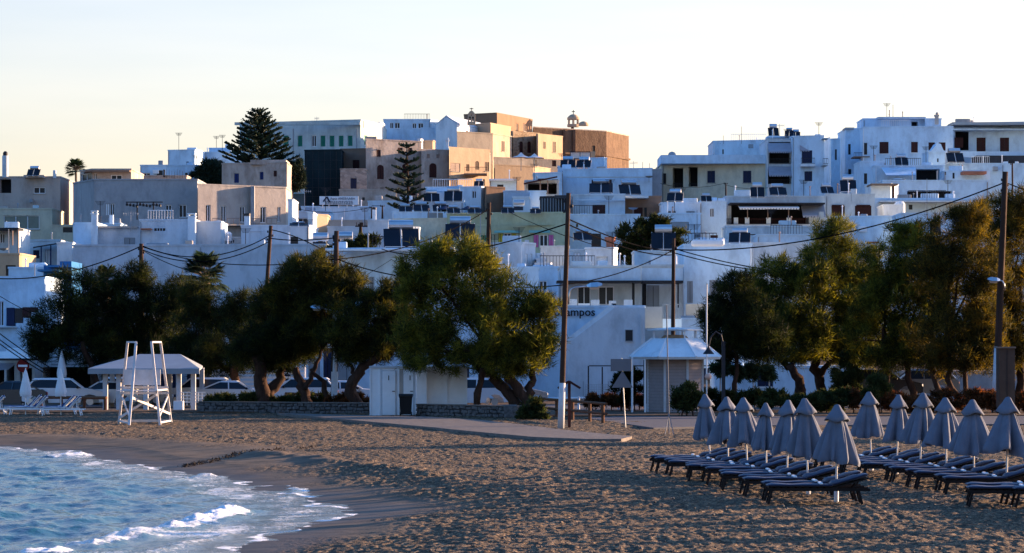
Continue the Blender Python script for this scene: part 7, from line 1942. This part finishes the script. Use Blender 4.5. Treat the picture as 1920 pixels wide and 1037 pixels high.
cable('lower cable from the leaning pole to the collared pole', (508, 447, 172), (629, 446, 148.5), 4, .03)
cable('cable from the collared pole up to the pole behind the great tamarisk', (633, 486, 148.5), (916, 392, 176), 20, .03)
cable('cable from the collared pole down to the great tamarisk', (633, 486, 148.5), (740, 516, 142), 3, .03)
cable('thick cable from the solar roof to the tallest pole', (716, 467, 188), (1062, 420, 119.5), 26, .03)
cable('thin cable sloping down left of the tallest pole', (956, 398, 230), (1064, 444, 119.5), 2, .018)
cable('thin cable sloping down right of the tallest pole', (1068, 444, 119.5), (1150, 466, 200), 3, .018)
cable('upper cable from the tallest pole to the right into the evergreen', (1068, 412, 119.5), (1260, 470, 166), 10, .03)
cable('lower cable from the tallest pole to the kiosk pole', (1068, 422, 119.5), (1260, 478, 166), 12, .03)
cable('cable from the kiosk pole down left past the dark overhang', (1260, 470, 166), (955, 538, 150), 22, .03)
cable('upper cable right of the kiosk pole into the right trees', (1264, 466, 166), (1465, 510, 158), 4, .03)
cable('lower cable right of the kiosk pole into the right trees', (1264, 474, 166), (1465, 512, 158), 5, .03)
cable('long rising cable from the kiosk pole to the right-edge pole', (1264, 468, 166), (1882, 343, 148), 34, .035)
cable('cable leaving the picture right of the right-edge pole', (1887, 343, 148), (2010, 380, 150), 3, .03)
cable('cable beside the parapet of the long blue white building', (560, 392, 280), (697, 388, 268), 8, .025)
cable('short crossbar cable between the two small roof poles', (697, 386, 268), (717, 386, 268), 0, .03)
cable('cable with slack in front of the cream building', (1238, 344, 310), (1361, 343, 300), 8, .02)
cable('second slack cable in front of the cream building', (1361, 347, 300), (1440, 352, 300), 4, .02)
for i, (y0, y1, w_) in enumerate(((622, 690, 'topmost'), (634, 700, 'middle'), (642, 706, 'lowest'))):
    cable(f'{w_} of three parallel black cables at the far left', (-20, y0 - 12, 170), (92, y1 - 2, 165), 3, .03)
cable('single thin cable over the stepped street house', (-20, 542, 178), (108, 606, 160), 6, .02)
cable('thin cable across the great blue white house', (640, 545, 170), (735, 486, 180), 0, .015)
cable('drop wire down the middle pole', (919, 420, 175.5), (926, 505, 175.5), -4, .02)

# ------------------------------------------------------------------ cars
def car(label, px, py, d, L, paint, facing=1, kind='suv', base=0.04, group='parked cars along the beach road', yaw=0):
    x0 = WX(px, d); t = thing('parked_car', label, 'car', (x0, d, base), group); s = L / 4.2; H = 1.0 if kind != 'suv' else 1.08
    W2 = .86
    low = [(-2.08, .32), (-2.1, .55), (-2.02, .78), (-1.35, .93), (-.95, .96), (1.85, .98), (2.03, .86), (2.1, .6), (2.08, .32), (1.72, .26), (1.66, .46), (1.46, .62), (1.22, .66), (.98, .60), (.80, .45), (.74, .24), (-.86, .24), (-.92, .45), (-1.10, .61), (-1.34, .66), (-1.58, .60), (-1.76, .45), (-1.82, .26)]
    low = [(x * s * facing, z * H) for x, z in low]
    def ex(prof, y0, y1, inset=0):
        n = len(prof); cxm = 0
        vs = [(x, y0, z) for x, z in prof] + [(x, y1, z) for x, z in prof]
        return vs, [tuple(range(n)) if facing < 0 else tuple(range(n - 1, -1, -1)), tuple(range(2 * n - 1, n - 1, -1)) if facing < 0 else tuple(range(n, 2 * n))] + [(i, (i + 1) % n, n + (i + 1) % n, n + i) for i in range(n)]
    ox, oy, oz = t['_o']
    def tr(vs): return [(x + ox, y + oy, z + oz) for x, y, z in vs]
    v, f = ex(low, -W2, W2); MB().add(tr(v), f).build('body', M[paint], t)
    cab = [(-.98, .95), (-.38, 1.40), (.95, 1.43), (1.55, 1.30), (1.88, .97)] if kind == 'suv' else [(-.95, .94), (-.25, 1.36), (.75, 1.38), (1.65, .98)]
    def cabin(sc, yb, yt, zc=0):
        a = [(x * s * facing, z * H) for x, z in cab]; zt_ = max(z for _, z in a); zb_ = min(z for _, z in a)
        vs = []
        for sgn in (-1, 1):
            for x, z in a:
                f_ = (z - zb_) / (zt_ - zb_); vs.append((x * sc, sgn * (yb + (yt - yb) * f_), z * 1.0 + zc))
        n = len(a)
        return vs, [tuple(range(n)), tuple(range(2 * n - 1, n - 1, -1))] + [(i, (i + 1) % n, n + (i + 1) % n, n + i) for i in range(n)]
    v, f = cabin(.985, W2 - .06, .62, -.01); MB().add(tr(v), f).build('window', M['glass'], t)
    # roof and pillars
    a = [(x * s * facing, z * H) for x, z in cab]
    mb = MB(); zt_ = max(z for _, z in a)
    tops = [p for p in a if p[1] > zt_ - .16 * H]
    xs0, xs1 = min(p[0] for p in tops), max(p[0] for p in tops)
    v = []
    for x, z, y in ((xs0 - .05, zt_ - .05 * H, .66), (xs0 + .1, zt_ + .03, .6), (xs1 - .1, zt_ + .03, .6), (xs1 + .05, zt_ - .07 * H, .66)): v += [(x, -y, z), (x, y, z)]
    mb.add(tr(v), [(0, 2, 3, 1), (2, 4, 5, 3), (4, 6, 7, 5), (0, 1, 7, 6), (0, 6, 4, 2), (1, 3, 5, 7)])
    mb.build('roof', M[paint], t)
    for sgn in (-1, 1):
        for (xb, zb_), (xt, zt2) in ((a[0], a[1]), (a[-1], a[-2]), ((.25 * s * facing, .95 * H), (.28 * s * facing, zt_))):
            MB().bar(tr([(xb, sgn * (W2 - .045), zb_)])[0], tr([(xt, sgn * .645, min(zt2, zt_ - .02))])[0], .06, .07).build('pillar', M[paint], t)
    for wx in (-1.34, 1.22):
        for sgn in (-1, 1):
            c = tr([(wx * s * facing, sgn * (W2 - .09), .31)])[0]
            w_ = MB().tube([(c[0], c[1] - .1, c[2]), (c[0], c[1] - .1, c[2]), (c[0], c[1] + .1, c[2]), (c[0], c[1] + .1, c[2])], [.2, .32, .32, .2], 18).build('wheel', M['tyre'], t)
            yy = c[1] + sgn * .105; MB().tube([(c[0], yy - .01, c[2]), (c[0], yy + .01, c[2])], .19, 12).build('rim', M['steel'], w_)
    for sgn in (-1, 1):
        c = tr([(-2.04 * s * facing, sgn * .62, .68 * H)])[0]; MB().bbox(c[0] - .06, c[1] - .16, c[2] - .07, c[0] + .06, c[1] + .16, c[2] + .07).build('headlight', M['steel'], t)
        c = tr([(2.04 * s * facing, sgn * .66, .74 * H)])[0]; MB().bbox(c[0] - .05, c[1] - .12, c[2] - .1, c[0] + .05, c[1] + .12, c[2] + .1).build('tail_light', M['redp'], t)
        c = tr([(-.72 * s * facing, sgn * (W2 + .08), 1.0 * H)])[0]; MB().bbox(c[0] - .06, c[1] - .09, c[2] - .06, c[0] + .06, c[1] + .09, c[2] + .06).build('mirror', M['black'], t)
        c0 = tr([(.45 * s * facing, sgn * (W2 + .01), .82 * H)])[0]; MB().box(c0[0] - .08, c0[1] - .015, c0[2] - .015, c0[0] + .08, c0[1] + .015, c0[2] + .015).build('door_handle', M[paint], t)
    t.rotation_euler.z = math.radians(yaw)
    return t
car('white sport utility car behind the front white umbrella', 120, 745, 160, 4.4, 'carwhite', -1, 'suv', yaw=6)
car('dark car cut by the left picture edge behind the blue loungers', 22, 745, 160, 4.4, 'cardark', 1, 'sedan', yaw=-8)
car('white sedan left of the pavilion posts', 200, 745, 161, 4.0, 'carwhite', 1, 'sedan', yaw=-10)
car('white car seen through the posts of the pavilion', 250, 745, 166, 4.3, 'carwhite', -1, 'suv')
car('white car between pavilion and louvred screen', 372, 745, 163, 4.2, 'carwhite', 1, 'suv')
car('pale car behind the thick dark tree trunk', 440, 745, 162, 4.2, 'carwhite', -1, 'sedan')
car('white car behind the sloping lit trunk', 560, 745, 162, 4.4, 'carwhite', 1, 'suv')
car('white car seen between the painted pole and the bent trunk', 648, 745, 163, 4.2, 'carwhite', -1, 'sedan')
car('white car right of the white cabins under the great tamarisk', 885, 745, 160, 4.2, 'carwhite', 1, 'suv')
car('grey car behind the trunks of the great tamarisk', 955, 745, 163, 4.2, 'cargrey', -1, 'sedan')
car('dark blue car behind the round clipped bush', 1650, 742, 160, 4.4, 'cardark', -1, 'suv', base=.5)
car('grey van like car deep in the shade of the right trees', 1720, 742, 163, 4.4, 'cargrey', 1, 'suv', base=.5)
# low timber car-park rail at left
tr_ = thing('timber_rail', 'low dark timber rail between the loungers and the parked cars', 'fence', (WX(140, 152), 152, 0))
MB().tube([W(75, 745, 153), W(200, 746, 150.5)], .08, 8).build('rail', M['fencewood'], tr_)
for x in (78, 115, 158, 197): MB().tube([(WX(x, 152), 152, -.05), (WX(x, 152), 152, .68)], .08, 8).build('post', M['fencewood'], tr_)
tr_ = thing('timber_rail', 'low dark timber rail behind the stone planter near the lit trunk', 'fence', (WX(590, 153), 153, 0))
MB().tube([W(535, 738, 154), W(612, 740, 153)], .07, 8).build('rail', M['fencewood'], tr_)
for x in (537, 575, 610): MB().tube([(WX(x, 153.5), 153.5, -.05), (WX(x, 153.5), 153.5, .85)], .07, 8).build('post', M['fencewood'], tr_)
# cut logs and weed on the strand
def weed():
    rng = np.random.default_rng(9); P = []
    for (x0, y0, x1, y1, n, sp) in ((345, 859, 470, 846, 170, .12), (470, 847, 600, 839, 60, .2)):
        for i in range(n):
            f = rng.random() ** 1.2; px = x0 + (x1 - x0) * f; py = y0 + (y1 - y0) * f; d = gd(py); P.append((WX(px, d) + rng.normal() * sp * .5, d + rng.normal() * sp * 1.5))
    P = np.array(P); z, _ = sand_z(P[:, 0], P[:, 1]); n = len(P)
    c = np.stack([P[:, 0], P[:, 1], z + .03], 1)
    V, Fc = wisps(np.repeat(c, 3, 0), np.full(n * 3, .05), n * 4, .07, .03, rng, .2)
    link('seaweed', np_mesh('seaweed', V, Fc, M['darkwood'], False), None, 'stuff')
weed()
def litter():
    rng = np.random.default_rng(12); n = 1500
    Y = 46 + 66 * rng.random(n) ** 1.3; X = (rng.random(n) * 2 - 1) * .175 * Y
    z, s = sand_z(X, Y); k = s > 4.5; X, Y, z = X[k], Y[k], z[k]; n = len(X)
    sz = .010 + .018 * rng.random(n) ** 2
    oc = np.array([(1, 0, 0), (0, 1, 0), (-1, 0, 0), (0, -1, 0), (0, 0, .7), (0, 0, -.7)])
    V = (oc[None] * (sz[:, None] * (1 + .6 * rng.random((n, 1))))[:, :, None] + rng.normal(size=(n, 6, 3)) * .004) + np.stack([X, Y, z + .035], 1)[:, None, :]
    f = np.array([(0, 1, 4), (1, 2, 4), (2, 3, 4), (3, 0, 4), (1, 0, 5), (2, 1, 5), (3, 2, 5), (0, 3, 5)])
    Fc = (f[None] + (np.arange(n) * 6)[:, None, None]).reshape(-1, 3)
    link('pebbles', np_mesh('pebbles', V.reshape(-1, 3), Fc, M['stonewall'], False), None, 'stuff')
litter()
for t in [o for o in bpy.data.objects if '_o' in o.keys()]:
    del t['_o']
for t in [o for o in bpy.data.objects if '_m' in o.keys()]:
    del t['_m']
